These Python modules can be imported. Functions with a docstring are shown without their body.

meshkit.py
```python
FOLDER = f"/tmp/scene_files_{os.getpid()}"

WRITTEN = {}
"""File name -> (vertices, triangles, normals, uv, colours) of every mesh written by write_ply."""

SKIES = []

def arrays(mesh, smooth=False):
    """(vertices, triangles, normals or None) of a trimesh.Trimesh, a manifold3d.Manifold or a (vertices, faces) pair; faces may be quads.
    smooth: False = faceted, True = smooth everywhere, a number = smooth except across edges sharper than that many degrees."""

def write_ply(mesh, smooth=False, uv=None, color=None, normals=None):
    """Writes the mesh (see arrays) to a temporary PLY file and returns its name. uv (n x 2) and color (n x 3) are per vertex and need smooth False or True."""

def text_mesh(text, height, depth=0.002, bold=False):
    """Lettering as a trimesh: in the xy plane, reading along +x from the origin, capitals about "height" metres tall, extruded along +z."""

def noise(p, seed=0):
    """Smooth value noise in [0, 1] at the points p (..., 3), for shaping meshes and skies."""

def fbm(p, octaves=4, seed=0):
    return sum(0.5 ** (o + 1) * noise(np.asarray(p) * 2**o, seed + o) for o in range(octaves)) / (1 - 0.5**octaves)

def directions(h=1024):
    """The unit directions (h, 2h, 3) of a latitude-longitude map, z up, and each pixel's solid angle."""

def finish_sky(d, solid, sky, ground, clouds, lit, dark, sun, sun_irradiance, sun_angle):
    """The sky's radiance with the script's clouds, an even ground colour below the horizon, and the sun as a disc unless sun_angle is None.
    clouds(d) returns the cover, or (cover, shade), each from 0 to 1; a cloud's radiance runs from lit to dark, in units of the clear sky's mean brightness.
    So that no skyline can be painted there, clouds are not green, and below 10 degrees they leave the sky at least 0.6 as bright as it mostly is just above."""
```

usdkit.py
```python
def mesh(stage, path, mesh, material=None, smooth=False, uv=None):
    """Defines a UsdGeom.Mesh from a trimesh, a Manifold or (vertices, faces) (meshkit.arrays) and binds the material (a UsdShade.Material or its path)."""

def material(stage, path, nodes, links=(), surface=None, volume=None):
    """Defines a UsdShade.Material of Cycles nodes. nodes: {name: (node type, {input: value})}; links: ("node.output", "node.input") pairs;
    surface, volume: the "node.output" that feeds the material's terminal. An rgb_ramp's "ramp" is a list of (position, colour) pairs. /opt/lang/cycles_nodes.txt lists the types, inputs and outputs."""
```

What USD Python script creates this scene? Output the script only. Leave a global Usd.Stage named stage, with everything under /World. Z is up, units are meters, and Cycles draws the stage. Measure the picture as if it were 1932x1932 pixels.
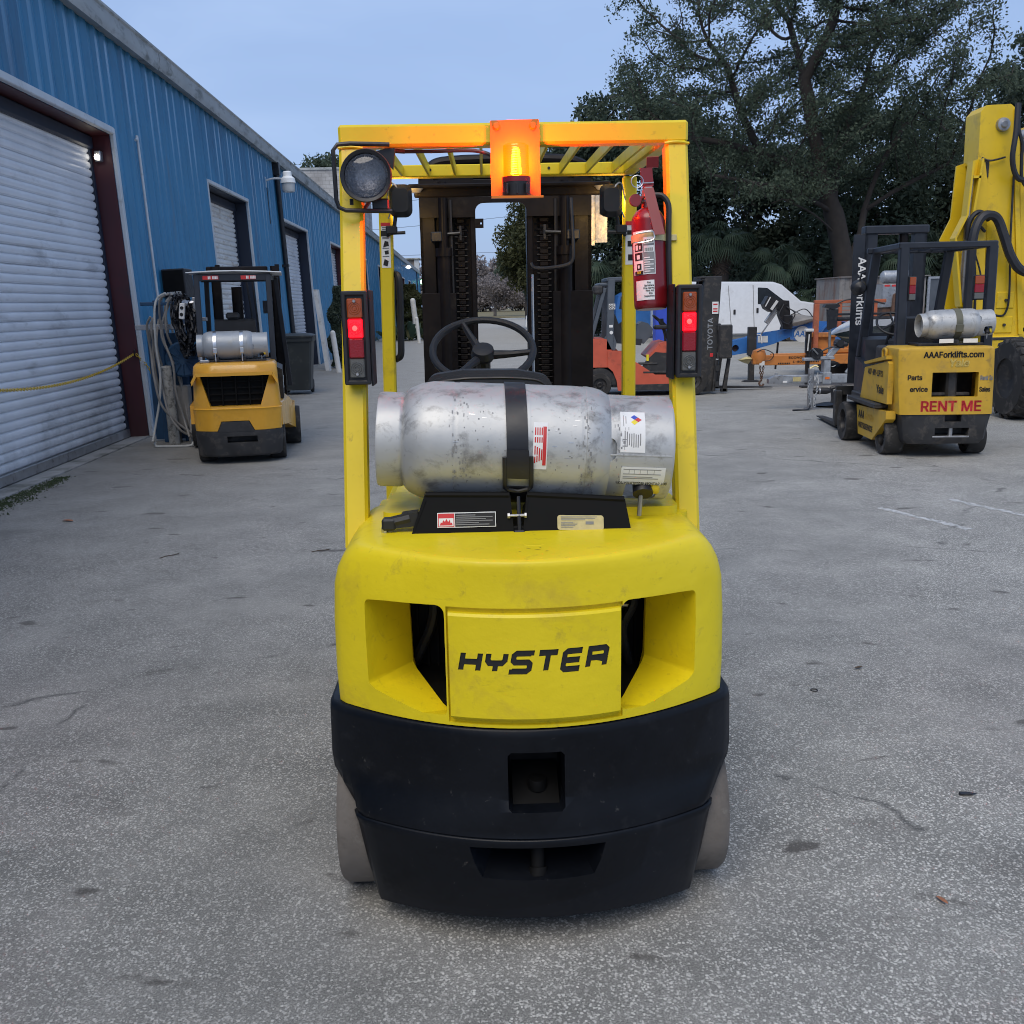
import math, random
import numpy as np, trimesh, usdkit, meshkit
import manifold3d as mf
from scipy.spatial import cKDTree
from shapely import affinity
from shapely.geometry import Polygon, LineString, box as sbox
from shapely.ops import unary_union
from pxr import Usd, UsdGeom, UsdLux, UsdShade, Gf, Sdf, Vt

stage = Usd.Stage.CreateInMemory()
UsdGeom.SetStageUpAxis(stage, UsdGeom.Tokens.z)
UsdGeom.SetStageMetersPerUnit(stage, 1.0)
W = '/World'
UsdGeom.Xform.Define(stage, W)
stage.SetDefaultPrim(stage.GetPrimAtPath(W))

# ------------------------------------------------------------------ camera
EXPOSURE = 0.5
PITCH, ROLL, EYE = math.radians(11.753), 0.02, np.array([0, 0, 1.5])
_f = np.array([0, math.cos(PITCH), -math.sin(PITCH)]); _r = np.array([1., 0, 0]); _u = np.cross(_r, _f)
CR = math.cos(ROLL) * _r - math.sin(ROLL) * _u
CU = math.sin(ROLL) * _r + math.cos(ROLL) * _u
cam = UsdGeom.Camera.Define(stage, W + '/camera')
cam.CreateHorizontalApertureAttr(36.0); cam.CreateVerticalApertureAttr(36.0)
cam.CreateFocalLengthAttr(36.0 * 1000 / 1024)
cam.CreateClippingRangeAttr(Gf.Vec2f(0.05, 3000))
cam.CreateExposureAttr(EXPOSURE)
cam.AddTransformOp().Set(Gf.Matrix4d(*CR, 0, *CU, 0, *(-_f), 0, *EYE, 1))

# ------------------------------------------------------------------ sky and sun (an overcast evening, the brighter sky behind the viewer)
SUN_EL, SUN_AZ = math.radians(54), math.radians(196)
SKY_STRENGTH = 0.10
usdkit.material(stage, W + '/Looks/sky_look', {
    'sky': ('sky_texture', dict(sky_type='single_scattering', sun_disc=False, sun_elevation=SUN_EL, sun_rotation=SUN_AZ, altitude=50, air_density=1.0, aerosol_density=2.0, ozone_density=2.0)),
    'tc': ('texture_coordinate', {}),
    'mp': ('mapping', dict(scale=(1.0, 1.0, 2.6))),
    'n': ('noise_texture', dict(scale=2.1, detail=5, roughness=0.55, distortion=0.4)),
    'cr': ('rgb_ramp', dict(ramp=[(0.30, (2.45, 3.5, 5.85)), (0.55, (2.78, 3.9, 6.25)), (0.75, (3.25, 4.4, 6.6))])),
    'fr': ('map_range', dict(from_min=0.35, from_max=0.7, to_min=0.72, to_max=0.92)),
    'mx': ('mix_color', {}),
    'b': ('background_shader', dict(strength=SKY_STRENGTH))},
    [('tc.generated', 'mp.vector'), ('mp.vector', 'n.vector'), ('n.fac', 'cr.fac'), ('n.fac', 'fr.value'), ('fr.result', 'mx.fac'),
     ('sky.color', 'mx.a'), ('cr.color', 'mx.b'), ('mx.result', 'b.color')], surface='b.background')
dome = UsdLux.DomeLight.Define(stage, W + '/sky')
UsdShade.MaterialBindingAPI.Apply(dome.GetPrim()).Bind(UsdShade.Material.Get(stage, W + '/Looks/sky_look'))
dome.GetPrim().SetCustomDataByKey('kind', 'structure')
sun = UsdLux.DistantLight.Define(stage, W + '/sun')
sun.CreateIntensityAttr(0.4); sun.CreateAngleAttr(45.0); sun.CreateNormalizeAttr(True); sun.CreateColorAttr(Gf.Vec3f(1.0, 0.91, 0.79))
_s = np.array([math.sin(SUN_AZ) * math.cos(SUN_EL), math.cos(SUN_AZ) * math.cos(SUN_EL), math.sin(SUN_EL)])
_x = np.cross([0, 0, 1.], _s); _x /= np.linalg.norm(_x); _y = np.cross(_s, _x)
sun.AddTransformOp().Set(Gf.Matrix4d(*_x, 0, *_y, 0, *_s, 0, 0, 0, 20, 1))

# ------------------------------------------------------------------ helpers: places
def at(px, py, Y):
    """The point at distance Y in front of the viewer that a 1932-pixel picture shows at (px, py): used once, to measure places from the photograph."""
    k = 1887.0
    d = CR * (px - 966) / k - CU * (py - 966) / k + _f
    return EYE + d * Y / d[1]

# ------------------------------------------------------------------ helpers: prims
_taken = {}
def _path(name, parent):
    base = str(parent.GetPath()) if parent is not None else W
    k = _taken.get((base, name), 0); _taken[(base, name)] = k + 1
    return f'{base}/{name}' if k == 0 else f'{base}/{name}_{k:03d}'

def tag(o, label=None, cat=None, group=None, kind=None):
    p = o.GetPrim() if hasattr(o, 'GetPrim') else o
    for k, v in (('label', label), ('category', cat), ('group', group), ('kind', kind)):
        if v: p.SetCustomDataByKey(k, v)
    return p

def obj(name, mesh, m, parent=None, smooth=32, label=None):
    if isinstance(mesh, list): mesh = join(mesh)
    p = usdkit.mesh(stage, _path(name, parent), mesh, M[m] if isinstance(m, str) else m, smooth=smooth).GetPrim()
    if label: tag(p, label)
    return p

def thing(name, label, cat, loc=(0, 0, 0), rz=0, group=None, matrix=None):
    x = UsdGeom.Xform.Define(stage, _path(name, None))
    if matrix is not None: x.AddTransformOp().Set(matrix)
    else:
        x.AddTranslateOp().Set(Gf.Vec3d(*map(float, loc)))
        if rz: x.AddRotateZOp().Set(math.degrees(rz))
    return tag(x, label, cat, group)

def part(name, parent):
    return UsdGeom.Xform.Define(stage, _path(name, parent)).GetPrim()

# ------------------------------------------------------------------ helpers: shapes; a mesh is (vertices, triangles)
def join(ms):
    vs, fs, n = [], [], 0
    for v, f in ms:
        v = np.asarray(v, float); f = np.asarray(f, int)
        vs.append(v); fs.append(f + n); n += len(v)
    return np.vstack(vs), np.vstack(fs)
def of(m):
    if hasattr(m, 'to_mesh'):
        q = m.to_mesh(); return np.array(q.vert_properties[:, :3], float), np.array(q.tri_verts, int)
    return np.array(m.vertices, float), np.array(m.faces, int)
def man(m): return mf.Manifold(mf.Mesh(vert_properties=np.ascontiguousarray(m[0], np.float32), tri_verts=np.ascontiguousarray(m[1], np.uint32)))
def hull(p): return of(mf.Manifold.hull_points(np.asarray(p, float)))
def mv(m, t=(0, 0, 0), rz=0, ry=0, rx=0, s=1):
    v = np.asarray(m[0], float) * s
    for a, (i, j) in ((rx, (1, 2)), (ry, (2, 0)), (rz, (0, 1))):
        if a:
            c, q = math.cos(a), math.sin(a); w = v.copy()
            w[:, i] = c * v[:, i] - q * v[:, j]; w[:, j] = q * v[:, i] + c * v[:, j]; v = w
    return v + np.asarray(t, float), m[1]
def box(a, b, c=0.0):
    a, b = np.minimum(a, b).astype(float), np.maximum(a, b).astype(float)
    if c <= 0:
        v = np.array([[(a, b)[i][0], (a, b)[j][1], (a, b)[k][2]] for i in (0, 1) for j in (0, 1) for k in (0, 1)])
        f = [[0, 1, 3], [0, 3, 2], [4, 6, 7], [4, 7, 5], [0, 4, 5], [0, 5, 1], [2, 3, 7], [2, 7, 6], [0, 2, 6], [0, 6, 4], [1, 5, 7], [1, 7, 3]]
        return v, np.array(f)
    c = min(c, 0.49 * float((b - a).min()))
    p = []
    for i in (0, 1):
        for j in (0, 1):
            for k in (0, 1):
                q = np.array([(a, b)[i][0], (a, b)[j][1], (a, b)[k][2]]); s = np.array([1 - 2 * i, 1 - 2 * j, 1 - 2 * k]) * c
                for m in range(3):
                    w = s.copy(); w[m] = 0; p.append(q + w)
    return hull(p)
def frame(p, q, up=(0, 0, 1)):
    d = np.asarray(q, float) - p; L = np.linalg.norm(d); d /= L
    if abs(d @ np.asarray(up, float)) > 0.98: up = (0, 1, 0) if abs(d[1]) < 0.9 else (1, 0, 0)
    x = np.cross(up, d); x = -x / np.linalg.norm(x); return x, np.cross(x, d), d, L
def beam(p, q, w, h, c=0.004, up=(0, 0, 1)):
    """A bar from p to q, w wide (sideways) and h deep (towards up)."""
    x, y, d, L = frame(np.asarray(p, float), q, up)
    v, f = box((-w / 2, -h / 2, 0), (w / 2, h / 2, L), c)
    R = np.stack([x, y, d])
    if np.linalg.det(R) < 0: f = f[:, ::-1]
    return v @ R + np.asarray(p, float), f
def loft(rings, closed=False, caps=True):
    n, k = len(rings[0]), len(rings)
    v = np.vstack(rings); f = []
    i = np.arange(n); j = (i + 1) % n
    for a in range(k if closed else k - 1):
        A, B = a * n, ((a + 1) % k) * n
        f += [np.stack([A + i, A + j, B + j], 1), np.stack([A + i, B + j, B + i], 1)]
    if caps and not closed:
        v = np.vstack([v, rings[0].mean(0), rings[-1].mean(0)]); e = n * k
        f += [np.stack([j, i, np.full(n, e)], 1), np.stack([(k - 1) * n + i, (k - 1) * n + j, np.full(n, e + 1)], 1)]
    return v, np.vstack(f)
def tube(pts, r, n=8, closed=False):
    p = np.asarray(pts, float); k = len(p); r = np.broadcast_to(np.asarray(r, float), (k,))
    if closed: t = np.roll(p, -1, 0) - np.roll(p, 1, 0)
    else: t = np.gradient(p, axis=0)
    t /= np.linalg.norm(t, axis=1, keepdims=True) + 1e-12
    u = np.cross(t[0], [0, 0, 1.] if abs(t[0][2]) < 0.9 else [1., 0, 0]); u /= np.linalg.norm(u)
    a = np.arange(n) / n * 2 * np.pi; rings = []
    for i in range(k):
        u = u - t[i] * (u @ t[i]); u /= np.linalg.norm(u) + 1e-12; w = np.cross(t[i], u)
        rings.append(p[i] + r[i] * (np.cos(a)[:, None] * u + np.sin(a)[:, None] * w))
    return loft(rings, closed)
def rod(p, q, r, n=12, r2=None): return tube([p, q], [r, r if r2 is None else r2], n)
def lathe(prof, n=24, at_=(0, 0, 0), axis='z', closed=False):
    a = np.arange(n) / n * 2 * np.pi
    rings = [np.stack([max(r, 1e-4) * np.cos(a), max(r, 1e-4) * np.sin(a), np.full(n, z)], 1) for r, z in prof]
    v, f = loft(rings, closed)
    if axis == 'x': v = v[:, [2, 0, 1]]
    if axis == 'y': v = v[:, [1, 2, 0]]
    return v + np.asarray(at_, float), f
def prism(poly, d0, d1, plane='xz'):
    """A shapely polygon (or points) extruded between two depths; plane names the axes of its two coordinates."""
    if not hasattr(poly, 'exterior') and not hasattr(poly, 'geoms'): poly = Polygon(poly)
    out = []
    for g in getattr(poly, 'geoms', [poly]):
        v, f = of(trimesh.creation.extrude_polygon(g, d1 - d0, engine='earcut')); v = v + (0, 0, d0)
        if plane == 'xz': v = v[:, [0, 2, 1]]; f = f[:, ::-1]
        elif plane == 'yz': v = v[:, [2, 0, 1]]
        out.append((v, f))
    return join(out)
def rpoly(pts, r, n=4): return Polygon(pts).buffer(-r, quad_segs=n).buffer(r, quad_segs=n)
def resample(c, n):
    c = np.asarray(c); c = np.vstack([c, c[:1]]) if np.abs(c[0] - c[-1]).max() > 1e-9 else c
    s = np.r_[0, np.cumsum(np.linalg.norm(np.diff(c, axis=0), axis=1))]
    u = np.arange(n) / n * s[-1]
    return np.stack([np.interp(u, s, c[:, k]) for k in range(c.shape[1])], 1)
def spline(pts, n=8):
    p = np.asarray(pts, float); out = []
    q = np.vstack([2 * p[0] - p[1], p, 2 * p[-1] - p[-2]])
    for i in range(1, len(q) - 2):
        for t in np.arange(n) / n:
            a, b, c, d = q[i - 1:i + 3]
            out.append(0.5 * (2 * b + (c - a) * t + (2 * a - 5 * b + 4 * c - d) * t * t + (3 * b - a - 3 * c + d) * t ** 3))
    return np.vstack(out + [p[-1]])
def text(s, h, depth=0.002, bold=True, center=True, squeeze=1.0, shear=0.0):
    v, f = of(meshkit.text_mesh(s, h, depth, bold)); v = v.copy(); v[:, 0] *= squeeze
    if center: v[:, 0] -= (v[:, 0].min() + v[:, 0].max()) / 2
    v[:, 0] += shear * v[:, 1]
    return v, f
def stand(m, t=(0, 0, 0), rz=0):
    """Lettering laid in xy set upright, facing -y."""
    v, f = m; return mv((np.stack([v[:, 0], -v[:, 2], v[:, 1]], 1), f), t, rz)

# ------------------------------------------------------------------ materials
M = {}
def mat(name, col, rough=0.5, metal=0.0, var=0.12, scale=6.0, bump=0.0, bscale=80.0, dirt=None, coat=0.0, spec=0.5, emit=None, streak=None, aniso=None, rvar=0.1, splash=None):
    c = np.array(col, float)
    nodes = {'g': ('geometry', {}), 'n': ('noise_texture', dict(scale=scale, detail=6, roughness=0.6)),
             'r': ('rgb_ramp', dict(ramp=[(0.3, c * (1 - var)), (0.7, np.minimum(c * (1 + var), 1))])),
             'rr': ('map_range', dict(from_min=0.3, from_max=0.7, to_min=max(rough - rvar, 0.02), to_max=min(rough + rvar, 1))),
             'p': ('principled_bsdf', dict(metallic=metal, coat_weight=coat, coat_roughness=0.12, specular_ior_level=spec))}
    links = [('g.position', 'n.vector'), ('n.fac', 'r.fac'), ('n.fac', 'rr.value'), ('rr.result', 'p.roughness')]
    src = 'r.color'
    if dirt:
        for i, (dc, amount, dscale, *st) in enumerate(dirt if isinstance(dirt, list) else [dirt]):
            nodes[f'dm{i}'] = ('mapping', dict(scale=st[0] if st else (1, 1, 1)))
            nodes[f'dn{i}'] = ('noise_texture', dict(scale=dscale, detail=9, roughness=0.68, distortion=0.3))
            nodes[f'dr{i}'] = ('map_range', dict(from_min=0.62 - 0.25 * amount, from_max=0.74 - 0.2 * amount, to_min=0, to_max=min(1, 0.35 + amount), clamp=True))
            nodes[f'dx{i}'] = ('mix_color', dict(b=dc))
            links += [('g.position', f'dm{i}.vector'), (f'dm{i}.vector', f'dn{i}.vector'), (f'dn{i}.fac', f'dr{i}.value'), (f'dr{i}.result', f'dx{i}.fac'), (src, f'dx{i}.a')]
            src = f'dx{i}.result'
    if splash:   # mud and grime thrown up along the foot of a wall, ragged at its top
        nodes.update({'sx': ('separate_xyz', {}), 'sm': ('mapping', dict(scale=(1, 1, .25))), 'sn': ('noise_texture', dict(scale=3.2, detail=8, roughness=.7)), 'sa': ('math', dict(math_type='multiply_add', value2=1.5)), 'sr': ('map_range', dict(from_min=1.15, from_max=.35, to_min=0, to_max=.75, clamp=True)), 'sxx': ('mix_color', dict(b=splash))})
        links += [('g.position', 'sx.vector'), ('g.position', 'sm.vector'), ('sm.vector', 'sn.vector'), ('sn.fac', 'sa.value1'), ('sx.z', 'sa.value3'), ('sa.value', 'sr.value'), ('sr.result', 'sxx.fac'), (src, 'sxx.a')]
        src = 'sxx.result'
    links.append((src, 'p.base_color'))
    if bump:
        nodes['bn'] = ('noise_texture', dict(scale=bscale, detail=4, roughness=0.6)); nodes['bp'] = ('bump', dict(strength=min(bump, 1.0), distance=0.004))
        links += [('g.position', 'bn.vector'), ('bn.fac', 'bp.height'), ('bp.normal', 'p.normal')]
    if emit:
        nodes['p'][1].update(emission_color=emit[0], emission_strength=emit[1])
    M[name] = usdkit.material(stage, f'{W}/Looks/{name}', nodes, links, surface='p.BSDF')

def leafmat(name, c1, c2, trans=0.3, rough=0.6, scale=1.3):
    M[name] = usdkit.material(stage, f'{W}/Looks/{name}', {
        'g': ('geometry', {}), 'n': ('noise_texture', dict(scale=scale, detail=3)),
        'a': ('math', dict(math_type='multiply_add', value2=0.45, value3=0.28)), 'b': ('math', dict(math_type='multiply_add', value2=0.5)),
        'r': ('rgb_ramp', dict(ramp=[(0.3, c1), (0.75, c2)])),
        'p': ('principled_bsdf', dict(roughness=rough, specular_ior_level=0.25)), 't': ('translucent_bsdf', {}), 'm': ('mix_closure', dict(fac=trans))},
        [('g.position', 'n.vector'), ('g.random_per_island', 'a.value1'), ('n.fac', 'b.value1'), ('a.value', 'b.value3'), ('b.value', 'r.fac'),
         ('r.color', 'p.base_color'), ('r.color', 't.color'), ('p.BSDF', 'm.closure1'), ('t.BSDF', 'm.closure2')], surface='m.closure')

def glassmat(name, tint=(1, 1, 1), rough=0.02, ior=1.5):
    M[name] = usdkit.material(stage, f'{W}/Looks/{name}', {'t': ('transparent_bsdf', dict(color=tint)), 'g': ('glossy_bsdf', dict(color=(1, 1, 1), roughness=rough)), 'f': ('fresnel', dict(IOR=ior)), 'm': ('mix_closure', {})},
        [('f.fac', 'm.fac'), ('t.BSDF', 'm.closure1'), ('g.BSDF', 'm.closure2')], surface='m.closure')

GRIME = (0.05, 0.042, 0.03)
mat('yellow_paint', (0.72, 0.565, 0.010), 0.44, var=0.05, scale=4, coat=0.04, spec=0.35, dirt=[((0.50, 0.36, 0.03), 0.26, 5), ((0.30, 0.22, 0.04), 0.10, 19), (GRIME, 0.0, 34), (GRIME, -0.06, 11, (1, 1, 4))], bump=0.35, bscale=28)
mat('yellow_dusty', (0.70, 0.53, 0.03), 0.5, var=0.1, scale=12, dirt=((0.45, 0.36, 0.12), 0.4, 9), bump=0.1, bscale=60)
mat('guard_yellow', (0.72, 0.54, 0.012), 0.38, var=0.05, scale=5, dirt=[((0.40, 0.28, 0.03), 0.2, 9), (GRIME, 0.05, 30)], bump=0.05, bscale=50)
mat('cradle_black', (0.006, 0.006, 0.006), 0.6, var=0.3, scale=9, spec=0.12)
mat('bracket_beacon_glow', (0.74, 0.19, 0.010), 0.4, var=0.06, scale=6)  # beacon's orange glow painted into the colour of the yellow bracket and bolts
mat('twig_dark', (0.10, 0.07, 0.02), 0.7, var=0.3)
mat('black_paint', (0.0042, 0.0052, 0.0075), 0.38, var=0.3, scale=5, spec=0.2, dirt=[((0.016, 0.017, 0.020), 0.15, 14), ((0.25, 0.24, 0.22), -0.10, 40)], bump=0.1, bscale=60)
mat('black_metal', (0.010, 0.010, 0.012), 0.42, var=0.3, scale=9, dirt=((0.06, 0.055, 0.05), 0.25, 16), bump=0.06)
mat('mast_metal', (0.010, 0.008, 0.008), 0.36, var=0.4, scale=7, dirt=((0.03, 0.025, 0.02), 0.2, 12), bump=0.08, spec=0.16)
mat('black_plastic', (0.012, 0.012, 0.014), 0.5, var=0.2, scale=20, bump=0.1, bscale=200)
mat('seat_vinyl', (0.022, 0.023, 0.026), 0.55, var=0.2, scale=18, bump=0.15, bscale=160)
mat('tyre_rubber', (0.022, 0.021, 0.020), 0.8, var=0.3, scale=10, dirt=((0.10, 0.09, 0.08), 0.45, 8), bump=0.2, bscale=70)
mat('grey_tyre', (0.13, 0.115, 0.10), 0.8, var=0.2, scale=8, dirt=[((0.06, 0.052, 0.045), 0.45, 5), ((0.22, 0.21, 0.18), 0.12, 14), ((0.03, 0.028, 0.026), 0.02, 26, (1, 1, .3))], bump=0.5, bscale=38)
mat('steel_bright', (0.62, 0.62, 0.62), 0.3, 1.0, var=0.1)
mat('steel_dull', (0.40, 0.40, 0.40), 0.45, 0.9, var=0.2, dirt=((0.10, 0.08, 0.06), 0.3, 14))
mat('white_label', (0.72, 0.72, 0.70), 0.5, var=0.06, scale=30)
mat('ink', (0.010, 0.010, 0.010), 0.6, var=0.1)
mat('ink_grey', (0.22, 0.22, 0.22), 0.6, var=0.1)
mat('red_ink', (0.55, 0.03, 0.03), 0.5, var=0.1)
mat('blue_ink', (0.03, 0.07, 0.45), 0.5, var=0.1)
mat('yellow_ink', (0.75, 0.60, 0.03), 0.5, var=0.1)
mat('orange_ink', (0.70, 0.16, 0.02), 0.5, var=0.1)
mat('tan_plate', (0.55, 0.46, 0.22), 0.4, 0.2, var=0.12, scale=40, dirt=((0.2, 0.16, 0.08), 0.2, 30))
mat('red_paint', (0.16, 0.004, 0.007), 0.36, var=0.1, scale=8, coat=0.3)
mat('red_dark', (0.20, 0.012, 0.016), 0.4, var=0.15, scale=8)

# ------------------------------------------------------------------ ground
def ground_mat():
    n = {'g': ('geometry', {}),
         'v': ('voronoi_texture', dict(scale=95, feature='f1', randomness=1.0)),
         'vs': ('separate_color', {}),
         'pk': ('map_range', dict(from_min=0.63, from_max=0.94, to_min=0, to_max=1, clamp=True)),
         'pd': ('map_range', dict(from_min=0.30, from_max=0.44, to_min=1, to_max=0, clamp=True)),
         'v2': ('voronoi_texture', dict(scale=210, feature='f1', randomness=1.0)), 'v2s': ('separate_color', {}),
         'pk2': ('map_range', dict(from_min=0.72, from_max=0.95, to_min=0, to_max=0.75, clamp=True)),
         'big': ('noise_texture', dict(scale=0.42, detail=6, roughness=0.6)),
         'bigr': ('map_range', dict(from_min=0.36, from_max=0.62, to_min=0.25, to_max=1.0, clamp=True)),
         'mid': ('noise_texture', dict(scale=2.3, detail=6, roughness=0.66)),
         'midr': ('rgb_ramp', dict(ramp=[(0.28, (0.150, 0.148, 0.135)), (0.5, (0.212, 0.208, 0.190)), (0.74, (0.30, 0.292, 0.265))])),
         'fine': ('noise_texture', dict(scale=230, detail=3, roughness=0.7)),
         'finer': ('map_range', dict(from_min=0.3, from_max=0.7, to_min=0.42, to_max=1.58)),
         'pm': ('math', dict(math_type='multiply')), 'pm2': ('math', dict(math_type='multiply')), 'pmx': ('math', dict(math_type='maximum')),
         'st': ('noise_texture', dict(scale=1.25, detail=3, roughness=0.5, distortion=0.35)),
         'str': ('map_range', dict(from_min=0.64, from_max=0.74, to_min=0, to_max=0.42, clamp=True)),
         'sp': ('noise_texture', dict(scale=5.6, detail=3, roughness=0.45, distortion=0.3)),
         'spm': ('mapping', dict(scale=(0.55, 1.0, 1.0))),
         'spr': ('map_range', dict(from_min=0.665, from_max=0.71, to_min=0, to_max=0.75, clamp=True)),
         'smx': ('math', dict(math_type='maximum')),
         'xyz': ('separate_xyz', {}),
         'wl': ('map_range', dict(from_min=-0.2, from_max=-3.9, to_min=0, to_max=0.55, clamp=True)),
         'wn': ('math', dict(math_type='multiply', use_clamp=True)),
         'ra': ('mix_color', dict(blend_type='multiply', fac=1.0)),
         'rb': ('mix_color', dict(b=(0.76, 0.74, 0.68))),
         'rc': ('mix_color', dict(b=(0.055, 0.048, 0.042))),
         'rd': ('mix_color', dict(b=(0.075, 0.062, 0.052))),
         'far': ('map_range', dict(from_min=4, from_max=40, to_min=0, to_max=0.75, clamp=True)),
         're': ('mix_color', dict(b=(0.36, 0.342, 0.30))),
         'crk': ('voronoi_texture', dict(scale=0.22, feature='distance_to_edge', randomness=1.0)),
         'cw': ('noise_texture', dict(scale=1.6, detail=6)), 'cwm': ('mix_color', dict(blend_type='add', fac=0.5)),
         'cr': ('map_range', dict(from_min=0.0, from_max=0.0045, to_min=0.7, to_max=0, clamp=True)),
         'cz': ('mix_color', dict(b=(0.03, 0.03, 0.03))),
         'crm': ('math', dict(math_type='multiply')), 'cgate': ('map_range', dict(from_min=0.5, from_max=0.56, to_min=0, to_max=1, clamp=True)),
         'bp': ('bump', dict(strength=0.55, distance=0.006)), 'bs': ('math', dict(math_type='multiply_add', value2=0.6)),
         'p': ('principled_bsdf', dict(roughness=0.72, specular_ior_level=0.4))}
    l = [('g.position', x + '.vector') for x in ('v', 'v2', 'big', 'mid', 'fine', 'st', 'spm', 'xyz', 'cw')]
    l += [('spm.vector', 'sp.vector'), ('v.color', 'vs.color'), ('vs.r', 'pk.value'), ('v.distance', 'pd.value'), ('pk.result', 'pm.value1'), ('pd.result', 'pm.value2'),
          ('v2.color', 'v2s.color'), ('v2s.g', 'pk2.value'), ('pm.value', 'pmx.value1'), ('pk2.result', 'pmx.value2'), ('big.fac', 'bigr.value'), ('pmx.value', 'pm2.value1'), ('bigr.result', 'pm2.value2'),
          ('mid.fac', 'midr.fac'), ('fine.fac', 'finer.value'), ('midr.color', 'ra.a'), ('finer.result', 'ra.b'),
          ('ra.result', 'rb.a'), ('pm2.value', 'rb.fac'), ('st.fac', 'str.value'), ('sp.fac', 'spr.value'), ('str.result', 'smx.value1'), ('spr.result', 'smx.value2'),
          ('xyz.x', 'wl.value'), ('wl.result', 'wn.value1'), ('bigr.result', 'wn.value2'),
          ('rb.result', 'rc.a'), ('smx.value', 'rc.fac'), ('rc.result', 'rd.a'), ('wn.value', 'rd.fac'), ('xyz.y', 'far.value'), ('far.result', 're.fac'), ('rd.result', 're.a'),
          ('g.position', 'cwm.a'), ('cw.color', 'cwm.b'), ('cwm.result', 'crk.vector'), ('crk.distance', 'cr.value'), ('mid.fac', 'cgate.value'), ('cr.result', 'crm.value1'), ('cgate.result', 'crm.value2'),
          ('crm.value', 'cz.fac'), ('re.result', 'cz.a'), ('cz.result', 'p.base_color'),
          ('pm.value', 'bs.value1'), ('fine.fac', 'bs.value3'), ('bs.value', 'bp.height'), ('bp.normal', 'p.normal')]
    M['asphalt'] = usdkit.material(stage, W + '/Looks/asphalt', n, l, surface='p.BSDF')
ground_mat()
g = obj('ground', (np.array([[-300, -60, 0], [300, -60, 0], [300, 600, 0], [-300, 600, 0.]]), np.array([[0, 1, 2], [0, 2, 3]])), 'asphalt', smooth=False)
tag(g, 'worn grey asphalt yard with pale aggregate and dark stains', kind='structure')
mat('dry_grass', (0.16, 0.13, 0.06), 0.9, var=0.4, scale=0.6, dirt=((0.06, 0.08, 0.025), 0.4, 0.3), bump=0.5, bscale=8)
gv = obj('grass_verge', box((-90, 112, -0.2), (160, 330, 0.06)), 'dry_grass'); tag(gv, 'strip of dry yellowish grass beyond the far road', kind='structure')
mat('dirt', (0.10, 0.080, 0.060), 0.95, var=0.4, scale=1.2, dirt=((0.05, 0.04, 0.03), 0.4, 3), bump=0.6, bscale=12)
pp = np.array([[10, 26], [15, 25], [40, 20], [120, 25], [120, 100], [30, 100], [14, 60], [11, 40.]])
gd = obj('bare_soil', prism(Polygon(resample(pp, 40) + np.random.default_rng(3).normal(0, .5, (40, 2))), -0.1, 0.006, 'xy'), 'dirt', smooth=False); tag(gd, 'brown bare soil under the trees at the edge of the yard', kind='structure')

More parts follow.
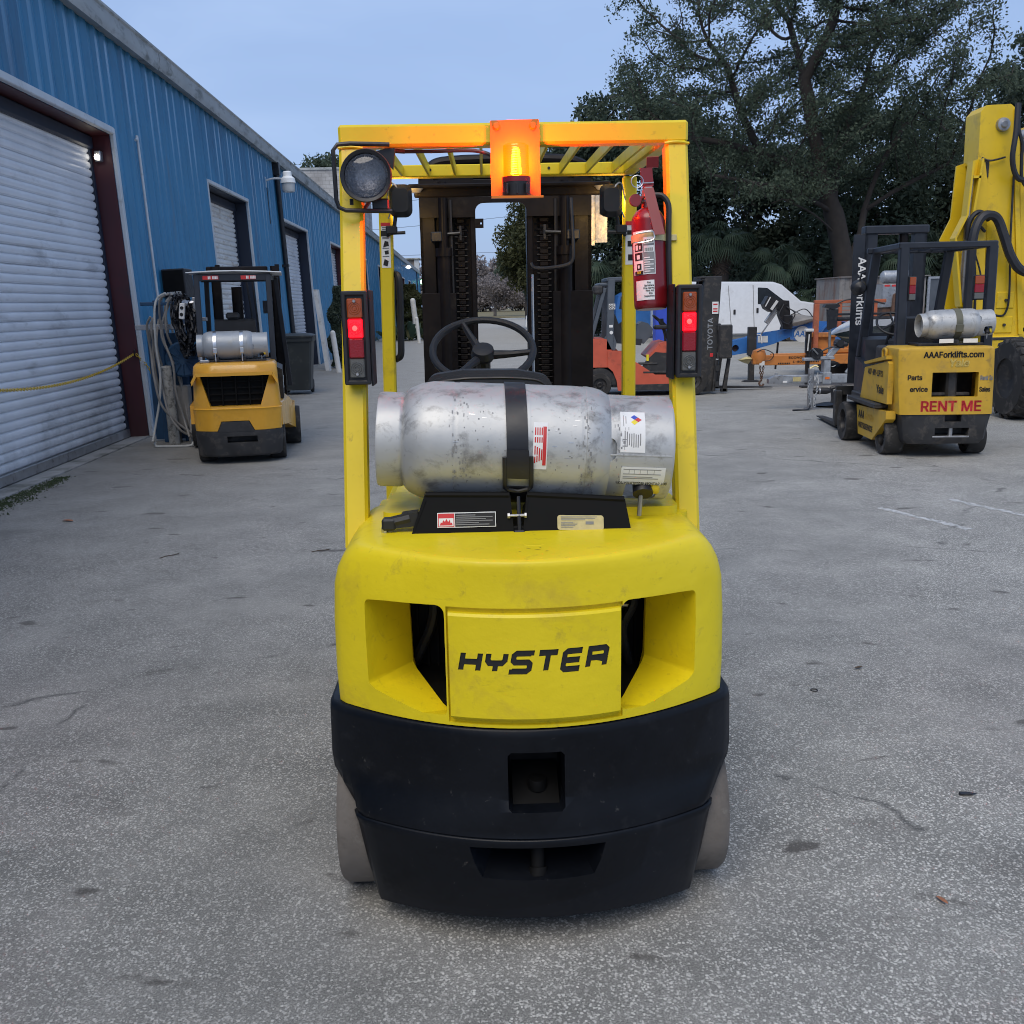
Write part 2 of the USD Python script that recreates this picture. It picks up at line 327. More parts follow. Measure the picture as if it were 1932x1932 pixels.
# ------------------------------------------------------------------ warehouse: local x = out of the wall, y = along it, z = up
_a, _L = math.radians(-2.7), math.radians(2.2)
_d = np.array([math.sin(_a), math.cos(_a), 0]); _o = np.array([math.cos(_a), -math.sin(_a), 0]); _z = np.array([0, 0, 1.])
_n = math.cos(_L) * _o + math.sin(_L) * _z; _uu = math.cos(_L) * _z - math.sin(_L) * _o
WM = Gf.Matrix4d(*_n, 0, *_d, 0, *_uu, 0, -3.827, -0.1805, 0, 1)
def wall_pt(s, h, o=0.0): return np.array([-3.827, -0.1805, 0]) + _d * s + _uu * h + _n * o

mat('blue_sheet', (0.037, 0.186, 0.335), 0.34, 0.0, var=0.10, scale=1.5, coat=0.15, dirt=[((0.03, 0.07, 0.14), 0.3, 1.2, (1, 1, 0.15)), ((0.10, 0.13, 0.17), 0.12, 6, (1, 1, 0.1)), ((0.16, 0.10, 0.06), -0.03, 9, (1, 1, .12))], splash=(0.05, 0.055, 0.055))
mat('gutter_grey', (0.34, 0.36, 0.36), 0.6, 0.1, var=0.15, scale=2, dirt=[((0.10, 0.11, 0.10), 0.45, 2.5, (1, 0.6, 2)), ((0.16, 0.13, 0.09), 0.15, 7)])
mat('trim_silver', (0.50, 0.53, 0.55), 0.45, 0.15, var=0.1, scale=3, dirt=((0.2, 0.2, 0.19), 0.25, 5))
mat('slat_white', (0.67, 0.68, 0.70), 0.42, 0.0, var=0.06, scale=2, dirt=[((0.30, 0.30, 0.31), 0.24, 2.0, (1, 0.5, 1.5)), ((0.28, 0.25, 0.21), 0.05, 7, (1, .3, 1))], splash=(0.20, 0.195, 0.185))
mat('slat_rusty', (0.66, 0.65, 0.62), 0.5, 0.0, var=0.08, scale=2, dirt=[((0.30, 0.19, 0.10), 0.36, 2.2, (1, 1, 4)), ((0.3, 0.3, 0.29), 0.2, 2)])
mat('maroon', (0.060, 0.010, 0.014), 0.45, var=0.2, scale=2, dirt=((0.02, 0.012, 0.016), 0.35, 2.5), splash=(0.03, 0.025, 0.02))
mat('navy_dark', (0.010, 0.016, 0.032), 0.5, var=0.2, scale=2)
mat('concrete', (0.30, 0.29, 0.27), 0.9, var=0.2, scale=3, dirt=((0.10, 0.10, 0.08), 0.45, 2), bump=0.3, bscale=30)

wh = thing('warehouse', 'long blue corrugated metal warehouse with white roller doors and grey gutter', 'warehouse', matrix=WM)
EAVE, RIB = 4.70, 0.305
doors = [(7.6, 12.36, 3.50), (16.8, 19.83, 3.47), (23.55, 27.35, 3.44), (32.1, 35.4, 3.44), (41.0, 44.4, 3.44), (50.5, 54.0, 3.44), (62.0, 66.8, 3.44), (70.4, 74.6, 3.42), (80.1, 83.8, 3.42), (88.0, 91.8, 3.42)]
def sheet(s0, s1, z0, z1):
    """Corrugated wall sheet between s0 and s1."""
    pts = [(s0, 0.0)]
    k = math.floor(s0 / RIB)
    while k * RIB < s1 + RIB:
        c = k * RIB
        for ds, x in ((-0.068, 0), (-0.036, 0.038), (0.036, 0.038), (0.068, 0), (0.112, 0), (0.122, 0.006), (0.140, 0.006), (0.150, 0), (0.168, 0), (0.178, 0.006), (0.196, 0.006), (0.206, 0)):
            if s0 < c + ds < s1: pts.append((c + ds, x))
        k += 1
    pts.append((s1, 0.0)); p = np.array(pts); n = len(p)
    v = np.vstack([np.stack([p[:, 1], p[:, 0], np.full(n, z)], 1) for z in (z0, z1)])
    i = np.arange(n - 1)
    return v, np.vstack([np.stack([i, i + 1, i + 1 + n], 1), np.stack([i, i + 1 + n, i + n], 1)])
edges, cur = [], -4.0
for a, b, h in doors: edges += [(cur, a, 0.0), (a, b, h)]; cur = b
edges.append((cur, 104.0, 0.0))
far_sheets = []
for a, b, z0 in edges:
    s = a
    while s < b - 1e-6:
        e = min(b, (math.floor(s / (3 * RIB) + 1e-6) + 1) * 3 * RIB)
        if e - s < 0.02 and e < b: e = min(b, e + 3 * RIB)
        m = sheet(s, e, z0, EAVE)
        if 4 < s < 40: obj('wall_panel', m, 'blue_sheet', wh, smooth=False)
        else: far_sheets.append(m)
        s = e
tag(obj('wall_cladding', far_sheets, 'blue_sheet', wh, smooth=False), kind='stuff')
sc_m = []
for k in range(int(4.5 / RIB), int(42 / RIB)):
    for z in (0.35, 1.45, 2.55, 3.65, 4.4):
        s = k * RIB + 0.085
        if not any(a - .1 < s < b + .1 and z < h + .1 for a, b, h in doors): sc_m.append(box((0.0, s - .008, z - .008), (0.012, s + .008, z + .008), .003))
tag(obj('screws', sc_m, 'steel_dull', wh, smooth=False), kind='stuff')
# gutter in lengths with a small step at each joint, and the roof edge above it
s, k, rng = -4.0, 0, np.random.default_rng(5)
while s < 104:
    e = min(s + (6.1 if s < 40 else 12.2), 104); d = 0.004 * (k % 2) + rng.normal(0, .003)
    prof = [(0.02, 4.62), (0.135, 4.60), (0.165, 4.66), (0.165, 4.80), (0.185, 4.82), (0.185, 4.835), (0.02, 4.835)]
    obj('gutter', prism([(x + d, z + d) for x, z in prof], s, e - 0.006, 'xz'), 'gutter_grey', wh)
    s = e; k += 1
rv = np.array([[0.17, -4, 4.86], [0.17, 104, 4.86], [-11, 104, 5.9], [-11, -4, 5.9], [0.17, -4, 4.84], [0.17, 104, 4.84], [-11, 104, 5.88], [-11, -4, 5.88]])
obj('roof', (rv, np.array([[0, 1, 2], [0, 2, 3], [4, 6, 5], [4, 7, 6], [0, 5, 1], [0, 4, 5], [0, 3, 7], [0, 7, 4], [1, 5, 6], [1, 6, 2], [2, 6, 7], [2, 7, 3]])), 'gutter_grey', wh, smooth=False)
obj('end_wall', [box((-11, 103.9, 0), (0, 103.95, 4.7)), box((-11, -4.0, 0), (-0.01, -3.95, 4.7))], 'blue_sheet', wh)
obj('plinth', [box((-0.30, -4, -0.3), (0.012, 104, 0.012))], 'concrete', wh)
for i, (a, b, h) in enumerate(doors):
    red = i in (0, 3, 6, 7, 8); D = 0.25
    obj('door_reveal', [box((-D, b - 0.004, 0.0), (-0.001, b + 0.05, h), 0), box((-D, a - 0.05, 0), (-0.001, a + 0.004, h)), box((-D, a - 0.05, h - 0.004), (-0.001, b + 0.05, h + 0.06))], 'maroon' if red else 'navy_dark', wh, label='dark maroon door reveal' if red else 'dark navy door reveal')
    t = 0.075 if i == 0 else 0.06
    obj('door_trim', [box((0.001, b, 0), (0.048, b + t, h + t), 0.006), box((0.001, a - t, 0), (0.048, a, h + t), 0.006), box((0.003, a, h), (0.062, b, h + t), 0.008)], 'trim_silver', wh)
    for y0_, y1_ in ((b - 0.075, b - 0.004), (a + 0.004, a + 0.075)): obj('guide_rail', box((-D - 0.02, y0_, 0), (-D + 0.03, y1_, h), 0.004), 'navy_dark', wh)
    rd = part('roller_door', wh)
    n = 38; pitch = (h - 0.14) / n
    prof = [(0.0, 0.0), (0.004, 0.06), (0.018, 0.16), (0.026, 0.36), (0.027, 0.60), (0.020, 0.82), (0.004, 0.93), (0.0, 0.97), (-0.012, 1.0), (-0.02, 1.0), (-0.02, 0.0)]
    sl = []; rs = np.random.default_rng(40 + i)
    for q in range(n):
        z0 = 0.115 + q * pitch; dx = rs.normal(0, .0025) - D - 0.01
        m = prism([(x + dx, z0 + z * pitch) for x, z in prof], a + 0.02, b - 0.02 - abs(rs.normal(0, .006)), 'xz')
        if i < 3: obj('slat', m, 'slat_rusty' if i == 1 else 'slat_white', rd, smooth=25)
        else: sl.append(m)
    if sl: tag(obj('slats', sl, 'slat_white', rd, smooth=25), kind='stuff')
    obj('bottom_bar', box((-D - 0.03, a + 0.02, 0.02), (-D + 0.035, b - 0.02, 0.112), 0.006), 'steel_dull', rd)
    obj('drum_hood', box((-D - 0.05, a + 0.01, h - 0.16), (-D + 0.06, b - 0.01, h - 0.008), 0.02), 'navy_dark', wh)
obj('conduit', [tube(spline([(0.055, 13.17, 3.56), (0.055, 13.22, 3.575), (0.055, 13.245, 3.54), (0.055, 13.25, 2.6), (0.055, 13.255, 1.6)], 6), 0.017, 8), tube([(0.055, 13.255, 1.62), (0.055, 13.26, 1.58), (0.055, 13.30, 0.3)], 0.016, 8)], 'trim_silver', wh)
obj('downpipe', [rod((0.09, 23.2, 0), (0.09, 23.12, 4.6), 0.055, 12), box((0.0, 23.05, 4.35), (0.16, 23.22, 4.62), 0.01), box((0, 23.1, 2.4), (0.15, 23.22, 2.46)), box((0, 23.1, 0.9), (0.15, 23.22, 0.96))], 'black_metal', wh)
obj('downpipe', [rod((0.07, 96.1, 0), (0.07, 96.1, 4.6), 0.06, 8)], 'navy_dark', wh)
obj('downpipe', [rod((0.07, 61.3, 0), (0.07, 61.3, 4.6), 0.06, 8)], 'navy_dark', wh)

# lamps on the wall
mat('lamp_white', (0.75, 0.77, 0.76), 0.4, var=0.05)
mat('lamp_lens', (0.40, 0.42, 0.42), 0.2, var=0.1)
mat('lit_bulb', (1, 1, 1), 0.4, var=0, emit=((1.0, 0.93, 0.80), 7))
mat('lit_green', (0.5, 1, 0.6), 0.4, var=0, emit=((0.35, 1.0, 0.45), 3))
mat('lit_cold', (1, 1, 1), 0.4, var=0, emit=((0.85, 0.95, 1.0), 1.5))
wl = thing('wall_lamp', 'white dome yard lamp on an arm on the blue wall beside the black downpipe', 'lamp', matrix=WM)
obj('arm', [tube(spline([(0.0, 22.05, 4.12), (0.2, 22.1, 4.16), (0.42, 22.16, 4.14)], 5), 0.02, 8), box((0.0, 21.98, 3.98), (0.03, 22.12, 4.2), 0.006)], 'trim_silver', wl)
obj('cap', lathe([(0.001, 4.30), (0.07, 4.30), (0.09, 4.28), (0.095, 4.20), (0.15, 4.15), (0.16, 4.06), (0.12, 4.06), (0.001, 4.08)], 20, (0.46, 22.2, 0)), 'lamp_white', wl)
obj('lens', lathe([(0.001, 4.055), (0.14, 4.055), (0.135, 3.92), (0.12, 3.88), (0.001, 3.87)], 20, (0.46, 22.2, 0)), 'lamp_lens', wl)
obj('conduit', rod((0.03, 22.06, 3.98), (0.03, 22.06, 3.25), 0.014, 8), 'black_metal', wl)
dl = thing('door_lamp', 'small lit white lamp in the top corner of the nearest roller door', 'lamp', matrix=WM)
obj('lamp_holder', [box((-0.17, 12.26, 3.20), (-0.10, 12.355, 3.32), 0.01)], 'steel_dull', dl)
obj('bulb', lathe([(0.001, 0.035), (0.02, 0.03), (0.03, 0.01), (0.026, -0.02), (0.001, -0.03)], 14, (-0.13, 12.225, 3.24)), 'lit_bulb', dl)
fl = thing('wall_lamp', 'far small white lamp with bracket under the gutter, seen left of the mast', 'lamp', matrix=WM)
obj('bracket', [box((0, 71.9, 4.2), (0.4, 72.1, 4.3)), box((0, 71.9, 3.9), (0.05, 72.1, 4.5))], 'steel_dull', fl); obj('bulb', lathe([(.001, .16), (.16, .1), (.2, 0), (.001, -.1)], 12, (0.5, 72, 4.1)), 'lit_cold', fl)
gl = thing('signal_lamp', 'small glowing green lamp at the far end of the blue wall', 'lamp', matrix=WM)
obj('bracket', box((0, 99.9, 4.0), (0.3, 100.1, 4.1)), 'steel_dull', gl); obj('bulb', lathe([(.001, .25), (.2, .16), (.26, 0), (.2, -.16), (.001, -.25)], 12, (0.45, 100, 3.75)), 'lit_green', gl)
eb = thing('electrical_box', 'square black box with small white lettering on the blue wall above the hoses', 'electrical box', matrix=WM)
obj('case', box((0.03, 13.62, 1.66), (0.33, 14.02, 2.03), 0.012), 'black_plastic', eb)
obj('cover', box((0.05, 13.604, 1.68), (0.31, 13.619, 2.01), 0.005), 'cradle_black', eb)
obj('lettering', stand(text('AAAFORKLIFTS', .036, .001, True, True, .62), (0.15, 13.602, 1.70)), 'white_label', eb, smooth=False)

# ------------------------------------------------------------------ the yellow forklift in front
HX, HY_, HR = 0.036, 2.45, math.radians(1.6)
hy = thing('forklift', 'bright yellow forklift with black bumper and lit amber beacon, nearest in the yard', 'forklift', (HX, HY_, 0), HR)
def plan(hw, B, yc, yf=0.34, r=0.06, n=96, p=2.0):
    """Outline of the rear weight seen from above: bulging rear, rounded corners, straight sides."""
    x = np.linspace(-hw, hw, 41)
    rear = np.stack([x, yc - B * (1 - np.abs(x / hw) ** p)], 1)
    P = Polygon(np.vstack([rear, [[hw, yf], [-hw, yf]]])).buffer(-r, quad_segs=6).buffer(r, quad_segs=6)
    c = np.array(P.exterior.coords)[:-1]
    if not P.exterior.is_ccw: c = c[::-1]
    i = [k for k in range(len(c)) if c[k, 1] > yf - 1e-6 and c[k, 0] > 0 and c[(k + 1) % len(c), 0] <= 0][0]
    c = np.vstack([[[0, yf]], np.roll(c, -(i + 1), 0)])
    return resample(c, n)
def lay(z, hw, inset=0.0, B=0.255, yc=0.0, r=0.06, k=0.0, kx=0.0, p=2.0):
    c = plan(hw, B, yc + inset, r=r, p=p)
    zz = z + k * (c[:, 1] + 0.25) - kx * c[:, 0] ** 2
    return np.column_stack([c, zz])
def ly(z, hw, inset=0.0, k=0.0, r=0.06): return lay(z, hw, inset, .205, -.10, r, k)
yel = loft([ly(0.546, 0.480), ly(0.62, 0.483), ly(0.75, 0.482), ly(0.84, 0.477, 0.001), ly(0.880, 0.467, 0.003), ly(0.908, 0.453, 0.002), ly(0.926, 0.438, 0.002, .008), ly(0.936, 0.424, 0.003, .015), ly(0.9405, 0.414, 0.0075, .02), ly(0.943, 0.396, 0.018, .025, .07), ly(0.9435, 0.35, 0.06, .025, .08)])
cut = []
for sx in (-1, 1):
    A = rpoly([(0.203, 0.845), (0.545, 0.845), (0.545, 0.613), (0.203, 0.598)], 0.035, 5)
    Bq = rpoly([(0.203, 0.815), (0.302, 0.812), (0.296, 0.585), (0.203, 0.475)], 0.01, 5)
    D3 = [(.203, -.01, .815), (.302, -.01, .812), (.297, -.01, .612), (.285, -.03, .598), (.203, -.205, .557)]
    cut.append(man(hull([(x * sx, -0.42, z) for x, z in np.array(A.exterior.coords)] + [(x * sx, y, z) for x, y, z in D3])))
    cut.append(man(hull([(x * sx, y + d, z) for x, y, z in D3 for d in (-.004, .08)] + [(x * sx, y, .557) for x, y in ((.203, .06), (.285, -.025), (.285, .06))])))
    cut.append(man(box((0.12 * sx, 0.015, 0.553), (0.40 * sx, 0.36, 0.86))))
groove = man(box((-0.199, -0.4, 0.553), (0.205, -0.10, 0.832)))
slab = man(loft([ly(0.5, 0.480, 0.012), ly(0.86, 0.477, 0.012)]))
ym = man(yel)
for c in cut: ym = ym - c
ym = ym - (groove - slab)
cw = obj('counterweight', ym, 'yellow_paint', hy, smooth=30)
for s_ in (-1, 1): obj('radiator_grille', [box((s_ * .125, 0.10, 0.555), (s_ * .395, 0.11, 0.855))] + [box((s_ * x, 0.085, 0.56), (s_ * (x + 0.006), 0.102, 0.85)) for x in np.arange(0.13, 0.39, 0.026)], 'cradle_black', hy)
for s_ in (-1, 1): obj('recess_shade_sheet', prism([(s_ * x, y) for x, y in ((.205, -.192), (.287, -.022), (.39, .022), (.39, .3), (.125, .3), (.125, .022), (.205, .022))], .5575, .561, 'xy'), 'cradle_black', hy)  # black sheets added over the yellow recess floors so they read as shade
obj('hose', tube(spline([(0.27, 0.06, 0.56), (0.25, 0.05, 0.66), (0.28, 0.05, 0.74), (0.24, 0.06, 0.80)], 6), 0.012, 8), 'black_plastic', hy)
obj('hose', tube(spline([(-0.30, 0.06, 0.58), (-0.25, 0.05, 0.69), (-0.24, 0.06, 0.78)], 6), 0.014, 8), 'black_plastic', hy)
obj('clamp', [rod((0.235, 0.08, 0.715), (0.27, 0.075, 0.715), 0.008, 8)], 'steel_bright', hy)
# cover plate with the maker's lettering sunk into it
cp = man(loft([ly(0.568, 0.480, -0.006), ly(0.573, 0.480, -0.011), ly(0.814, 0.478, -0.011), ly(0.820, 0.478, -0.006)])) ^ man(box((-0.194, -0.4, 0.55), (0.199, -0.16, 0.84), 0.006))
def letters():
    """Slanted block capitals, one shapely shape each in a cell 1 high."""
    w, t = 0.86, 0.27
    L = {'H': [[(0, 0), (0, 1)], [(w, 0), (w, 1)], [(0, .5), (w, .5)]],
         'Y': [[(0, 1), (0, .62), (.12, .46), (w - .12, .46), (w, .62)], [(w, .5), (w, 1)], [(w / 2, .46), (w / 2, 0)]],
         'S': [[(w, .86), (w, 1), (.12, 1), (0, .88), (0, .62), (.12, .5), (w - .12, .5), (w, .38), (w, .12), (w - .12, 0), (0, 0), (0, .14)]],
         'T': [[(-.04, 1), (w + .04, 1)], [(w / 2, 1), (w / 2, 0)]],
         'E': [[(w, 1), (.12, 1), (0, .88), (0, .12), (.12, 0), (w, 0)], [(0, .5), (w - .06, .5)]],
         'R': [[(0, 0), (0, 1), (w - .12, 1), (w, .88), (w, .62), (w - .12, .5), (.1, .5)], [(w * .52, .5), (w, .36), (w, 0)]]}
    out, x = [], 0
    for ch in 'HYSTER':
        g = unary_union([LineString([(px, t / 2 + py * (1 - t)) for px, py in s]).buffer(t / 2, cap_style=2, join_style=2, mitre_limit=2) for s in L[ch]])
        out.append(affinity.translate(g, x, 0)); x += w + 0.42
    return [affinity.affine_transform(g, [1, 0.24, 0, 1, 0, 0]) for g in out], x - 0.42
ls, tot = letters()
sc = 0.338 / (tot + .24)
G = [affinity.translate(affinity.scale(g, sc, 0.058, origin=(0, 0)), -0.170, 0.680) for g in ls]
G = [affinity.affine_transform(g, [1, 0, 0.008, 1, 0, 0]) for g in G]
face = lambda d: man(loft([ly(0.50, 0.480, d), ly(0.86, 0.478, d)]))
sink = face(-0.02) - face(-0.007)
lm = [man(prism(g, -0.36, -0.12, 'xz')) for g in G]
for m in lm: cp = cp - (m ^ sink)
plate = obj('cover_plate', cp, 'yellow_paint', hy, smooth=30)
inlay = face(-0.0075) - face(-0.004)
for m in lm: obj('letter', m ^ inlay, 'ink', plate, smooth=False)
obj('cap', lathe([(0.001, 0.934), (0.024, 0.934), (0.027, 0.931), (0.027, 0.90), (0.001, 0.90)], 20, (0.01, -0.155, .012)), 'yellow_paint', hy)
tz = lambda y: .9435 + .025 * (y + .25) + .0006
for x, y, L, a_ in ((-.012, -.205, .016, .5), (.006, -.215, .022, .35), (-.03, -.225, .008, .1), (.02, -.20, .01, 1.0), (.03, -.228, .012, .2)):
    c_, s_2 = math.cos(a_), math.sin(a_); obj('scratch', (np.array([[x, y, tz(y)], [x + L * c_ * .5 - .0012 * s_2, y + L * s_2 * .5 + .0016 * c_, tz(y)], [x + L * c_, y + L * s_2, tz(y)], [x + L * c_ * .5 + .001 * s_2, y + L * s_2 * .5 - .0014 * c_, tz(y)]]), np.array([[0, 2, 1], [0, 3, 2]])), 'twig_dark', cw, smooth=False)
# black bumper, in two steps
bl = lambda z, hw, inset=0.0, yc=-.10, B=.212, r=.05: lay(z, hw, inset, B, yc, r)
up = man(loft([bl(0.285, 0.435, yc=-.19, B=.145), bl(0.30, 0.444, yc=-.185, B=.145), bl(0.345, 0.480, yc=-.135, B=.19), bl(0.372, 0.504), bl(0.40, 0.507), bl(0.522, 0.505, B=.208), bl(0.537, 0.503, 0.003, B=.208), bl(0.545, 0.495, 0.010, B=.208)]))
hole = man(box((-0.066, -0.40, 0.345), (0.066, -0.16, 0.487), 0.008))
up = up - hole
bu = obj('bumper', up, 'black_paint', hy, smooth=38)
obj('tow_pin', [rod((0.005, -0.235, 0.33), (0.005, -0.235, 0.385), 0.016, 14), lathe([(.001, .39), (.022, .388), (.024, .375), (.022, .362), (.001, .36)], 14, (0.005, -0.235, 0)), hull([(x, y, z) for x in (-.055, .055) for y, z in ((-.16, .345), (-.28, .345), (-.165, .40))])], 'cradle_black', hy)
lo = man(loft([lay(0.068, 0.385, .014, B=.135, yc=-.185, kx=.15, r=.04), lay(0.078, 0.396, B=.14, yc=-.19, kx=.15, r=.04), lay(0.17, 0.418, B=.146, yc=-.19, kx=.06, r=.04), lay(0.262, 0.440, B=.150, yc=-.19), lay(0.279, 0.446, B=.150, yc=-.19), lay(0.2835, 0.438, .006, B=.150, yc=-.19)]))
pk = man(hull([(x, -0.45, z) for x, z in ((-.215, .275), (.213, .275), (.165, .150), (-.163, .150), (-.20, .22), (.198, .22))] + [(x, -0.20, z) for x, z in ((-.11, .25), (.11, .25), (.10, .215), (-.10, .215))]))
lo = lo - pk
obj('lower_bumper', lo, 'black_paint', hy, smooth=38)
obj('tow_pin', [rod((0.0, -0.305, 0.18), (0.0, -0.28, 0.265), 0.016, 12), rod((0, -.308, .175), (0, -.30, .193), .022, 12)], 'cradle_black', hy)
# wheels
def wheel(parent, x, y, R, w, mt='grey_tyre', rim='black_metal', name='wheel'):
    wp = part(name, parent); s = 1 if x > 0 else -1; h = w / 2
    obj('tyre', lathe([(R * .62, -h * .92), (R * .95, -h), (R * .99, -h * .86), (R, -h * .6), (R, h * .6), (R * .99, h * .86), (R * .95, h), (R * .62, h * .92), (R * .6, h * .6), (R * .6, -h * .6)], 40, (x, y, R), 'x', closed=True), mt, wp)
    obj('rim', [lathe([(0.001, h * .25), (R * .2, h * .3), (R * .22, h * .55), (R * .30, h * .55), (R * .34, h * .2), (R * .55, h * .3), (R * .60, h * .8), (R * .63, h * .8), (R * .63, -h * .8), (0.001, -h * .8)] if s > 0 else [(0.001, h * .8), (R * .63, h * .8), (R * .63, -h * .8), (R * .60, -h * .8), (R * .55, -h * .3), (R * .34, -h * .2), (R * .30, -h * .55), (R * .22, -h * .55), (R * .2, -h * .3), (0.001, -h * .25)], 28, (x, y, R), 'x')] +
        [rod((x + s * h * .25, y + R * .44 * math.cos(a), R + R * .44 * math.sin(a)), (x + s * h * .5, y + R * .44 * math.cos(a), R + R * .44 * math.sin(a)), R * .05, 6) for a in np.arange(5) * 2 * np.pi / 5], rim, wp)
for sx in (-1, 1): wheel(hy, sx * 0.418, 0.03, 0.20, 0.15)
for sx in (-1, 1): wheel(hy, sx * 0.44, 1.42, 0.26, 0.19, 'tyre_rubber', 'guard_yellow')
obj('axle', rod((-0.38, 0.07, 0.2), (0.38, 0.07, 0.2), 0.05, 10), 'black_metal', hy)
obj('chassis', [box((-0.36, 0.30, 0.14), (0.36, 1.75, 0.36), 0.02), box((-0.47, 0.34, 0.30), (0.47, 1.15, 0.42), 0.02), box((-0.48, 1.15, 0.36), (0.48, 1.75, 0.56), 0.03)], 'black_paint', hy)
obj('hood', [box((-0.40, 0.34, 0.42), (0.40, 1.02, 0.955), 0.03)], 'yellow_paint', hy)
obj('hood_lip', [prism(rpoly([(-0.37, 0.10), (0.405, 0.10), (0.405, 0.40), (-0.37, 0.40)], 0.03), 0.952, 0.975, 'xy'), prism(rpoly([(-0.40, 0.12), (0.435, 0.12), (0.435, 0.42), (-0.40, 0.42)], 0.03), 0.935, 0.952, 'xy')], 'yellow_paint', hy, smooth=30)
obj('cowl', [hull([(x, y, z) for x in (-.36, .36) for y, z in ((1.35, .42), (1.72, .42), (1.45, 1.02), (1.72, 1.05))])], 'black_plastic', hy)
# overhead guard
og = part('overhead_guard', hy)
LW = 0.062
obj('rear_leg', beam((-0.446, 0.17, 0.86), (-0.444, 0.452, 1.925), LW, 0.062, 0.008, (0, 1, 0)), 'guard_yellow', og)
obj('rear_leg', beam((0.440, 0.17, 0.86), (0.447, 0.452, 1.925), LW, 0.062, 0.008, (0, 1, 0)), 'guard_yellow', og)
obj('rear_beam', box((-0.476, 0.428, 1.926), (0.480, 0.492, 1.984), 0.007), 'guard_yellow', og)
for x in (-0.444, 0.446):
    obj('weld_bead', tube(spline([(x - .033, .418, 1.922), (x, .416, 1.925), (x + .034, .42, 1.921)], 4), 0.004, 6), 'guard_yellow', og)
    obj('side_beam', beam((x - np.sign(x) * .006, 0.492, 1.955), (x + np.sign(x) * .012, 1.42, 1.985), 0.05, 0.052, 0.006), 'guard_yellow', og)
obj('front_leg', [beam((-0.436, 1.375, 1.95), (-0.470, 1.50, 0.72), 0.048, 0.055, 0.006, (0, 1, 0))], 'guard_yellow', og)
obj('front_leg', [beam((0.458, 1.375, 1.95), (0.474, 1.50, 0.72), 0.048, 0.055, 0.006, (0, 1, 0))], 'guard_yellow', og)
obj('front_beam', [box((-0.432, 1.35, 1.957), (0.452, 1.36, 1.998), 0.003), box((-0.432, 1.36, 1.957), (0.452, 1.41, 1.965), 0.003)], 'guard_yellow', og)
obj('cross_brace', [box((-0.425, 0.56, 1.972), (0.43, 0.60, 1.984), 0.003)], 'guard_yellow', og)
for x in np.arange(9) * 0.0955 - 0.375: obj('roof_bar', beam((x, 0.493, 1.958), (x + 0.004, 1.349, 1.978), 0.009, 0.038, 0.002), 'guard_yellow', og)
for x in (-0.27, 0.16): obj('bolt_hole', rod((x, 1.3475, 1.98), (x, 1.3495, 1.98), 0.005, 10), 'ink', og)
# bracket, beacon
bk = obj('beacon_bracket', [prism(rpoly([(-0.064, 1.790), (0.072, 1.790), (0.070, 1.989), (-0.063, 1.987)], 0.004), 0.417, 0.423, 'xz'), hull([(x, y, z) for x in (-.064, .074) for y, z in ((.423, 1.784), (.423, 1.790), (.325, 1.776), (.325, 1.782))])], 'bracket_beacon_glow', hy)
for x in (-0.046, 0.053): obj('bolt', [lathe([(.001, -.008), (.007, -.008), (.009, -.004), (.011, -.002), (.011, 0), (.001, 0)], 12, (x, 0.417, 1.972), 'y')], 'bracket_beacon_glow', bk)
M['beacon_lens'] = usdkit.material(stage, W + '/Looks/beacon_lens', {'t': ('transparent_bsdf', dict(color=(1.0, 0.45, 0.06))), 'g': ('glossy_bsdf', dict(color=(1, .8, .5), roughness=0.15)), 'e': ('emission', dict(color=(1.0, 0.16, 0.0), strength=0.8)), 'a': ('add_closure', {}), 'm': ('mix_closure', dict(fac=0.12))},
    [('t.BSDF', 'm.closure1'), ('g.BSDF', 'm.closure2'), ('m.closure', 'a.closure1'), ('e.emission', 'a.closure2')], surface='a.closure')
mat('beacon_tube', (1, .7, .1), 0.4, var=0, emit=((1.0, 0.5, 0.03), 30))
bc = part('beacon', hy); bx, by = 0.004, 0.372
obj('base', [lathe([(.001, 1.783), (.036, 1.783), (.038, 1.787), (.038, 1.82), (.001, 1.82)], 28, (bx, by, 0))] + [box((bx - .003 + .026 * k, by - .040, 1.788), (bx + .003 + .026 * k, by - .030, 1.815), .001) for k in (-1, 0, 1)], 'black_plastic', bc)
obj('collar', [lathe([(.001, 1.8205), (.0385, 1.8205), (.0385, 1.834), (.001, 1.834)], 36, (bx, by, 0))], 'red_dark', bc)
rings = []
for k in range(13):
    z = 1.836 + k * .0062; rings += [(.0335, z), (.0345, z + .002), (.0335, z + .0045)]
obj('lens', lathe([(.001, 1.8345)] + rings + [(.031, 1.9165), (.026, 1.9185), (.001, 1.9195)], 32, (bx, by, 0)), 'beacon_lens', bc)
obj('flash_tube', [rod((bx - .011, by, 1.842), (bx - .006, by, 1.905), .0035, 8), rod((bx + .011, by, 1.842), (bx + .006, by, 1.905), .0035, 8), rod((bx - .006, by, 1.908), (bx + .006, by, 1.908), .003, 8)], 'beacon_tube', bc)
BL = UsdLux.SphereLight.Define(stage, str(hy.GetPath()) + '/beacon_light')
BL.CreateRadiusAttr(0.012); BL.CreateIntensityAttr(4.0); BL.CreateColorAttr(Gf.Vec3f(1.0, 0.06, 0.0)); BL.CreateNormalizeAttr(True); BL.AddTranslateOp().Set(Gf.Vec3d(bx, by - 0.002, 1.875))
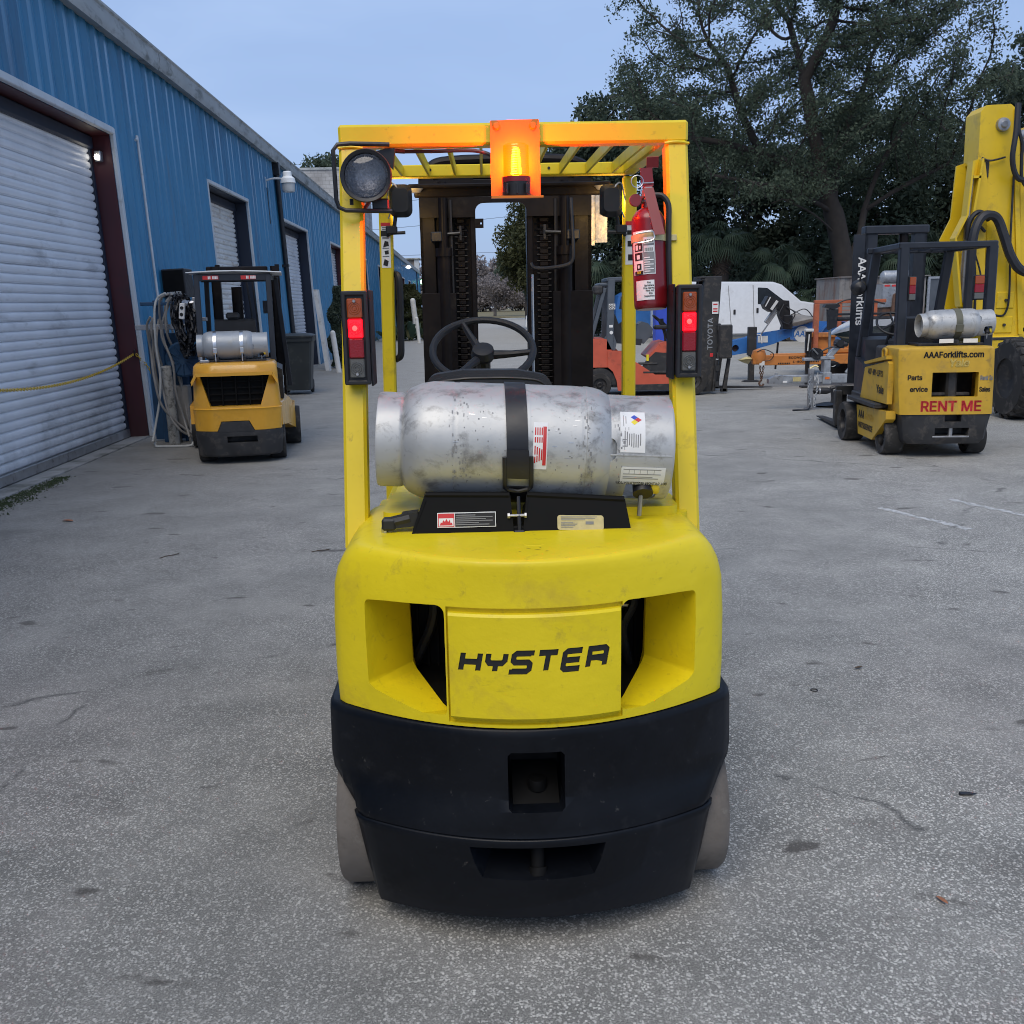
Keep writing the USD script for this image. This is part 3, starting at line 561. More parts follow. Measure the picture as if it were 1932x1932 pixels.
obj('wiring', [tube(spline([(-.30, .47, 1.918), (-.2, .45, 1.915), (-.12, .44, 1.914), (-.075, .43, 1.905), (-.05, .43, 1.89)], 6), .005, 8), tube(spline([(-.46, .40, 1.70), (-.43, .38, 1.73), (-.40, .42, 1.78)], 5), .005, 6), tube(spline([(-.385, .47, 1.86), (-.36, .45, 1.915), (-.30, .47, 1.918)], 5), .006, 6)], 'orange_ink' if False else 'black_plastic', hy)
# work lamp with its guard
wk = part('work_lamp', hy); lx, lz, ly_l = -0.394, 1.838, 0.335
obj('housing', [lathe([(.001, .055), (.035, .055), (.058, .035), (.066, .0), (.0685, -.012), (.066, -.020), (.058, -.016), (.0575, -.004), (.0575, .050), (.001, .0535)], 36, (lx, ly_l, lz), 'y')], 'black_plastic', wk)
mat('sealed_glass', (0.42, 0.42, 0.45), 0.22, 0.95, var=0.3, scale=60, bump=1.0, bscale=170)
lm_ = lathe([(.001, -.016), (.02, -.0155), (.04, -.012), (.056, -.006), (.056, -.003), (.001, -.003)], 40, (lx, ly_l, lz), 'y')
glassmat('lens_clear', (0.92, 0.92, 0.92), 0.03)
obj('reflector', lathe([(.001, .045), (.02, .042), (.04, .028), (.055, -.002), (.057, -.002), (.057, .05), (.001, .052)], 40, (lx, ly_l, lz), 'y'), 'sealed_glass', wk, smooth=40)
obj('lens', lm_, 'lens_clear', wk, smooth=True)
obj('lamp_bracket', box((lx + .01, ly_l + .01, lz - .085), (lx + .055, ly_l + .05, lz - .055), .004), 'black_metal', wk)
obj('lamp_brace', hull([(lx + .02, ly_l + .03, lz + .068), (lx + .075, ly_l + .03, lz + .075), (lx + .075, ly_l + .06, lz + .075), (lx + .068, ly_l + .05, lz + .02), (lx + .068, ly_l + .03, lz + .02)]), 'black_metal', wk)
obj('stud', rod((lx - .045, ly_l + .02, lz - .07), (lx - .045, ly_l + .02, lz - .055), .005, 8), 'black_metal', wk)
gp = [(lx + .062, ly_l + .02, lz + .082), (lx - .04, ly_l - .0, lz + .083), (lx - .072, ly_l - .005, lz + .080), (lx - .084, ly_l - .005, lz + .066), (lx - .082, ly_l - .005, lz - .06), (lx - .076, ly_l - .005, lz - .078), (lx - .058, ly_l - .005, lz - .086), (lx + .062, ly_l + .02, lz - .088)]
obj('lamp_guard', tube(gp, 0.0058, 8), 'black_metal', wk)
# tail lights
def lensmat(name, col, em):
    M[name] = usdkit.material(stage, f'{W}/Looks/{name}', {'g': ('geometry', {}), 'w': ('noise_texture', dict(scale=260, detail=2)), 'b': ('bump', dict(strength=0.4, distance=0.002)), 'p': ('principled_bsdf', dict(base_color=col, roughness=0.12, coat_weight=0.4, coat_roughness=0.05, emission_color=em[0], emission_strength=em[1]))},
        [('g.position', 'w.vector'), ('w.fac', 'b.height'), ('b.normal', 'p.normal')], surface='p.BSDF')
lensmat('amber_lens', (0.30, 0.055, 0.006), ((1, .25, .02), 0.0)); lensmat('red_lit', (0.7, 0.01, 0.02), ((1.0, 0.004, 0.016), 0.75)); lensmat('red_lens', (0.24, 0.003, 0.010), ((1, .01, .02), 0.0)); lensmat('clear_lens', (0.10, 0.10, 0.092), ((1, 1, 1), 0.0)); lensmat('red_core', (1, .1, .1), ((1.0, 0.06, 0.05), 1.8))
for x0, x1, bx_ in ((-0.457, -0.400, -1), (0.419, 0.474, 1)):
    t = part('tail_light', hy); yr, z0, z1 = 0.235, 1.305, 1.535; c = (x0 + x1) / 2
    obj('housing', [box((x0 - .004, yr - .018, z0 - .004), (x1 + .004, yr + .030, z1 + .004), .006)], 'black_plastic', t)
    obj('surround', [box((x0 - .006, yr - .026, z0 - .006), (x1 + .006, yr - .016, z0 + .006), .003), box((x0 - .006, yr - .026, z1 - .006), (x1 + .006, yr - .016, z1 + .006), .003), box((x0 - .006, yr - .026, z0), (x0 + .006, yr - .016, z1), .003), box((x1 - .006, yr - .026, z0), (x1 + .006, yr - .016, z1), .003)], 'black_plastic', t)
    obj('mounting_plate', [box((x0 - .012 if bx_ > 0 else x1 + .004, yr, z0 - .012), (x0 - .006 if bx_ > 0 else x1 + .010, yr + .09, z1 + .008), .002), box((c - .02, yr + .03, z0 + .03), (c + .02, yr + .075, z1 - .03), .002)], 'black_metal', t)
    hgt = (z1 - z0 - .024) / 4
    for k, mt in enumerate(('clear_lens', 'red_lens', 'red_lit', 'amber_lens')):
        a = z0 + .012 + k * hgt
        obj('lens', [box((x0 + .009, yr - .026 - .002 * (k % 2), a), (x1 - .009, yr - .0175, a + hgt - .0012), .003)] + ([tube([(c + rr * math.cos(q), yr - .0285, a + hgt / 2 + rr * math.sin(q)) for q in np.arange(20) * np.pi / 10], .0009, 4, True) for rr in (.006, .011, .016)] if k != 1 else []), mt, t, label='lit red stop lamp lens' if k == 2 else None)
    obj('bulb_glow', [lathe([(.001, -.002), (r_, -.0012), (r_ * 1.1, 0), (.001, .001)], 12, (c + dx, yr - .0285, z0 + .012 + q_ * hgt), 'y') for dx, q_, r_ in ((-.001, 2.5, .0065),)], 'red_core', t)
    for z in (z0 + .022, z1 - .02): obj('screw', lathe([(.001, -.004), (.0035, -.004), (.0045, 0), (.001, 0)], 10, (c, yr - .0285, z), 'y'), 'steel_dull', t)
# tank cradle
br = part('tank_bracket', hy)
def plate_(x0, x1, xt0, xt1, zl, zr, tl, tr):
    return [hull([(x0, -.040, zl), (x1, -.040, zr), (x0, -.034, zl), (x1, -.034, zr), (xt0, -.012, tl), (xt1, -.012, tr), (xt0, -.006, tl), (xt1, -.006, tr)]),
            tube([(xt0 + .002, -.009, tl), (xt1 - .002, -.009, tr)], .0075, 8),
            hull([(x0, -.040, zl), (x0 + .004, -.040, zl), (xt0, -.018, tl - .012), (xt0 + .004, -.018, tl - .012), (x0 - .004, .10, zl), (x0, .10, zl), (xt0, .10, tl - .05), (xt0 - .004, .10, tl - .05)])]
obj('cradle_plate', plate_(-.294, -.032, -.252, -.040, .926, .932, 1.042, 1.036), 'cradle_black', br)
obj('cradle_plate', plate_(-.012, .262, .000, .246, .932, .924, 1.036, 1.018) + [hull([(.262, -.040, .926), (.258, -.040, .926), (.246, -.016, 1.0), (.242, -.016, 1.0), (.264, .10, .926), (.260, .10, .926), (.25, .10, .95), (.246, .1, .95)])], 'cradle_black', br)
obj('cradle_base', [box((-.28, -.03, .935), (.25, .28, .96), .004), box((-.26, .05, .96), (-.20, .24, .985), .004), box((.12, .05, .96), (.18, .24, .985), .004)], 'cradle_black', br)
obj('latch_arm', [rod((-.290, -.01, .985), (-.335, -.01, .975), .014, 8), box((-.36, -.025, .955), (-.325, .01, .985), .005), hull([(-.33, -.02, .96), (-.27, -.02, .965), (-.27, -.02, 1.0), (-.31, -.02, .995), (-.33, .02, .96), (-.27, .02, .965), (-.27, .02, 1.0), (-.31, .02, .995)])], 'black_plastic', br)
obj('latch_bolt', [rod((-.355, -.01, .935), (-.355, -.01, .962), .008, 8)], 'steel_bright', br)
obj('hinge_bolt', [rod((-.045, -.030, .988), (-.002, -.030, .988), .0035, 8), rod((-.048, -.03, .988), (-.042, -.03, .988), .007, 6), rod((-.006, -.03, .988), (-.001, -.03, .988), .007, 6)], 'steel_dull', br)
TZ = lambda x: 1.143 - 0.057 * x          # axis height of the cylinder
TY, TA = 0.14, math.atan(0.057)
R0 = 0.1535
def arc_strap(x0, x1, r, a0, a1, t, n=20):
    a = np.radians(np.linspace(a0, a1, n)); rings = []
    for q in a:
        d = np.array([0, math.cos(q), math.sin(q)])
        rings.append(np.array([np.array([x, TY, TZ(x)]) + d * rr for x, rr in ((x0, r), (x1, r), (x1, r + t), (x0, r + t))]))
    return loft(rings)
obj('strap', [arc_strap(-.046, .007, R0 + .001, 40, 200, .004), arc_strap(-.046, .007, R0 + .001, 216, 246, .004, 6)], 'black_metal', br)
ov = arc_strap(-.047, .008, R0 + .006, 178, 204, .008, 8)
loop = [(TY + (R0 + .010) * math.cos(math.radians(q)), TZ(-.02) + (R0 + .010) * math.sin(math.radians(q))) for q in (184, 193, 202, 209, 214, 217)]
lp = [(-.052, *loop[i]) for i in range(5)] + [(-.045, *loop[5]), (-.02, *(np.array(loop[5]) + (.004, -.006))), (.006, *loop[5])] + [(.013, *loop[i]) for i in range(4, -1, -1)]
obj('buckle', [ov, tube(lp, .006, 8)], 'black_metal', br)
obj('latch_rod', [tube([(-.0195, -.005, 1.03), (-.0195, -.03, .985), (-.0195, -.035, .95)], .005, 8), box((-.035, -.045, .935), (-.005, -.02, .952), .004)], 'black_metal', br)
lw = part('warning_label', br)
tilt = lambda x, z: -.040 + (z - .93) / .112 * .028 - .0018
def decal(x0, x1, z0, z1, off, dz=0.0):
    return hull([(x, tilt(x, z) - o, z + dz * (x - x0)) for x in (x0, x1) for z in (z0, z1) for o in (off, off + .0006)])
obj('backing', decal(-.222, -.077, .962, .998, .0), 'white_label', lw)
obj('red_field', decal(-.220, -.180, .964, .996, .0008), 'red_ink', lw)
obj('black_field', decal(-.178, -.079, .964, .996, .0008), 'ink', lw)
obj('white_field', decal(-.218, -.182, .966, .985, .0016), 'white_label', lw)
fl_ = [(-.216, .968), (-.184, .968), (-.186, .975), (-.189, .973), (-.191, .982), (-.195, .976), (-.199, .984), (-.203, .977), (-.207, .981), (-.210, .974), (-.213, .976)]
obj('flame', [(lambda m: (np.stack([m[0][:, 0], np.array([tilt(x, z) - .0024 for x, z in m[0][:, [0, 2]]]) + m[0][:, 1] * .1, m[0][:, 2]], 1), m[1]))(prism(fl_, 0, .004, 'xz'))], 'red_ink', lw, smooth=False)
obj('print', [decal(-.176, -.170 + .085 * w_, z, z + .0018, .0016) for z, w_ in ((.968, .9), (.9725, .6), (.977, 1.), (.9815, .8), (.986, 1.), (.9905, .5))], 'ink_grey', lw)
dp = part('data_plate', br)
P_ = rpoly([(.075, .950), (.190, .946), (.190, .982), (.075, .986)], .007)
obj('plate', (lambda m: (np.stack([m[0][:, 0], np.array([tilt(x, z) for x, z in m[0][:, [0, 2]]]) - m[0][:, 1], m[0][:, 2]], 1), m[1][:, ::-1]))(prism(P_, 0, .001, 'xz')), 'tan_plate', dp, smooth=False)
obj('print', [decal(.084, .084 + l_, z, z + .0014, .0014, -.03) for z, l_ in ((.981, .09), (.9775, .085), (.974, .06), (.967, .03), (.9635, .04), (.960, .035), (.956, .03))] + [decal(.145, .165, .962, .969, .0014, -.03)], 'ink_grey', dp)
# steering wheel, seat, front lamps, mast
sw = part('steering_wheel', hy); sc_ = np.array([-0.096, 1.0, 1.349])
E1, E2 = np.array([1, 0, 0]), np.array([0, math.cos(.62), math.sin(.62)])
E3 = np.cross(E1, E2)
obj('rim', tube([sc_ + .171 * (math.cos(a) * E1 + math.sin(a) * E2 * .98) for a in np.arange(40) * np.pi / 20], .0125, 10, True), 'black_plastic', sw)
for a in (2.0, -0.1, 4.1): obj('spoke', tube([sc_ - E3 * .02 + .03 * (math.cos(a) * E1 + math.sin(a) * E2), sc_ - E3 * .012 + .1 * (math.cos(a) * E1 + math.sin(a) * E2), sc_ + .166 * (math.cos(a) * E1 + math.sin(a) * E2)], [.016, .012, .010], 8), 'black_plastic', sw)
obj('hub', (lambda m: (m[0] @ np.stack([E1, E2, E3]) + sc_, m[1]))(lathe([(.001, -.04), (.036, -.035), (.042, -.02), (.036, .004), (.028, .008), (.001, .009)], 20)), 'black_plastic', sw)
obj('column', rod(sc_ - E3 * .04, sc_ - E3 * .04 + (0, .22, -.30), .025, 10), 'black_plastic', sw)
seat = part('seat', hy)
bp_ = rpoly([(-.300, .86), (.130, .86), (.130, 1.215), (.09, 1.292), (0, 1.310), (-.16, 1.312), (-.25, 1.300), (-.300, 1.225)], .035, 5)
obj('backrest', [(lambda m: mv(m, (0, 0, 0)))(prism(bp_.buffer(-.012), .50, .60, 'xz')), prism(bp_, .512, .588, 'xz')], 'seat_vinyl', seat)
obj('cushion', box((-.285, .60, .86), (.105, .98, .97), .03), 'seat_vinyl', seat)
obj('piping', tube(spline([(-.292, .500, 1.21), (-.245, .500, 1.272), (-.17, .500, 1.287), (-.09, .500, 1.289), (.02, .500, 1.285), (.08, .500, 1.268), (.122, .500, 1.20)], 5), .004, 6), 'black_plastic', seat)
mat('lamp_glow', (1, .8, .5), .4, var=0, emit=((1.0, .65, .25), 1.2))
for sx, x, z in ((-1, -.378, 1.873), (1, .385, 1.862)):
    m_ = part('headlamp', hy)
    obj('shell', (lambda v: mv(v, (x, 1.34, z)))(hull([(a, b, c) for a, c in np.array(rpoly([(-.042, -.058), (.040, -.058), (.040, .058), (-.042, .058)], .025).exterior.coords) for b in (0, .001)] + [(a * .7, -.03, c * .7) for a, c in np.array(rpoly([(-.042, -.058), (.040, -.058), (.040, .058), (-.042, .058)], .025).exterior.coords)])), 'black_plastic', m_)
    obj('lit_lens', lathe([(.001, .004), (.03, .004), (.03, -.002), (.001, -.002)], 20, (x, 1.343, z), 'y'), 'lamp_glow', m_)
    DLt = UsdLux.DiskLight.Define(stage, str(m_.GetPath()) + '/headlamp_light'); DLt.CreateRadiusAttr(.028); DLt.CreateIntensityAttr(0.14); DLt.CreateNormalizeAttr(True); DLt.CreateColorAttr(Gf.Vec3f(1.0, .62, .22)); DLt.AddTranslateOp().Set(Gf.Vec3d(x, 1.352, z)); DLt.AddRotateXOp().Set(90.0)
    obj('stalk', [tube([(x + sx * .02, 1.345, z - .03), (x + sx * .03, 1.35, z - .1), (x + sx * .058, 1.37, z - .12)], .007, 8), box((x + sx * .02, 1.34, z - .115), (x + sx * .06, 1.38, z - .085), .004), rod((x - sx * .01, 1.35, z - .11), (x + sx * .045, 1.35, z - .112), .006, 8)], 'black_plastic', m_)
    obj('wire', tube(spline([(x + sx * .05, 1.35, z - .06), (x + sx * .01, 1.32, z + .03), (x + sx * .035, 1.33, z + .06), (x + sx * .055, 1.36, z + .0)], 5), .0028, 5), 'steel_dull', m_)
obj('grab_handle', tube(spline([(-.425, 1.43, 1.62), (-.405, 1.40, 1.61), (-.400, 1.395, 1.56), (-.404, 1.41, 1.40), (-.408, 1.42, 1.32), (-.428, 1.45, 1.30)], 6), .013, 8), 'black_plastic', hy)
ml = part('leg_label', hy); fx_ = lambda z: -.436 + (1.95 - z) / 1.23 * -.034; fy_ = lambda z: 1.375 + (1.95 - z) / 1.23 * .125 - .0283
def ld(x0, x1, z0, z1, o=0.0, ox=0.0): return hull([(fx_(z) + ox + x, fy_(z) - o - e, z) for x in (x0, x1) for z in (z0, z1) for e in (0, .0006)])
obj('backing', ld(-.017, .017, 1.64, 1.80), 'white_label', ml); obj('red_band', ld(-.017, .017, 1.788, 1.80, .0008), 'red_ink', ml); obj('black_band', ld(-.017, .017, 1.752, 1.772, .0008), 'ink', ml)
obj('pictogram', [hull([(fx_(z) + x, fy_(z) - .0012, z) for x, z in p_] + [(fx_(z) + x, fy_(z) - .0008, z) for x, z in p_]) for p_ in (((-.011, 1.713), (.011, 1.718), (.009, 1.733), (-.004, 1.736)), ((-.003, 1.687), (.010, 1.690), (.009, 1.703), (-.006, 1.700)), ((-.012, 1.650), (.004, 1.645), (.009, 1.664), (-.006, 1.672)))] + [ld(-.013, .011, z, z + .002, .0008) for z in (1.776, 1.782, 1.743, 1.747, 1.709, 1.680)], 'ink', ml)
ml2 = part('leg_label', hy); gx = lambda z: .458 + (1.95 - z) / 1.23 * .016
def le(x0, x1, z0, z1, o=0.0): return hull([(gx(z) + x, fy_(z) - o - e, z) for x in (x0, x1) for z in (z0, z1) for e in (0, .0006)])
obj('backing', le(-.018, .018, 1.635, 1.79), 'white_label', ml2); obj('red_band', le(-.018, .018, 1.776, 1.79, .0008), 'red_ink', ml2); obj('print', [le(-.012, .012, 1.742, 1.758, .0008), le(-.01, .008, 1.70, 1.72, .0008), le(-.008, .01, 1.65, 1.672, .0008)], 'ink', ml2)
mst = part('mast', hy); Y0 = 1.93
for sx, xo, xi in ((-1, -.346, -.112), (1, .378, .104)):
    w_ = abs(xo - xi); q = lambda t: xo + (xi - xo) * t
    ch = lambda a, b, y0, y1: [box((q(a), y0, .08), (q(a + .05 * 1), y1, 2.07)), box((q(a), y0, .08), (q(b), y0 + .012, 2.07)), box((q(a), y1 - .012, .08), (q(b), y1, 2.07))]
    obj('outer_rail', ch(.0, .26, Y0, Y0 + .14), 'mast_metal', mst); obj('inner_rail', ch(.30, .56, Y0 + .02, Y0 + .13), 'mast_metal', mst)
    obj('lift_cylinder', [rod((q(.42), Y0 - .035, .15), (q(.42), Y0 - .035, 1.72), .03, 14), rod((q(.42), Y0 - .035, 1.72), (q(.42), Y0 - .035, 2.0), .018, 12), rod((q(.42), Y0 - .035, 1.70), (q(.42), Y0 - .035, 1.735), .036, 14)], 'mast_metal', mst)
    obj('web_plate', box((q(.26), Y0 + .05, .1), (q(.98), Y0 + .06, 2.04)), 'mast_metal', mst)
    obj('edge_rail', box((q(.90), Y0 + .0, .1), (q(1.0), Y0 + .11, 2.0), .004), 'mast_metal', mst)
    obj('chain', [box((q(.66), Y0 + .02, z), (q(.80), Y0 + .034, z + .018), .003) for z in np.arange(.2, 1.98, .026)] + [rod((q(.62), Y0 + .027, z + .022), (q(.84), Y0 + .027, z + .022), .004, 6) for z in np.arange(.2, 1.98, .026)], 'mast_metal', mst)
    obj('hose', [tube(spline([(q(.56), Y0 - .02, .3), (q(.57), Y0 - .02, 1.1), (q(.55), Y0 - .02, 1.93)], 8), .008, 6)], 'black_plastic', mst)
    obj('guard_panel', [box((q(.0), Y0 - .055, .1), (q(.62), Y0 - .05, 1.55), .002)], 'mast_metal', mst)
    obj('chain_anchor', [box((q(.2), Y0 - .06, 1.76), (q(.40), Y0 - .01, 1.80), .004), rod((q(.4), Y0 - .03, 1.79), (q(.72), Y0 - .03, 1.795), .007, 8), box((q(.70), Y0 - .02, 1.765), (q(.75), Y0 - .012, 1.825), .002)], 'black_metal', mst)
obj('crosshead', [tube(spline([(-.31, Y0 + .08, 2.05), (-.28, Y0 + .08, 2.085), (-.2, Y0 + .08, 2.098), (.0, Y0 + .08, 2.102), (.25, Y0 + .08, 2.098), (.34, Y0 + .08, 2.08), (.37, Y0 + .08, 2.05)], 5), .022, 10), box((-.33, Y0 + .05, 2.02), (.37, Y0 + .11, 2.075), .01)], 'mast_metal', mst)
arch = Polygon([(-.346, 1.86), (-.346, 2.01), (.378, 2.01), (.378, 1.86)]).difference(rpoly([(-.112, 1.5), (.104, 1.5), (.104, 1.917), (-.112, 1.917)], .035, 5))
obj('crossmember', prism(arch, Y0 - .012, Y0 - .002, 'xz'), 'mast_metal', mst)
obj('lower_crossmember', box((-.33, Y0 + .02, .45), (.37, Y0 + .1, .62), .01), 'mast_metal', mst)
obj('tab', [prism(unary_union([sbox(-.115, 1.815, -.078, 1.853)]).difference(sbox(-.092, 1.83, -.085, 1.837)), Y0 - .02, Y0 - .014, 'xz')], 'mast_metal', mst, smooth=False)
obj('hose_guide', tube(spline([(.115, Y0 - .08, 1.665), (.125, Y0 - .085, 1.648), (.16, Y0 - .085, 1.642), (.245, Y0 - .085, 1.650), (.285, Y0 - .085, 1.668), (.292, Y0 - .085, 1.72), (.290, Y0 - .08, 1.80), (.285, Y0 - .07, 1.925)], 6), .0085, 8), 'steel_dull' if False else 'black_metal', mst)
obj('chrome_rod', rod((.122, Y0 - .06, .2), (.122, Y0 - .06, 1.62), .006, 8), 'steel_bright', mst)
mat('bare_plate', (0.75, 0.70, 0.62), 0.32, 0.85, var=0.1, scale=20, bump=0.25, bscale=40)
obj('light_plate', [hull([(x, y, z) for x, y in ((.400, Y0 + .04), (.449, Y0 + .031), (.400, Y0 + .046), (.449, Y0 + .037)) for z in (1.75, 1.945)]), box((.385, Y0 + .06, 1.74), (.40, Y0 + .08, 1.96))], 'bare_plate', mst)
obj('plate_bolt', rod((.424, Y0 + .03, 1.872), (.424, Y0 + .045, 1.872), .008, 10), 'black_metal', mst)
obj('lamp_bar', [box((-.36, 1.46, 1.93), (.40, 1.53, 1.945), .004), box((-.34, 1.50, 1.90), (.38, 1.52, 1.945), .004)], 'mast_metal', mst)
for x in (-.335, .37): obj('marker_lamp', lathe([(.001, 1.912), (.02, 1.915), (.032, 1.928), (.001, 1.93)], 18, (x, 1.47, 0)), 'bare_plate', mst)
obj('carriage', [box((-.40, Y0 + .16, .10), (.43, Y0 + .20, .20), .01), box((-.40, Y0 + .16, .42), (.43, Y0 + .20, .50), .01)] + [box((x, Y0 + .205, .06), (x + .1, Y0 + .24, .55), .006) for x in (-.32, .25)], 'mast_metal', hy)
for x in (-.32, .25): obj('fork', hull([(x, Y0 + .205, .05), (x + .1, Y0 + .205, .05), (x, Y0 + .205, .09), (x + .1, Y0 + .205, .09), (x + .01, Y0 + 1.2, .05), (x + .09, Y0 + 1.2, .05), (x + .01, Y0 + 1.2, .06), (x + .09, Y0 + 1.2, .06)]), 'black_metal', hy)

# the gas cylinder on it
def cylinder_metal(name, col, rough, metal, marks):
    mat(name, col, rough, metal, var=0.10, scale=7, bump=0.15, bscale=30, rvar=.12, dirt=[((0.12, 0.115, 0.11), marks, 11, (1, 1.6, 1.0)), ((0.20, 0.19, 0.17), marks * .6, 38), ((0.30, 0.28, 0.22), .12, 4)])
cylinder_metal('alu_worn', (0.45, 0.455, 0.445), 0.47, 0.45, 0.35)
cylinder_metal('grey_cyl', (0.30, 0.325, 0.35), 0.42, 0.2, 0.05)
def gas_cylinder(label, loc, rz, mt, scale=1.0, ry=0.0, collar_open=True, tilt_labels=True, matrix=None, roll=0.0):
    """Lies along x; local origin at the middle of its axis; the valve end is at +x."""
    c = thing('gas_cylinder', label, 'gas cylinder', loc, rz, matrix=matrix)
    q = lambda m: mv(m, s=scale, ry=ry)
    R = .1535
    obj('shell', q(lathe([(.001, -.330), (.08, -.327), (.112, -.318), (.134, -.300), (.147, -.272), (R, -.240), (R, -.19), (R - .0012, -.186), (R - .0012, -.176), (R, -.172), (R, -.008), (R + .0008, -.004), (R + .0008, .004), (R, .008), (R, .13), (R - .0012, .134), (R - .0012, .144), (R, .146), (R, .152), (.151, .170), (.146, .188), (.137, .204), (.122, .224), (.095, .245), (.05, .258), (.001, .262)], 64, axis='x')), mt, c, smooth=28)
    obj('foot_ring', q(lathe([(.108, -.300), (.119, -.314), (.122, -.322), (.122, -.372), (.120, -.378), (.115, -.378), (.113, -.372), (.113, -.31)], 56, axis='x', closed=True)), mt, c, smooth=35)
    # the collar: a rolled sheet with hand and valve openings
    n = 72; out = []
    g0 = lathe([(.1345, .198), (.1345, .362), (.132, .368), (.128, .364), (.128, .198)], n, axis='x', closed=True)
    cm = man(g0)
    def opening(a, x0, x1, half, deep=.2):
        d = np.array([0, math.cos(a), math.sin(a)]); e = np.array([0, -math.sin(a), math.cos(a)])
        P = np.array(sbox(x0, -half, x1, half).buffer(-.02).buffer(.0199).exterior.coords)
        return man(hull([np.array([u, 0, 0]) + d * r + e * w for u, w in P for r in (.06, .06 + deep)]))
    ra = roll
    cm = cm - opening(math.radians(-128) + ra, .252, .336, .046)
    cm = cm - opening(math.radians(70) + ra, .25, .34, .05)
    cm = cm - opening(math.radians(176) + ra, .17, .222, .030)
    obj('collar', q(of(cm)), mt, c, smooth=35)
    obj('seam', q(beam((.205, -.1345 * math.cos(ra + .02), -.1345 * math.sin(ra + .02)), (.362, -.1345 * math.cos(ra + .02), -.1345 * math.sin(ra + .02)), .004, .002, .0005, (0, 1, 0))), mt, c)
    v = part('valve', c)
    obj('body', [q(rod((.26, 0, 0), (.34, 0, 0), .022, 12)), q(rod((.305, 0, 0), (.305, -.06, -.06), .016, 10)), q(box((.29, -.02, -.03), (.33, .02, .03), .006))], 'steel_dull', v)
    obj('coupling', [q(rod((.300, -.055, -.055), (.300, -.098, -.106), .026, 14))], 'black_plastic', v)
    obj('knob', [q(lathe([(.001, .318), (.022, .318), (.026, .322), (.026, .338), (.022, .342), (.001, .342)], 12, (0, -.080, -.082), 'x'))], 'yellow_dusty', v)
    obj('stem', q(rod((.296, -.088, -.10), (.296, -.085, -.165), .006, 8)), 'steel_dull', v)
    return c, q
gc, q = gas_cylinder('dented bare aluminium gas cylinder strapped across the back of the nearest yellow forklift', (HX + .006 * math.cos(HR) - TY * math.sin(HR), HY_ + TY * math.cos(HR), TZ(.006)), HR, 'alu_worn', ry=TA)
def on_cyl(r, x0, x1, a0, a1, t=.0006, n=8):
    a = np.radians(np.linspace(a0, a1, n)); rings = []
    for w in a:
        d = np.array([0, -math.cos(w), math.sin(w)])
        rings.append(np.array([np.array([x, 0, 0]) + d * rr for x, rr in ((x0, r), (x0, r + t), (x1, r + t), (x1, r))]))
    return mv(loft(rings), ry=TA)
def curved_text(s, h, r, xc, ac, flip=False, vertical=False, squeeze=1.0):
    v, f = text(s, h, .0006, True, True, squeeze); v = v.copy()
    if vertical: v[:, [0, 1]] = np.stack([v[:, 1], -v[:, 0]], 1)
    if flip: v[:, :2] *= -1
    a = math.radians(ac) + v[:, 1] / r
    w = np.stack([xc + v[:, 0], -(r + v[:, 2]) * np.cos(a), (r + v[:, 2]) * np.sin(a)], 1)
    return mv((w, f), ry=TA)
fl2 = part('hazard_label', gc)
obj('backing', on_cyl(.1348, .230, .292, 2, 48), 'white_label', fl2)
obj('diamond', [(lambda v: mv(v, ry=TA))((np.array([[.265 + dx, -.1356 * math.cos(math.radians(38) + dz / .135), .1356 * math.sin(math.radians(38) + dz / .135)] for dx, dz in p_]), np.array([[0, 1, 2], [0, 2, 3]]))) for p_ in (((0, 0), (.009, .007), (0, .014), (-.009, .007)),)], 'blue_ink', fl2, smooth=False)
obj('diamond', [(lambda v: mv(v, ry=TA))((np.array([[.265 + dx, -.1356 * math.cos(math.radians(38) + dz / .135), .1356 * math.sin(math.radians(38) + dz / .135)] for dx, dz in p_]), np.array([[0, 1, 2], [0, 2, 3]]))) for p_ in (((.0095, -.0068), (.0185, 0), (.0095, .0068), (.0005, 0)),)], 'red_ink', fl2, smooth=False)
obj('diamond', [(lambda v: mv(v, ry=TA))((np.array([[.265 + dx, -.1356 * math.cos(math.radians(38) + dz / .135), .1356 * math.sin(math.radians(38) + dz / .135)] for dx, dz in p_]), np.array([[0, 1, 2], [0, 2, 3]]))) for p_ in (((0, -.0145), (.009, -.0072), (0, 0), (-.009, -.0072)),)], 'yellow_ink', fl2, smooth=False)
rg = np.random.default_rng(8)
obj('print', [on_cyl(.1354, .240 + .0055 * k, .2425 + .0055 * k, 7 + rg.uniform(0, 3), 20 + rg.uniform(0, 5), .0004, 4) for k in range(8)] + [on_cyl(.1354, .237, .2385, 30, 43, .0004, 4), on_cyl(.1354, .243, .2445, 33, 42, .0004, 4), on_cyl(.1354, .235, .245, 8, 9, .0004, 3), on_cyl(.1354, .235, .245, 15, 16, .0004, 3), on_cyl(.1354, .237, .243, 11, 14, .0004, 3)], 'ink_grey', fl2)
ql = part('qualification_label', gc)
obj('backing', on_cyl(.1348, .236, .348, -36, -14), 'white_label', ql)
obj('lettering', [curved_text('DOT CYLINDER REQUALIFICATION', .0075, .1354, .292, -32.5, True, False, .72)], 'ink', ql, smooth=False)
obj('print', [on_cyl(.1354, .242, .242 + l_, a, a + .8, .0004, 3) for a, l_ in ((-28, .09), (-26, .075), (-22.5, .095), (-17, .095))] + [on_cyl(.1354, x, x + .001, -22, -17, .0004, 3) for x in (.256, .269, .284, .302, .319)], 'ink_grey', ql)
sl_ = part('service_label', gc)
obj('backing', on_cyl(.1537, .012, .047, -16, 28), 'white_label', sl_)
obj('red_field', on_cyl(.1543, .036, .0445, -12, 24), 'red_ink', sl_)
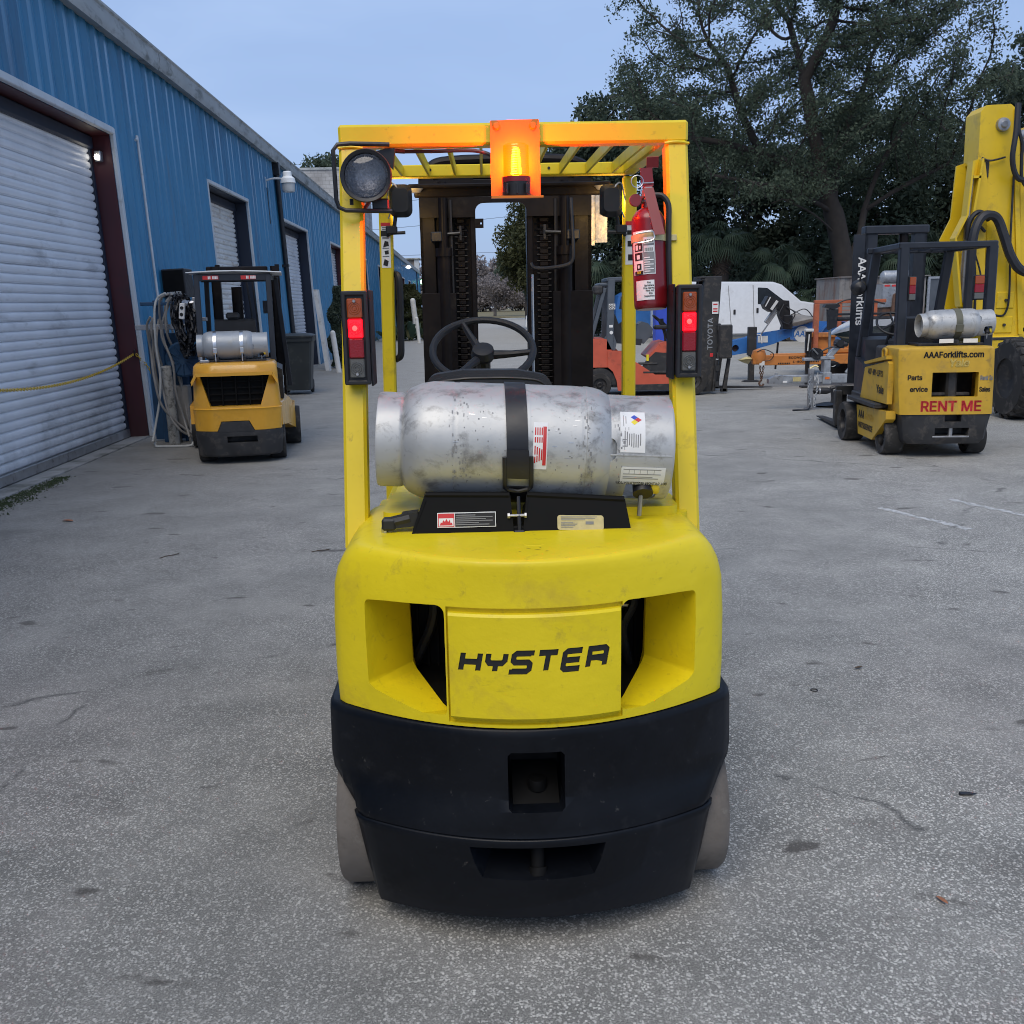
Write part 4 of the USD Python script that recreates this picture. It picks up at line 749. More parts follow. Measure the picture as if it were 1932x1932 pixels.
obj('lettering', [curved_text('STATIONARY CYLINDER FOR SERVICE CALL', .005, .1543, .0275, 6, False, True, .8), curved_text('800 XXX', .007, .1543, .018, 6, False, True, 1.0)] if False else [on_cyl(.1543, .0155 + .0055 * k, .0185 + .0055 * k, a, a + w_, .0004, 3) for k in range(4) for a, w_ in ((-10 + k, 6), (-2, 8 - k), (9, 5), (16, 7))], 'red_ink', sl_)
tag(obj('scuff', [on_cyl(.1536, x, x + w_, a, a + h_, .0003, 3) for x, a, w_, h_ in [(rg.uniform(-.19, .16), rg.uniform(-45, 45), rg.uniform(.0012, .005), rg.uniform(.3, 1.8)) for _ in range(80)] + [(rg.normal(c_, .008), rg.uniform(-60, 55), rg.uniform(.001, .004), rg.uniform(.6, 4)) for c_ in (-.185, -.165, .138, .158, .225) for _ in range(30)]], 'ink_grey', gc), kind='stuff')
tag(obj('scuff', [on_cyl(.1536, x, x + w_, a, a + h_, .0003, 3) for x, a, w_, h_ in [(rg.uniform(-.19, .16), rg.uniform(-40, 50), rg.uniform(.003, .018), rg.uniform(.15, .4)) for _ in range(28)]], 'steel_bright', gc), kind='stuff')

# fire extinguisher hung on the right rear leg
fe = thing('fire_extinguisher', 'red fire extinguisher with labels hung inside the right rear guard leg', 'fire extinguisher', (HX + .366 * math.cos(HR) - .345 * math.sin(HR), HY_ + .345 * math.cos(HR), 1.478))
FT = lambda m: mv(m, rx=-.10, ry=-.03)
obj('bottle', FT(lathe([(.001, 0), (.040, 0), (.0445, .006), (.0455, .014), (.0455, .235), (.042, .248), (.032, .262), (.018, .270), (.016, .285), (.001, .285)], 36)), 'red_paint', fe)
obj('valve_body', [FT(rod((0, 0, .28), (0, 0, .315), .013, 12)), FT(box((-.012, -.03, .295), (.012, .02, .322), .003))], 'steel_dull', fe)
obj('lever', [FT(hull([(x, y, z) for x in (-.012, .012) for y, z in ((.02, .325), (-.025, .325), (-.028, .321))])), FT(hull([(x - .006 * (z - .32) * 10, y, z) for x in (-.016, .016) for y, z in ((-.02, .325), (-.014, .325), (-.022, .372), (-.016, .372))])), FT(hull([(x + .012, y, z) for x in (-.014, .018) for y, z in ((-.022, .372), (-.034, .396), (-.016, .372), (-.029, .399))]))], 'red_dark', fe)
obj('handle', [FT(hull([(x + .022 * (.315 - z) * 8, y, z) for x in (-.014, .014) for y, z in ((-.03, .318), (-.025, .32), (-.058, .19), (-.053, .19))]))], 'red_dark', fe)
obj('pressure_gauge', [FT(lathe([(.001, -.008), (.016, -.008), (.017, 0), (.001, .002)], 18, (-.034, -.012, .29), 'y')), FT(rod((-.03, -.008, .29), (-.005, 0, .30), .006, 8))], 'red_dark', fe)
obj('pull_ring', [FT(tube([(-.030 + .016 * math.cos(a), -.034, .335 + .016 * math.sin(a)) for a in np.arange(20) * np.pi / 10], .0014, 6, True)), FT(rod((-.016, -.03, .331), (.016, -.02, .333), .0018, 6))], 'steel_bright', fe)
obj('discharge_hose', FT(tube(spline([(.012, 0, .305), (.04, -.005, .30), (.055, -.01, .275), (.054, -.015, .23), (.050, -.02, .15), (.049, -.02, .05)], 8), .0075, 8)), 'black_plastic', fe)
obj('bracket_band', [FT(lathe([(.0462, .178), (.0475, .178), (.0475, .198), (.0462, .198)], 36, closed=True)), FT(box((.03, -.01, .180), (.075, .005, .196), .001))], 'tan_plate', fe)
obj('band_clip', FT(tube(spline([(-.04, -.05, .196), (-.005, -.058, .199), (.006, -.056, .195), (.004, -.056, .178), (-.03, -.052, .172), (-.042, -.046, .174)], 5), .0022, 6)), 'steel_bright', fe)
def on_ext(x0, x1, z0, z1, r=.0460, t=.0005, n=7):
    """x0, x1: degrees to the right of the face turned to the viewer."""
    rings = []
    for w in np.radians(np.linspace(x0 - 16, x1 - 16, n)):
        d = np.array([math.sin(w), -math.cos(w), 0]); rings.append(np.array([d * rr + (0, 0, z) for z, rr in ((z0, r), (z1, r), (z1, r + t), (z0, r + t))]))
    return FT(loft(rings))
el = part('instruction_label', fe)
obj('backing', on_ext(-55, 28, .090, .205), 'white_label', el)
obj('grey_field', on_ext(-12, 26, .093, .203, .0466), 'steel_dull' if False else 'ink_grey', el)
obj('white_panel', [on_ext(-9, 24, z, z + .017, .0472) for z in (.148, .170)], 'white_label', el)
obj('barcode', [on_ext(a, a + w_, z + .002, z + .011, .0478, .0003, 2) for z in (.148, .170) for a, w_ in [(-6 + 2.2 * k, 1.2 if k % 3 else .6) for k in range(13)]], 'ink', el)
obj('pictogram', [on_ext(-46, -14, z, z + .020, .0466) for z in (.152, .128)] + [on_ext(-38, -20, .103, .119, .0466), on_ext(-48, -14, .0905, .100, .0467)], 'ink', el)
obj('pictogram_figure', [on_ext(-40, -30, .155, .168, .0472), on_ext(-26, -20, .157, .166, .0472), on_ext(-36, -24, .131, .142, .0472), on_ext(-33, -26, .107, .115, .0472)], 'white_label', el)
obj('company_mark', FT(mv(stand(text('NY', .0065, .0006)), (-.0325, -.0345, .0925), -.83)) , 'yellow_ink', el, smooth=False)
obj('print', [on_ext(-9, 10 + 12 * (k % 2), .096 + k * .006, .0985 + k * .006, .0472) for k in range(7)], 'white_label', el)
sl3 = part('service_tag', fe)
obj('backing', on_ext(-45, 22, .022, .074, .0461), 'white_label', sl3)
def ext_text(s, h, ang, z, squeeze=.9):
    v, f = text(s, h, .0005, True, True, squeeze); v = v.copy(); a = math.radians(ang - 16) + v[:, 0] / .0468; r = .0468 + v[:, 2]
    return FT((np.stack([r * np.sin(a), -r * np.cos(a), z + v[:, 1]], 1), f))
obj('lettering', [ext_text('Fire', .0045, 4, .0655), ext_text('Sprinklers', .0045, 4, .0580), ext_text('Fire Alarms', .0045, 3, .0510), ext_text('First Aid', .0045, 6, .0440), ext_text('Kits', .0045, 9, .0370), ext_text('Inspections', .0045, 4, .0300, .8)], 'ink', sl3, smooth=False)

# ------------------------------------------------------------------ the ochre forklift by the wall
mat('ochre_paint', (0.62, 0.31, 0.022), 0.32, var=0.06, scale=4, coat=0.3, dirt=[((0.30, 0.17, 0.04), 0.12, 9)])
mat('old_yellow', (0.54, 0.325, 0.024), 0.48, var=0.12, scale=6, dirt=[((0.10, 0.08, 0.05), 0.14, 9), ((0.28, 0.19, 0.06), 0.25, 5)])
mat('old_black', (0.022, 0.022, 0.023), 0.6, var=0.35, scale=9, dirt=((0.075, 0.065, 0.055), 0.4, 10), bump=0.2)
mat('frame_black', (0.014, 0.017, 0.024), 0.42, var=0.25, scale=8)
mat('orange_paint', (0.52, 0.095, 0.048), 0.45, var=0.12, scale=5, dirt=[((0.10, 0.05, 0.035), 0.24, 6), ((0.035, 0.03, 0.028), 0.12, 2.6)])
mat('grey_paint', (0.075, 0.088, 0.105), 0.5, var=0.15, scale=6)
mat('grey_letters', (0.26, 0.28, 0.30), 0.5, var=0.1)
mat('faded_letters', (0.66, 0.50, 0.13), 0.5, var=0.15, scale=30)
mat('white_sheet', (0.74, 0.76, 0.77), 0.45, var=0.04)
CX, CY, CRz = -2.741, 10.137, math.radians(12)
ct = thing('forklift', 'ochre yellow forklift with black grille and white roof beside the hoses', 'forklift', (CX, CY, 0), CRz)
def cring(z, hw, yr, r=0.06, yf=0.35):
    P = Polygon([(-hw, yf), (-hw, yr + .10), (-hw + .16, yr), (hw - .16, yr), (hw, yr + .10), (hw, yf)]).buffer(-r, quad_segs=5).buffer(r, quad_segs=5)
    c = np.array(P.exterior.coords)[:-1]; c = c if P.exterior.is_ccw else c[::-1]
    i = [k for k in range(len(c)) if c[k, 1] > yf - 1e-6 and c[k, 0] > 0 and c[(k + 1) % len(c), 0] <= 0][0]
    c = resample(np.vstack([[[0, yf]], np.roll(c, -(i + 1), 0)]), 72); return np.column_stack([c, np.full(72, z)])
cwm = man(loft([cring(.335, .415, -.345), cring(.53, .425, -.355), cring(.548, .427, -.365), cring(.556, .418, -.352), cring(.80, .405, -.335), cring(.90, .402, -.335), cring(.96, .396, -.318), cring(.985, .375, -.290), cring(.992, .34, -.25)]))
cwm = cwm - man(hull([(x, y, z) for y in (-.5, -.10) for x, z in ((-.335, .868), (.325, .868), (.225, .572), (-.250, .572))]))
cwm = cwm - man(hull([(x, y, z) for y in (-.5, -.30) for x, z in ((-.158, .43), (.108, .43), (.16, .325), (-.205, .325))]))
cwm = cwm - man(hull([(x, -.5, z) for x, z in ((-.40, .80), (-.33, .868), (-.30, .868), (-.40, .70))] + [(x, -.3305, z) for x, z in ((-.40, .80), (-.33, .868), (-.30, .868), (-.40, .70))]))
cc = obj('counterweight', cwm, 'ochre_paint', ct, smooth=35)
obj('grille', [box((-.33, -.22, .57), (.32, -.21, .87))] + [box((x, -.265, .575), (x + .012, -.22, .865)) for x in np.arange(-.27, .28, .13)] + [box((-.3, -.25, z), (.3, -.232, z + .012)) for z in (.62, .68, .74, .80)], 'cradle_black', ct)
obj('brow', [hull([(x, y, z) for x, z in ((-.36, .868), (.35, .868), (-.37, .90), (.36, .90)) for y in (-.352, -.31)]), hull([(x, y, z) for x, z in ((-.41, .78), (-.36, .868), (-.415, .82), (-.37, .90)) for y in (-.345, -.25)]), hull([(x, y, z) for x, z in ((.40, .78), (.35, .868), (.405, .82), (.36, .90)) for y in (-.345, -.25)])], 'ochre_paint', ct)
bm = man(loft([cring(.075, .385, -.31), cring(.10, .405, -.335), cring(.30, .42, -.35), cring(.332, .418, -.348)])) + man(hull([(x, y, z) for y, q_ in ((-.352, 1), (-.30, 1)) for x, z in ((-.150, .425), (.102, .425), (.155, .325), (-.20, .325))]))
bm = bm - man(box((-.115, -.5, .215), (.175, -.22, .278), .004))
obj('bumper', bm, 'old_black', ct, smooth=35)
for x, y, R, w in ((-.33, .0, .20, .16), (.36, .02, .20, .16), (-.48, 1.13, .21, .18), (.51, 1.15, .21, .18)): wheel(ct, x, y, R, w, 'tyre_rubber', 'black_metal')
obj('body', [box((-.42, .34, .30), (.42, 1.0, .62), .02), hull([(.40, -.2, .36), (.40, -.2, .60), (.425, -.2, .36), (.425, -.2, .58), (.40, 1.0, .24), (.53, 1.0, .24), (.52, 1.0, .50), (.40, 1.0, .62), (.50, .5, .30), (.49, .5, .58)]), hull([(x, y, z) for x in (-.455, -.40) for y, z in ((-.2, .40), (.9, .34), (.9, .50), (.3, .60), (-.2, .58))])], 'ochre_paint', ct)
obj('fender', [hull([(x, y, z) for x in (.42, .55) for y, z in ((.98, .42), (1.02, .47), (1.3, .47), (1.34, .42))] + [(.42, .3, .40), (.46, .3, .32), (.42, .3, .32), (.55, .93, .20), (.42, .93, .20)])], 'ochre_paint', ct)
obj('hood', [box((-.38, .30, .60), (.38, .95, .975), .03)], 'old_black', ct)
obj('side_cover', [hull([(.39, y, z) for y, z in ((-.05, .93), (.5, .95), (.75, .60), (.1, .58))] + [(.45, y, z) for y, z in ((-.05, .90), (.5, .92), (.75, .62), (.1, .60))])], 'old_black', ct)
obj('notice', [box((.452, .15, .70), (.455, .30, .82))], 'white_label', ct)
obj('seat_back', [hull([(x * s_, y, z) for x in (-.24, .22) for s_, y, z in ((1, .62, .95), (1, .70, .95), (.9, .58, 1.38), (.9, .64, 1.40))])], 'seat_vinyl', ct)
obj('headrest', box((-.10, .60, 1.40), (.04, .66, 1.47), .02), 'seat_vinyl', ct)
obj('steering_wheel', [tube([(-.06 + .17 * math.cos(a), 1.0 + .15 * math.sin(a), 1.22 + .09 * math.sin(a)) for a in np.arange(24) * np.pi / 12], .012, 8, True), rod((-.06, 1.0, 1.22), (-.06, 1.15, .9), .025, 8), rod((-.2, 1.0, 1.22), (.08, 1.0, 1.22), .01, 6), tube([(-.13, .92, 1.22), (-.13, .92, 1.29)], .02, 8)], 'black_plastic', ct)
gd_ = part('overhead_guard', ct)
for x in (-.345, .365):
    obj('rear_leg', beam((x, .30, .9), (x, .36, 1.85), .055, .06, .006, (0, 1, 0)), 'frame_black', gd_)
    obj('front_leg', beam((x * 1.05 + .04, 1.35, 1.84), (x * 1.25 + .06, 1.62, .62), .05, .06, .006, (0, 1, 0)), 'frame_black', gd_)
    obj('side_rail', beam((x, .36, 1.82), (x * 1.05, 1.35, 1.84), .05, .05, .006), 'frame_black', gd_)
obj('rear_rail', box((-.37, .33, 1.785), (.39, .385, 1.855), .006), 'frame_black', gd_)
obj('front_rail', box((-.38, 1.32, 1.80), (.40, 1.37, 1.86), .006), 'frame_black', gd_)
for x in np.linspace(-.28, .30, 6): obj('roof_bar', box((x, .36, 1.81), (x + .02, 1.35, 1.84)), 'frame_black', gd_)
rsh = [np.array([(x, y, 1.862 + .022 * math.cos(x * 3.0) + d) for x, d in list(zip(np.linspace(-.44, .50, 16), [0] * 16)) + list(zip(np.linspace(.50, -.44, 16), [.008] * 16))]) for y in (.30, 1.42)]
obj('roof_sheet', loft(rsh), 'white_sheet', gd_)
for a, b in ((-.28, -.126), (.095, .245)):
    ip = part('id_plate', ct)
    obj('plate', box((a, .324, 1.80), (b, .329, 1.838)), 'red_ink', ip); obj('print', [box((a + .052 + k * .014, .3215, 1.805), (a + .063 + k * .014, .3235, 1.834)) for k in range(7) if k != 2], 'white_label', ip)
cm_ = part('mast', ct)
for x in (-.24, .42):
    obj('rail', [box((x - .05, 1.62, .08), (x - .03, 1.76, 1.98)), box((x - .05, 1.62, .08), (x + .05, 1.635, 1.98)), box((x + .0, 1.65, .1), (x + .05, 1.78, 2.0))], 'mast_metal', cm_)
obj('cross_bar', box((-.34, 1.64, 1.9), (.34, 1.74, 1.98), .01), 'mast_metal', cm_); obj('cross_bar', box((-.34, 1.64, .9), (.34, 1.70, 1.0), .01), 'mast_metal', cm_)
obj('lift_cylinder', rod((-.02, 1.66, .2), (-.02, 1.66, 1.75), .06, 12), 'mast_metal', cm_)
obj('hose', [tube(spline([(.10, 1.6, 1.8), (.14, 1.56, 1.3), (.12, 1.6, .7)], 6), .012, 6), tube(spline([(.16, 1.6, 1.85), (.20, 1.56, 1.2), (.18, 1.6, .6)], 6), .012, 6)], 'black_plastic', cm_)
obj('carriage', [box((-.45, 1.80, .15), (.45, 1.85, .25)), box((-.45, 1.80, .5), (.45, 1.85, .6))] + [box((x, 1.86, .04), (x + .1, 1.9, .6)) for x in (-.3, .2)], 'mast_metal', ct)
for x in (-.3, .2): obj('fork', hull([(x, 1.86, .04), (x + .1, 1.86, .04), (x, 1.86, .08), (x + .1, 1.86, .08), (x, 2.9, .04), (x + .1, 2.9, .04), (x, 2.9, .05), (x + .1, 2.9, .05)]), 'old_black', ct)
obj('mirror', [hull([(.30 + x, 1.28, 1.52 + z) for x, z in ((-.03, -.07), (.03, -.07), (.03, .07), (-.03, .07))] + [(.30 + x, 1.31, 1.52 + z) for x, z in ((-.03, -.07), (.03, -.07), (.03, .07), (-.03, .07))]), rod((.33, 1.3, 1.56), (.38, 1.33, 1.6), .008, 6)], 'black_plastic', ct)
obj('cylinder_rack', [box((-.33, -.10, .985), (.30, .14, 1.01), .004)] + [box((x, -.12, 1.0), (x + .05, .12, 1.04), .004) for x in (-.2, .06)], 'black_metal', ct)
for x in (-.17, .086):
    a = np.radians(np.linspace(30, 250, 24)); rg_ = []
    for w in a:
        d = np.array([0, math.cos(w), math.sin(w)]); rg_.append(np.array([np.array([xx - .012, .02, 1.15]) + d * rr for xx, rr in ((x - .016, .1412), (x + .016, .1412), (x + .016, .145), (x - .016, .145))]))
    obj('strap', [loft(rg_), box((x - .03, -.128, 1.08), (x + .006, -.118, 1.13), .003), rod((x - .012, -.12, 1.0), (x - .012, -.12, 1.08), .006, 6)], 'steel_bright', ct)
obj('regulator', [box((-.33, -.2, .99), (-.24, -.13, 1.02), .008), rod((-.32, -.16, 1.02), (-.32, -.16, 1.05), .02, 8)], 'steel_dull', ct)
fyc = np.array([-math.sin(CRz), math.cos(CRz)]); fxc = np.array([math.cos(CRz), math.sin(CRz)])
p_ = np.array([CX, CY]) + fxc * -.012 + fyc * .02
gas_cylinder('clean grey gas cylinder with two shiny straps lying on the ochre forklift', (p_[0], p_[1], 1.15), CRz, 'grey_cyl', scale=.915, roll=.2)

# ------------------------------------------------------------------ the lettered yellow forklift at the right
YX, YY, YR = 4.10, 9.62, math.radians(-4)
ya = thing('forklift', 'worn yellow forklift lettered RENT ME with a black frame, right of the yard', 'forklift', (YX, YY, 0), YR)
def twice(m, d=.0035): return join([mv(m, (d * k, 0, 0)) for k in (-1, 1)])
def rr_(z, x0, x1, y0, y1, r): 
    c = np.array(rpoly([(x0, y0), (x1, y0), (x1, y1), (x0, y1)], r).exterior.coords)[:-1]; c = resample(c, 48); return np.column_stack([c, np.full(48, z)])
cwy = man(loft([rr_(.415, -.445, .405, -.36, .15, .05), rr_(.70, -.47, .40, -.352, .15, .05), rr_(1.0, -.482, .392, -.345, .15, .05), rr_(1.022, -.476, .386, -.338, .15, .05), rr_(1.035, -.46, .37, -.32, .14, .05)]))
cwy = cwy - man(box((-.168, -.6, .575), (.248, -.27, .803), .006)) - man(box((-.26, -.28, .5), (.34, .12, .86)))
ycw = obj('counterweight', cwy, 'old_yellow', ya, smooth=35)
obj('hole_back', [box((-.255, .05, .505), (.335, .1, .855)), box((-.01, -.275, .506), (.09, -.06, .855), .02), box((-.15, -.25, .575), (.22, -.2, .61), .01)], 'old_black', ya)
bmy = man(loft([rr_(.135, -.36, .33, -.31, .12, .06), rr_(.18, -.395, .36, -.335, .12, .05), rr_(.36, -.42, .385, -.348, .12, .05), rr_(.413, -.43, .395, -.352, .12, .05)])) - man(hull([(x, y, z) for x, y, z in ((-.125, -.5, .295), (.21, -.5, .295), (.20, -.5, .20), (-.12, -.5, .20), (-.10, -.2, .28), (.19, -.2, .28), (.18, -.2, .22), (-.1, -.2, .22))])) - man(box((-.03, -.5, .345), (.12, -.25, .42)))
obj('bumper', bmy, 'old_black', ya, smooth=35)
obj('tow_bar', [box((-.13, -.34, .197), (.205, -.30, .212), .003), rod((.04, -.31, .2), (.04, -.31, .29), .02, 8)], 'steel_dull', ya)
yt = lambda s, h, x, z, m, sq=1.0, dy=0.0, sh=0.0: obj('lettering', stand(twice(text(s, h, .0015, True, True, sq, sh), h * .028), (x, -.3535 + (z - .7) * .022 - dy, z)), m, ycw, smooth=False)
yt('AAAForklifts.com', .052, .012, .940, 'ink', .92)
yt('Yale', .066, .06, .858, 'faded_letters', .95, .002, .15)
yt('Parts', .044, -.325, .738, 'ink', .92); yt('ervice', .044, -.285, .630, 'ink', .92); yt('Rent Is', .040, .318, .730, 'ink_grey', .62); yt('Sales', .042, .308, .624, 'ink', .66)
yt('RENT ME', .094, .014, .446, 'red_ink', .98)
obj('side_panel', [hull([(x, y, z) for x in (-.52, -.47) for y, z in ((-.19, .50), (.72, .485), (.60, .80), (-.15, .90), (-.19, .88))]), hull([(x, y, z) for x in (-.535, -.46) for y, z in ((.55, .835), (.60, .855), (-.15, .955), (-.15, .92))]), tube(spline([(-.50, -.02, .93), (-.50, -.02, 1.0), (-.50, .08, 1.0), (-.50, .08, .92)], 4), .012, 6)], 'old_yellow', ya)
side = lambda s, h, y, z, m, sq=1.0, x=-.5235: obj('lettering', mv(stand(text(s, h, .0015, True, True, sq), (0, 0, 0)), (x, y, z), -math.pi / 2), m, ya, smooth=False)
side('407-MY-LIFTS', .055, .22, .745, 'ink', .86); side('Yale', .075, .04, .585, 'ink', 1.1)
obj('step', [box((-.58, .0, .44), (-.40, 1.0, .485), .008), box((-.50, .62, .42), (.45, 1.15, .52), .01)], 'old_black', ya)
obj('chassis', [hull([(x, y, z) for x in (-.53, -.44) for y, z in ((-.22, .435), (.80, .40), (.70, .11), (.20, .11), (.17, .22), (.08, .33), (-.22, .36))]), box((-.44, -.1, .14), (.44, 1.2, .42), .02)], 'old_yellow', ya)
side('AAA', .075, .60, .285, 'ink', 1.0, -.5325); side('Forklifts', .06, .32, .29, 'old_yellow', .9, -.5335); side('PARTS&SERVICE', .055, .44, .185, 'ink', .82, -.5325)
wheel(ya, -.425, -.02, .185, .18, 'tyre_rubber', 'black_metal'); wheel(ya, .36, 0, .165, .16, 'tyre_rubber', 'black_metal'); wheel(ya, -.52, 1.02, .205, .20, 'tyre_rubber', 'black_metal'); wheel(ya, .54, 1.02, .205, .20, 'tyre_rubber', 'black_metal')
obj('hood', [box((-.42, .05, .5), (.40, .62, 1.02), .02), box((-.44, .14, .44), (.42, .2, 1.04), .005)], 'old_black', ya)
obj('cowl', [hull([(x, y, z) for x in (-.36, .42) for y, z in ((1.12, .5), (1.4, .5), (1.22, 1.05), (1.4, 1.08))]), hull([(x, y, z) for x in (-.41, -.34) for y, z in ((.75, .5), (1.4, .5), (1.1, .8), (1.4, .86))])], 'frame_black', ya)
ygd = part('overhead_guard', ya)
for x, xf in ((-.315, -.31), (.505, .44)):
    obj('rear_leg', beam((x, .20, 1.0), (x, .22, 1.96), .09, .08, .01, (0, 1, 0)), 'frame_black', ygd)
    obj('front_leg', beam((xf + .03, 1.25, 1.96), (xf - .04, 1.42, .86), .09, .07, .01, (0, 1, 0)), 'frame_black', ygd)
    obj('side_rail', beam((x, .2, 1.972), (xf + .03, 1.28, 1.972), .08, .06, .01), 'frame_black', ygd)
obj('rear_rail', box((-.375, .18, 1.94), (.545, .26, 2.0), .01), 'frame_black', ygd); obj('front_rail', box((-.375, 1.23, 1.94), (.49, 1.29, 2.0), .01), 'frame_black', ygd)
for x in np.linspace(-.25, .40, 6): obj('roof_bar', box((x, .22, 1.955), (x + .012, 1.27, 1.985)), 'frame_black', ygd)
yms = part('mast', ya)
for s_, x0 in ((1, -.275), (-1, .385)):
    obj('rail', [box((x0, 1.72, .1), (x0 + s_ * .03, 1.86, 2.18)), box((x0, 1.72, .1), (x0 + s_ * .13, 1.735, 2.18)), box((x0 + s_ * .06, 1.74, .1), (x0 + s_ * .13, 1.86, 2.2))], 'frame_black', yms)
obj('crosshead', [box((-.285, 1.70, 2.17), (.40, 1.88, 2.26), .012)], 'frame_black', yms); obj('lift_cylinder', rod((.15, 1.78, .2), (.15, 1.78, 2.18), .05, 10), 'mast_metal', yms)
obj('cross_bar', box((-.26, 1.74, 1.0), (.38, 1.80, 1.1)), 'frame_black', yms); obj('cross_bar', box((-.26, 1.74, .4), (.38, 1.80, .5)), 'frame_black', yms)
v_, f_ = stand(text('AAA Forklifts', .078, .0015, True, True, 1.12)); v_ = v_ @ np.array([[0, 0, -1.], [0, 1, 0], [1, 0, 0]])
obj('lettering', mv((v_, f_), (-.338, 1.7175, 1.56)), 'white_label', yms, smooth=False)
obj('lettering_strip', box((-.40, 1.719, .55), (-.275, 1.735, 2.17), .003), 'frame_black', yms)
obj('carriage', [box((-.47, 1.90, .1), (.50, 1.95, .2)), box((-.47, 1.90, .40), (.50, 1.95, .5)), box((-.50, 1.80, .06), (-.42, 1.9, .46), .01)], 'old_black', ya)
for x in (-.45, .25): obj('fork', [box((x, 1.96, .04), (x + .12, 2.0, .5), .006), hull([(x, 1.96, .03), (x + .12, 1.96, .03), (x, 1.96, .075), (x + .12, 1.96, .075), (x + .02, 3.0, .03), (x + .1, 3.0, .03), (x + .02, 3.0, .04), (x + .1, 3.0, .04)])], 'old_black', ya)
for a, b in ((-.262, -.204), (.345, .432)):
    t = part('tail_light', ya); obj('housing', box((a - .01, .165, 1.45), (b + .01, .20, 1.685), .008), 'black_plastic', t)
    for z0, z1, m_ in ((1.60, 1.675, 'amber_lens'), (1.52, 1.598, 'red_lens'), (1.46, 1.518, 'clear_lens')): obj('lens', box((a, .155, z0), (b, .166, z1), .004), m_, t)
obj('steering_wheel', [tube([(-.14 + .17 * math.cos(a), 1.0 + .13 * math.sin(a), 1.22 + .11 * math.sin(a)) for a in np.arange(24) * np.pi / 12], .013, 8, True), rod((-.14, 1.0, 1.22), (-.14, 1.2, .95), .03, 8)] + [rod((-.14, 1.0, 1.22), (-.14 + .16 * math.cos(a), 1.0 + .12 * math.sin(a), 1.22 + .10 * math.sin(a)), .012, 6) for a in (1.6, 3.7, 5.8)], 'black_plastic', ya)
obj('seat', [hull([(x, y, z) for x in (-.16, .26) for y, z in ((.55, 1.02), (.63, 1.02), (.50, 1.28), (.56, 1.30))]), box((-.2, .6, 1.0), (.28, .98, 1.07), .02)], 'seat_vinyl', ya)
obj('levers', [rod((.05 + .06 * k, 1.18, 1.0), (.05 + .06 * k, 1.1, 1.22), .01, 6) for k in range(3)], 'black_metal', ya)
obj('work_lamp', [lathe([(.001, -.06), (.06, -.03), (.085, .03), (.001, .05)], 18, (-.43, 1.30, 1.60), 'y'), tube([(-.43, 1.30, 1.66), (-.42, 1.28, 1.74), (-.38, 1.26, 1.76)], .01, 6)], 'black_plastic', ya)
obj('cylinder_rack', [box((-.25, -.12, 1.035), (.36, .16, 1.06), .005), box((-.02, -.15, 1.05), (.12, .15, 1.09), .005)], 'black_metal', ya)
for x in (-.06, .16): obj('rack_label', box((x, -.155, 1.062), (x + .13, -.15, 1.10)), 'white_label', ya)
a = np.radians(np.linspace(30, 250, 24)); rg_ = []
for w in a:
    d = np.array([0, math.cos(w), math.sin(w)]); rg_.append(np.array([np.array([xx, .02, 1.232]) + d * rr for xx, rr in ((.10, .1396), (.16, .1396), (.16, .144), (.10, .144))]))
mat('strap_olive', (0.10, 0.10, 0.07), 0.6, var=0.2)
obj('strap', [loft(rg_), box((.095, -.13, 1.16), (.165, -.117, 1.23), .004)], 'strap_olive', ya)
cs, sn = math.cos(YR), math.sin(YR); lx_, ly_ = .135, .02
yc, _ = gas_cylinder('bare aluminium gas cylinder with olive strap on the RENT ME forklift', (YX + cs * lx_ - sn * ly_, YY + sn * lx_ + cs * ly_, 1.232), YR + .05, 'alu_worn', scale=.905, ry=-.03, roll=-.3)

# ------------------------------------------------------------------ the orange forklift, side on (local x = its front)
to = thing('forklift', 'faded orange forklift parked side-on with its black mast to the right', 'forklift', (2.25, 16.7, 0))
side_ = lambda pts, y0, y1, r=.02: prism(rpoly(pts, r), y0, y1, 'xz')
obj('counterweight', [side_([(-1.06, .46), (-.93, .47), (-.60, .47), (-.60, .76), (-.68, .92), (-1.0, .93), (-1.08, .80)], -.47, .47, .03)], 'orange_paint', to, smooth=35)
fr_ = Polygon([(-.66, .47), (-.66, .735), (-.44, .73), (-.33, .62), (-.17, .52), (.10, .34), (.50, .33), (.50, .09), (-.50, .09), (-.52, .25), (-.58, .40)])
for y_ in (-.50, .46): obj('side_frame', prism(rpoly(fr_.exterior.coords[:-1], .012), y_, y_ + .04, 'xz'), 'orange_paint', to, smooth=30)
obj('chassis', [box((-.60, -.44, .14), (.75, .44, .42), .02), box((-.95, -.3, .2), (-.5, .3, .46), .02)], 'old_black', to)
obj('cowl', [side_([(-.02, .62), (.18, .84), (.30, .86), (.40, .80), (.62, .70), (.62, .36), (.3, .36), (.15, .52)], -.48, .48)], 'orange_paint', to, smooth=35)
obj('engine_bay', [side_([(-.16, .38), (.12, .36), (.5, .40), (.46, .66), (.1, .70), (-.05, .56)], -.485, -.44)], 'old_black', to)
obj('wheel_arch', [prism(Polygon([(-.79 + .27 * math.cos(t), .19 + .27 * math.sin(t)) for t in np.linspace(0, math.pi, 20)]), -.46, -.42, 'xz')], 'old_black', to)
obj('sill', box((-.3, -.508, .09), (.5, -.50, .19), .003), 'old_black', to)
obj('step', [box((-.16, -.50, .50), (.14, -.30, .53), .01), box((-.1, -.505, .36), (.34, -.4, .40), .01)], 'old_black', to)
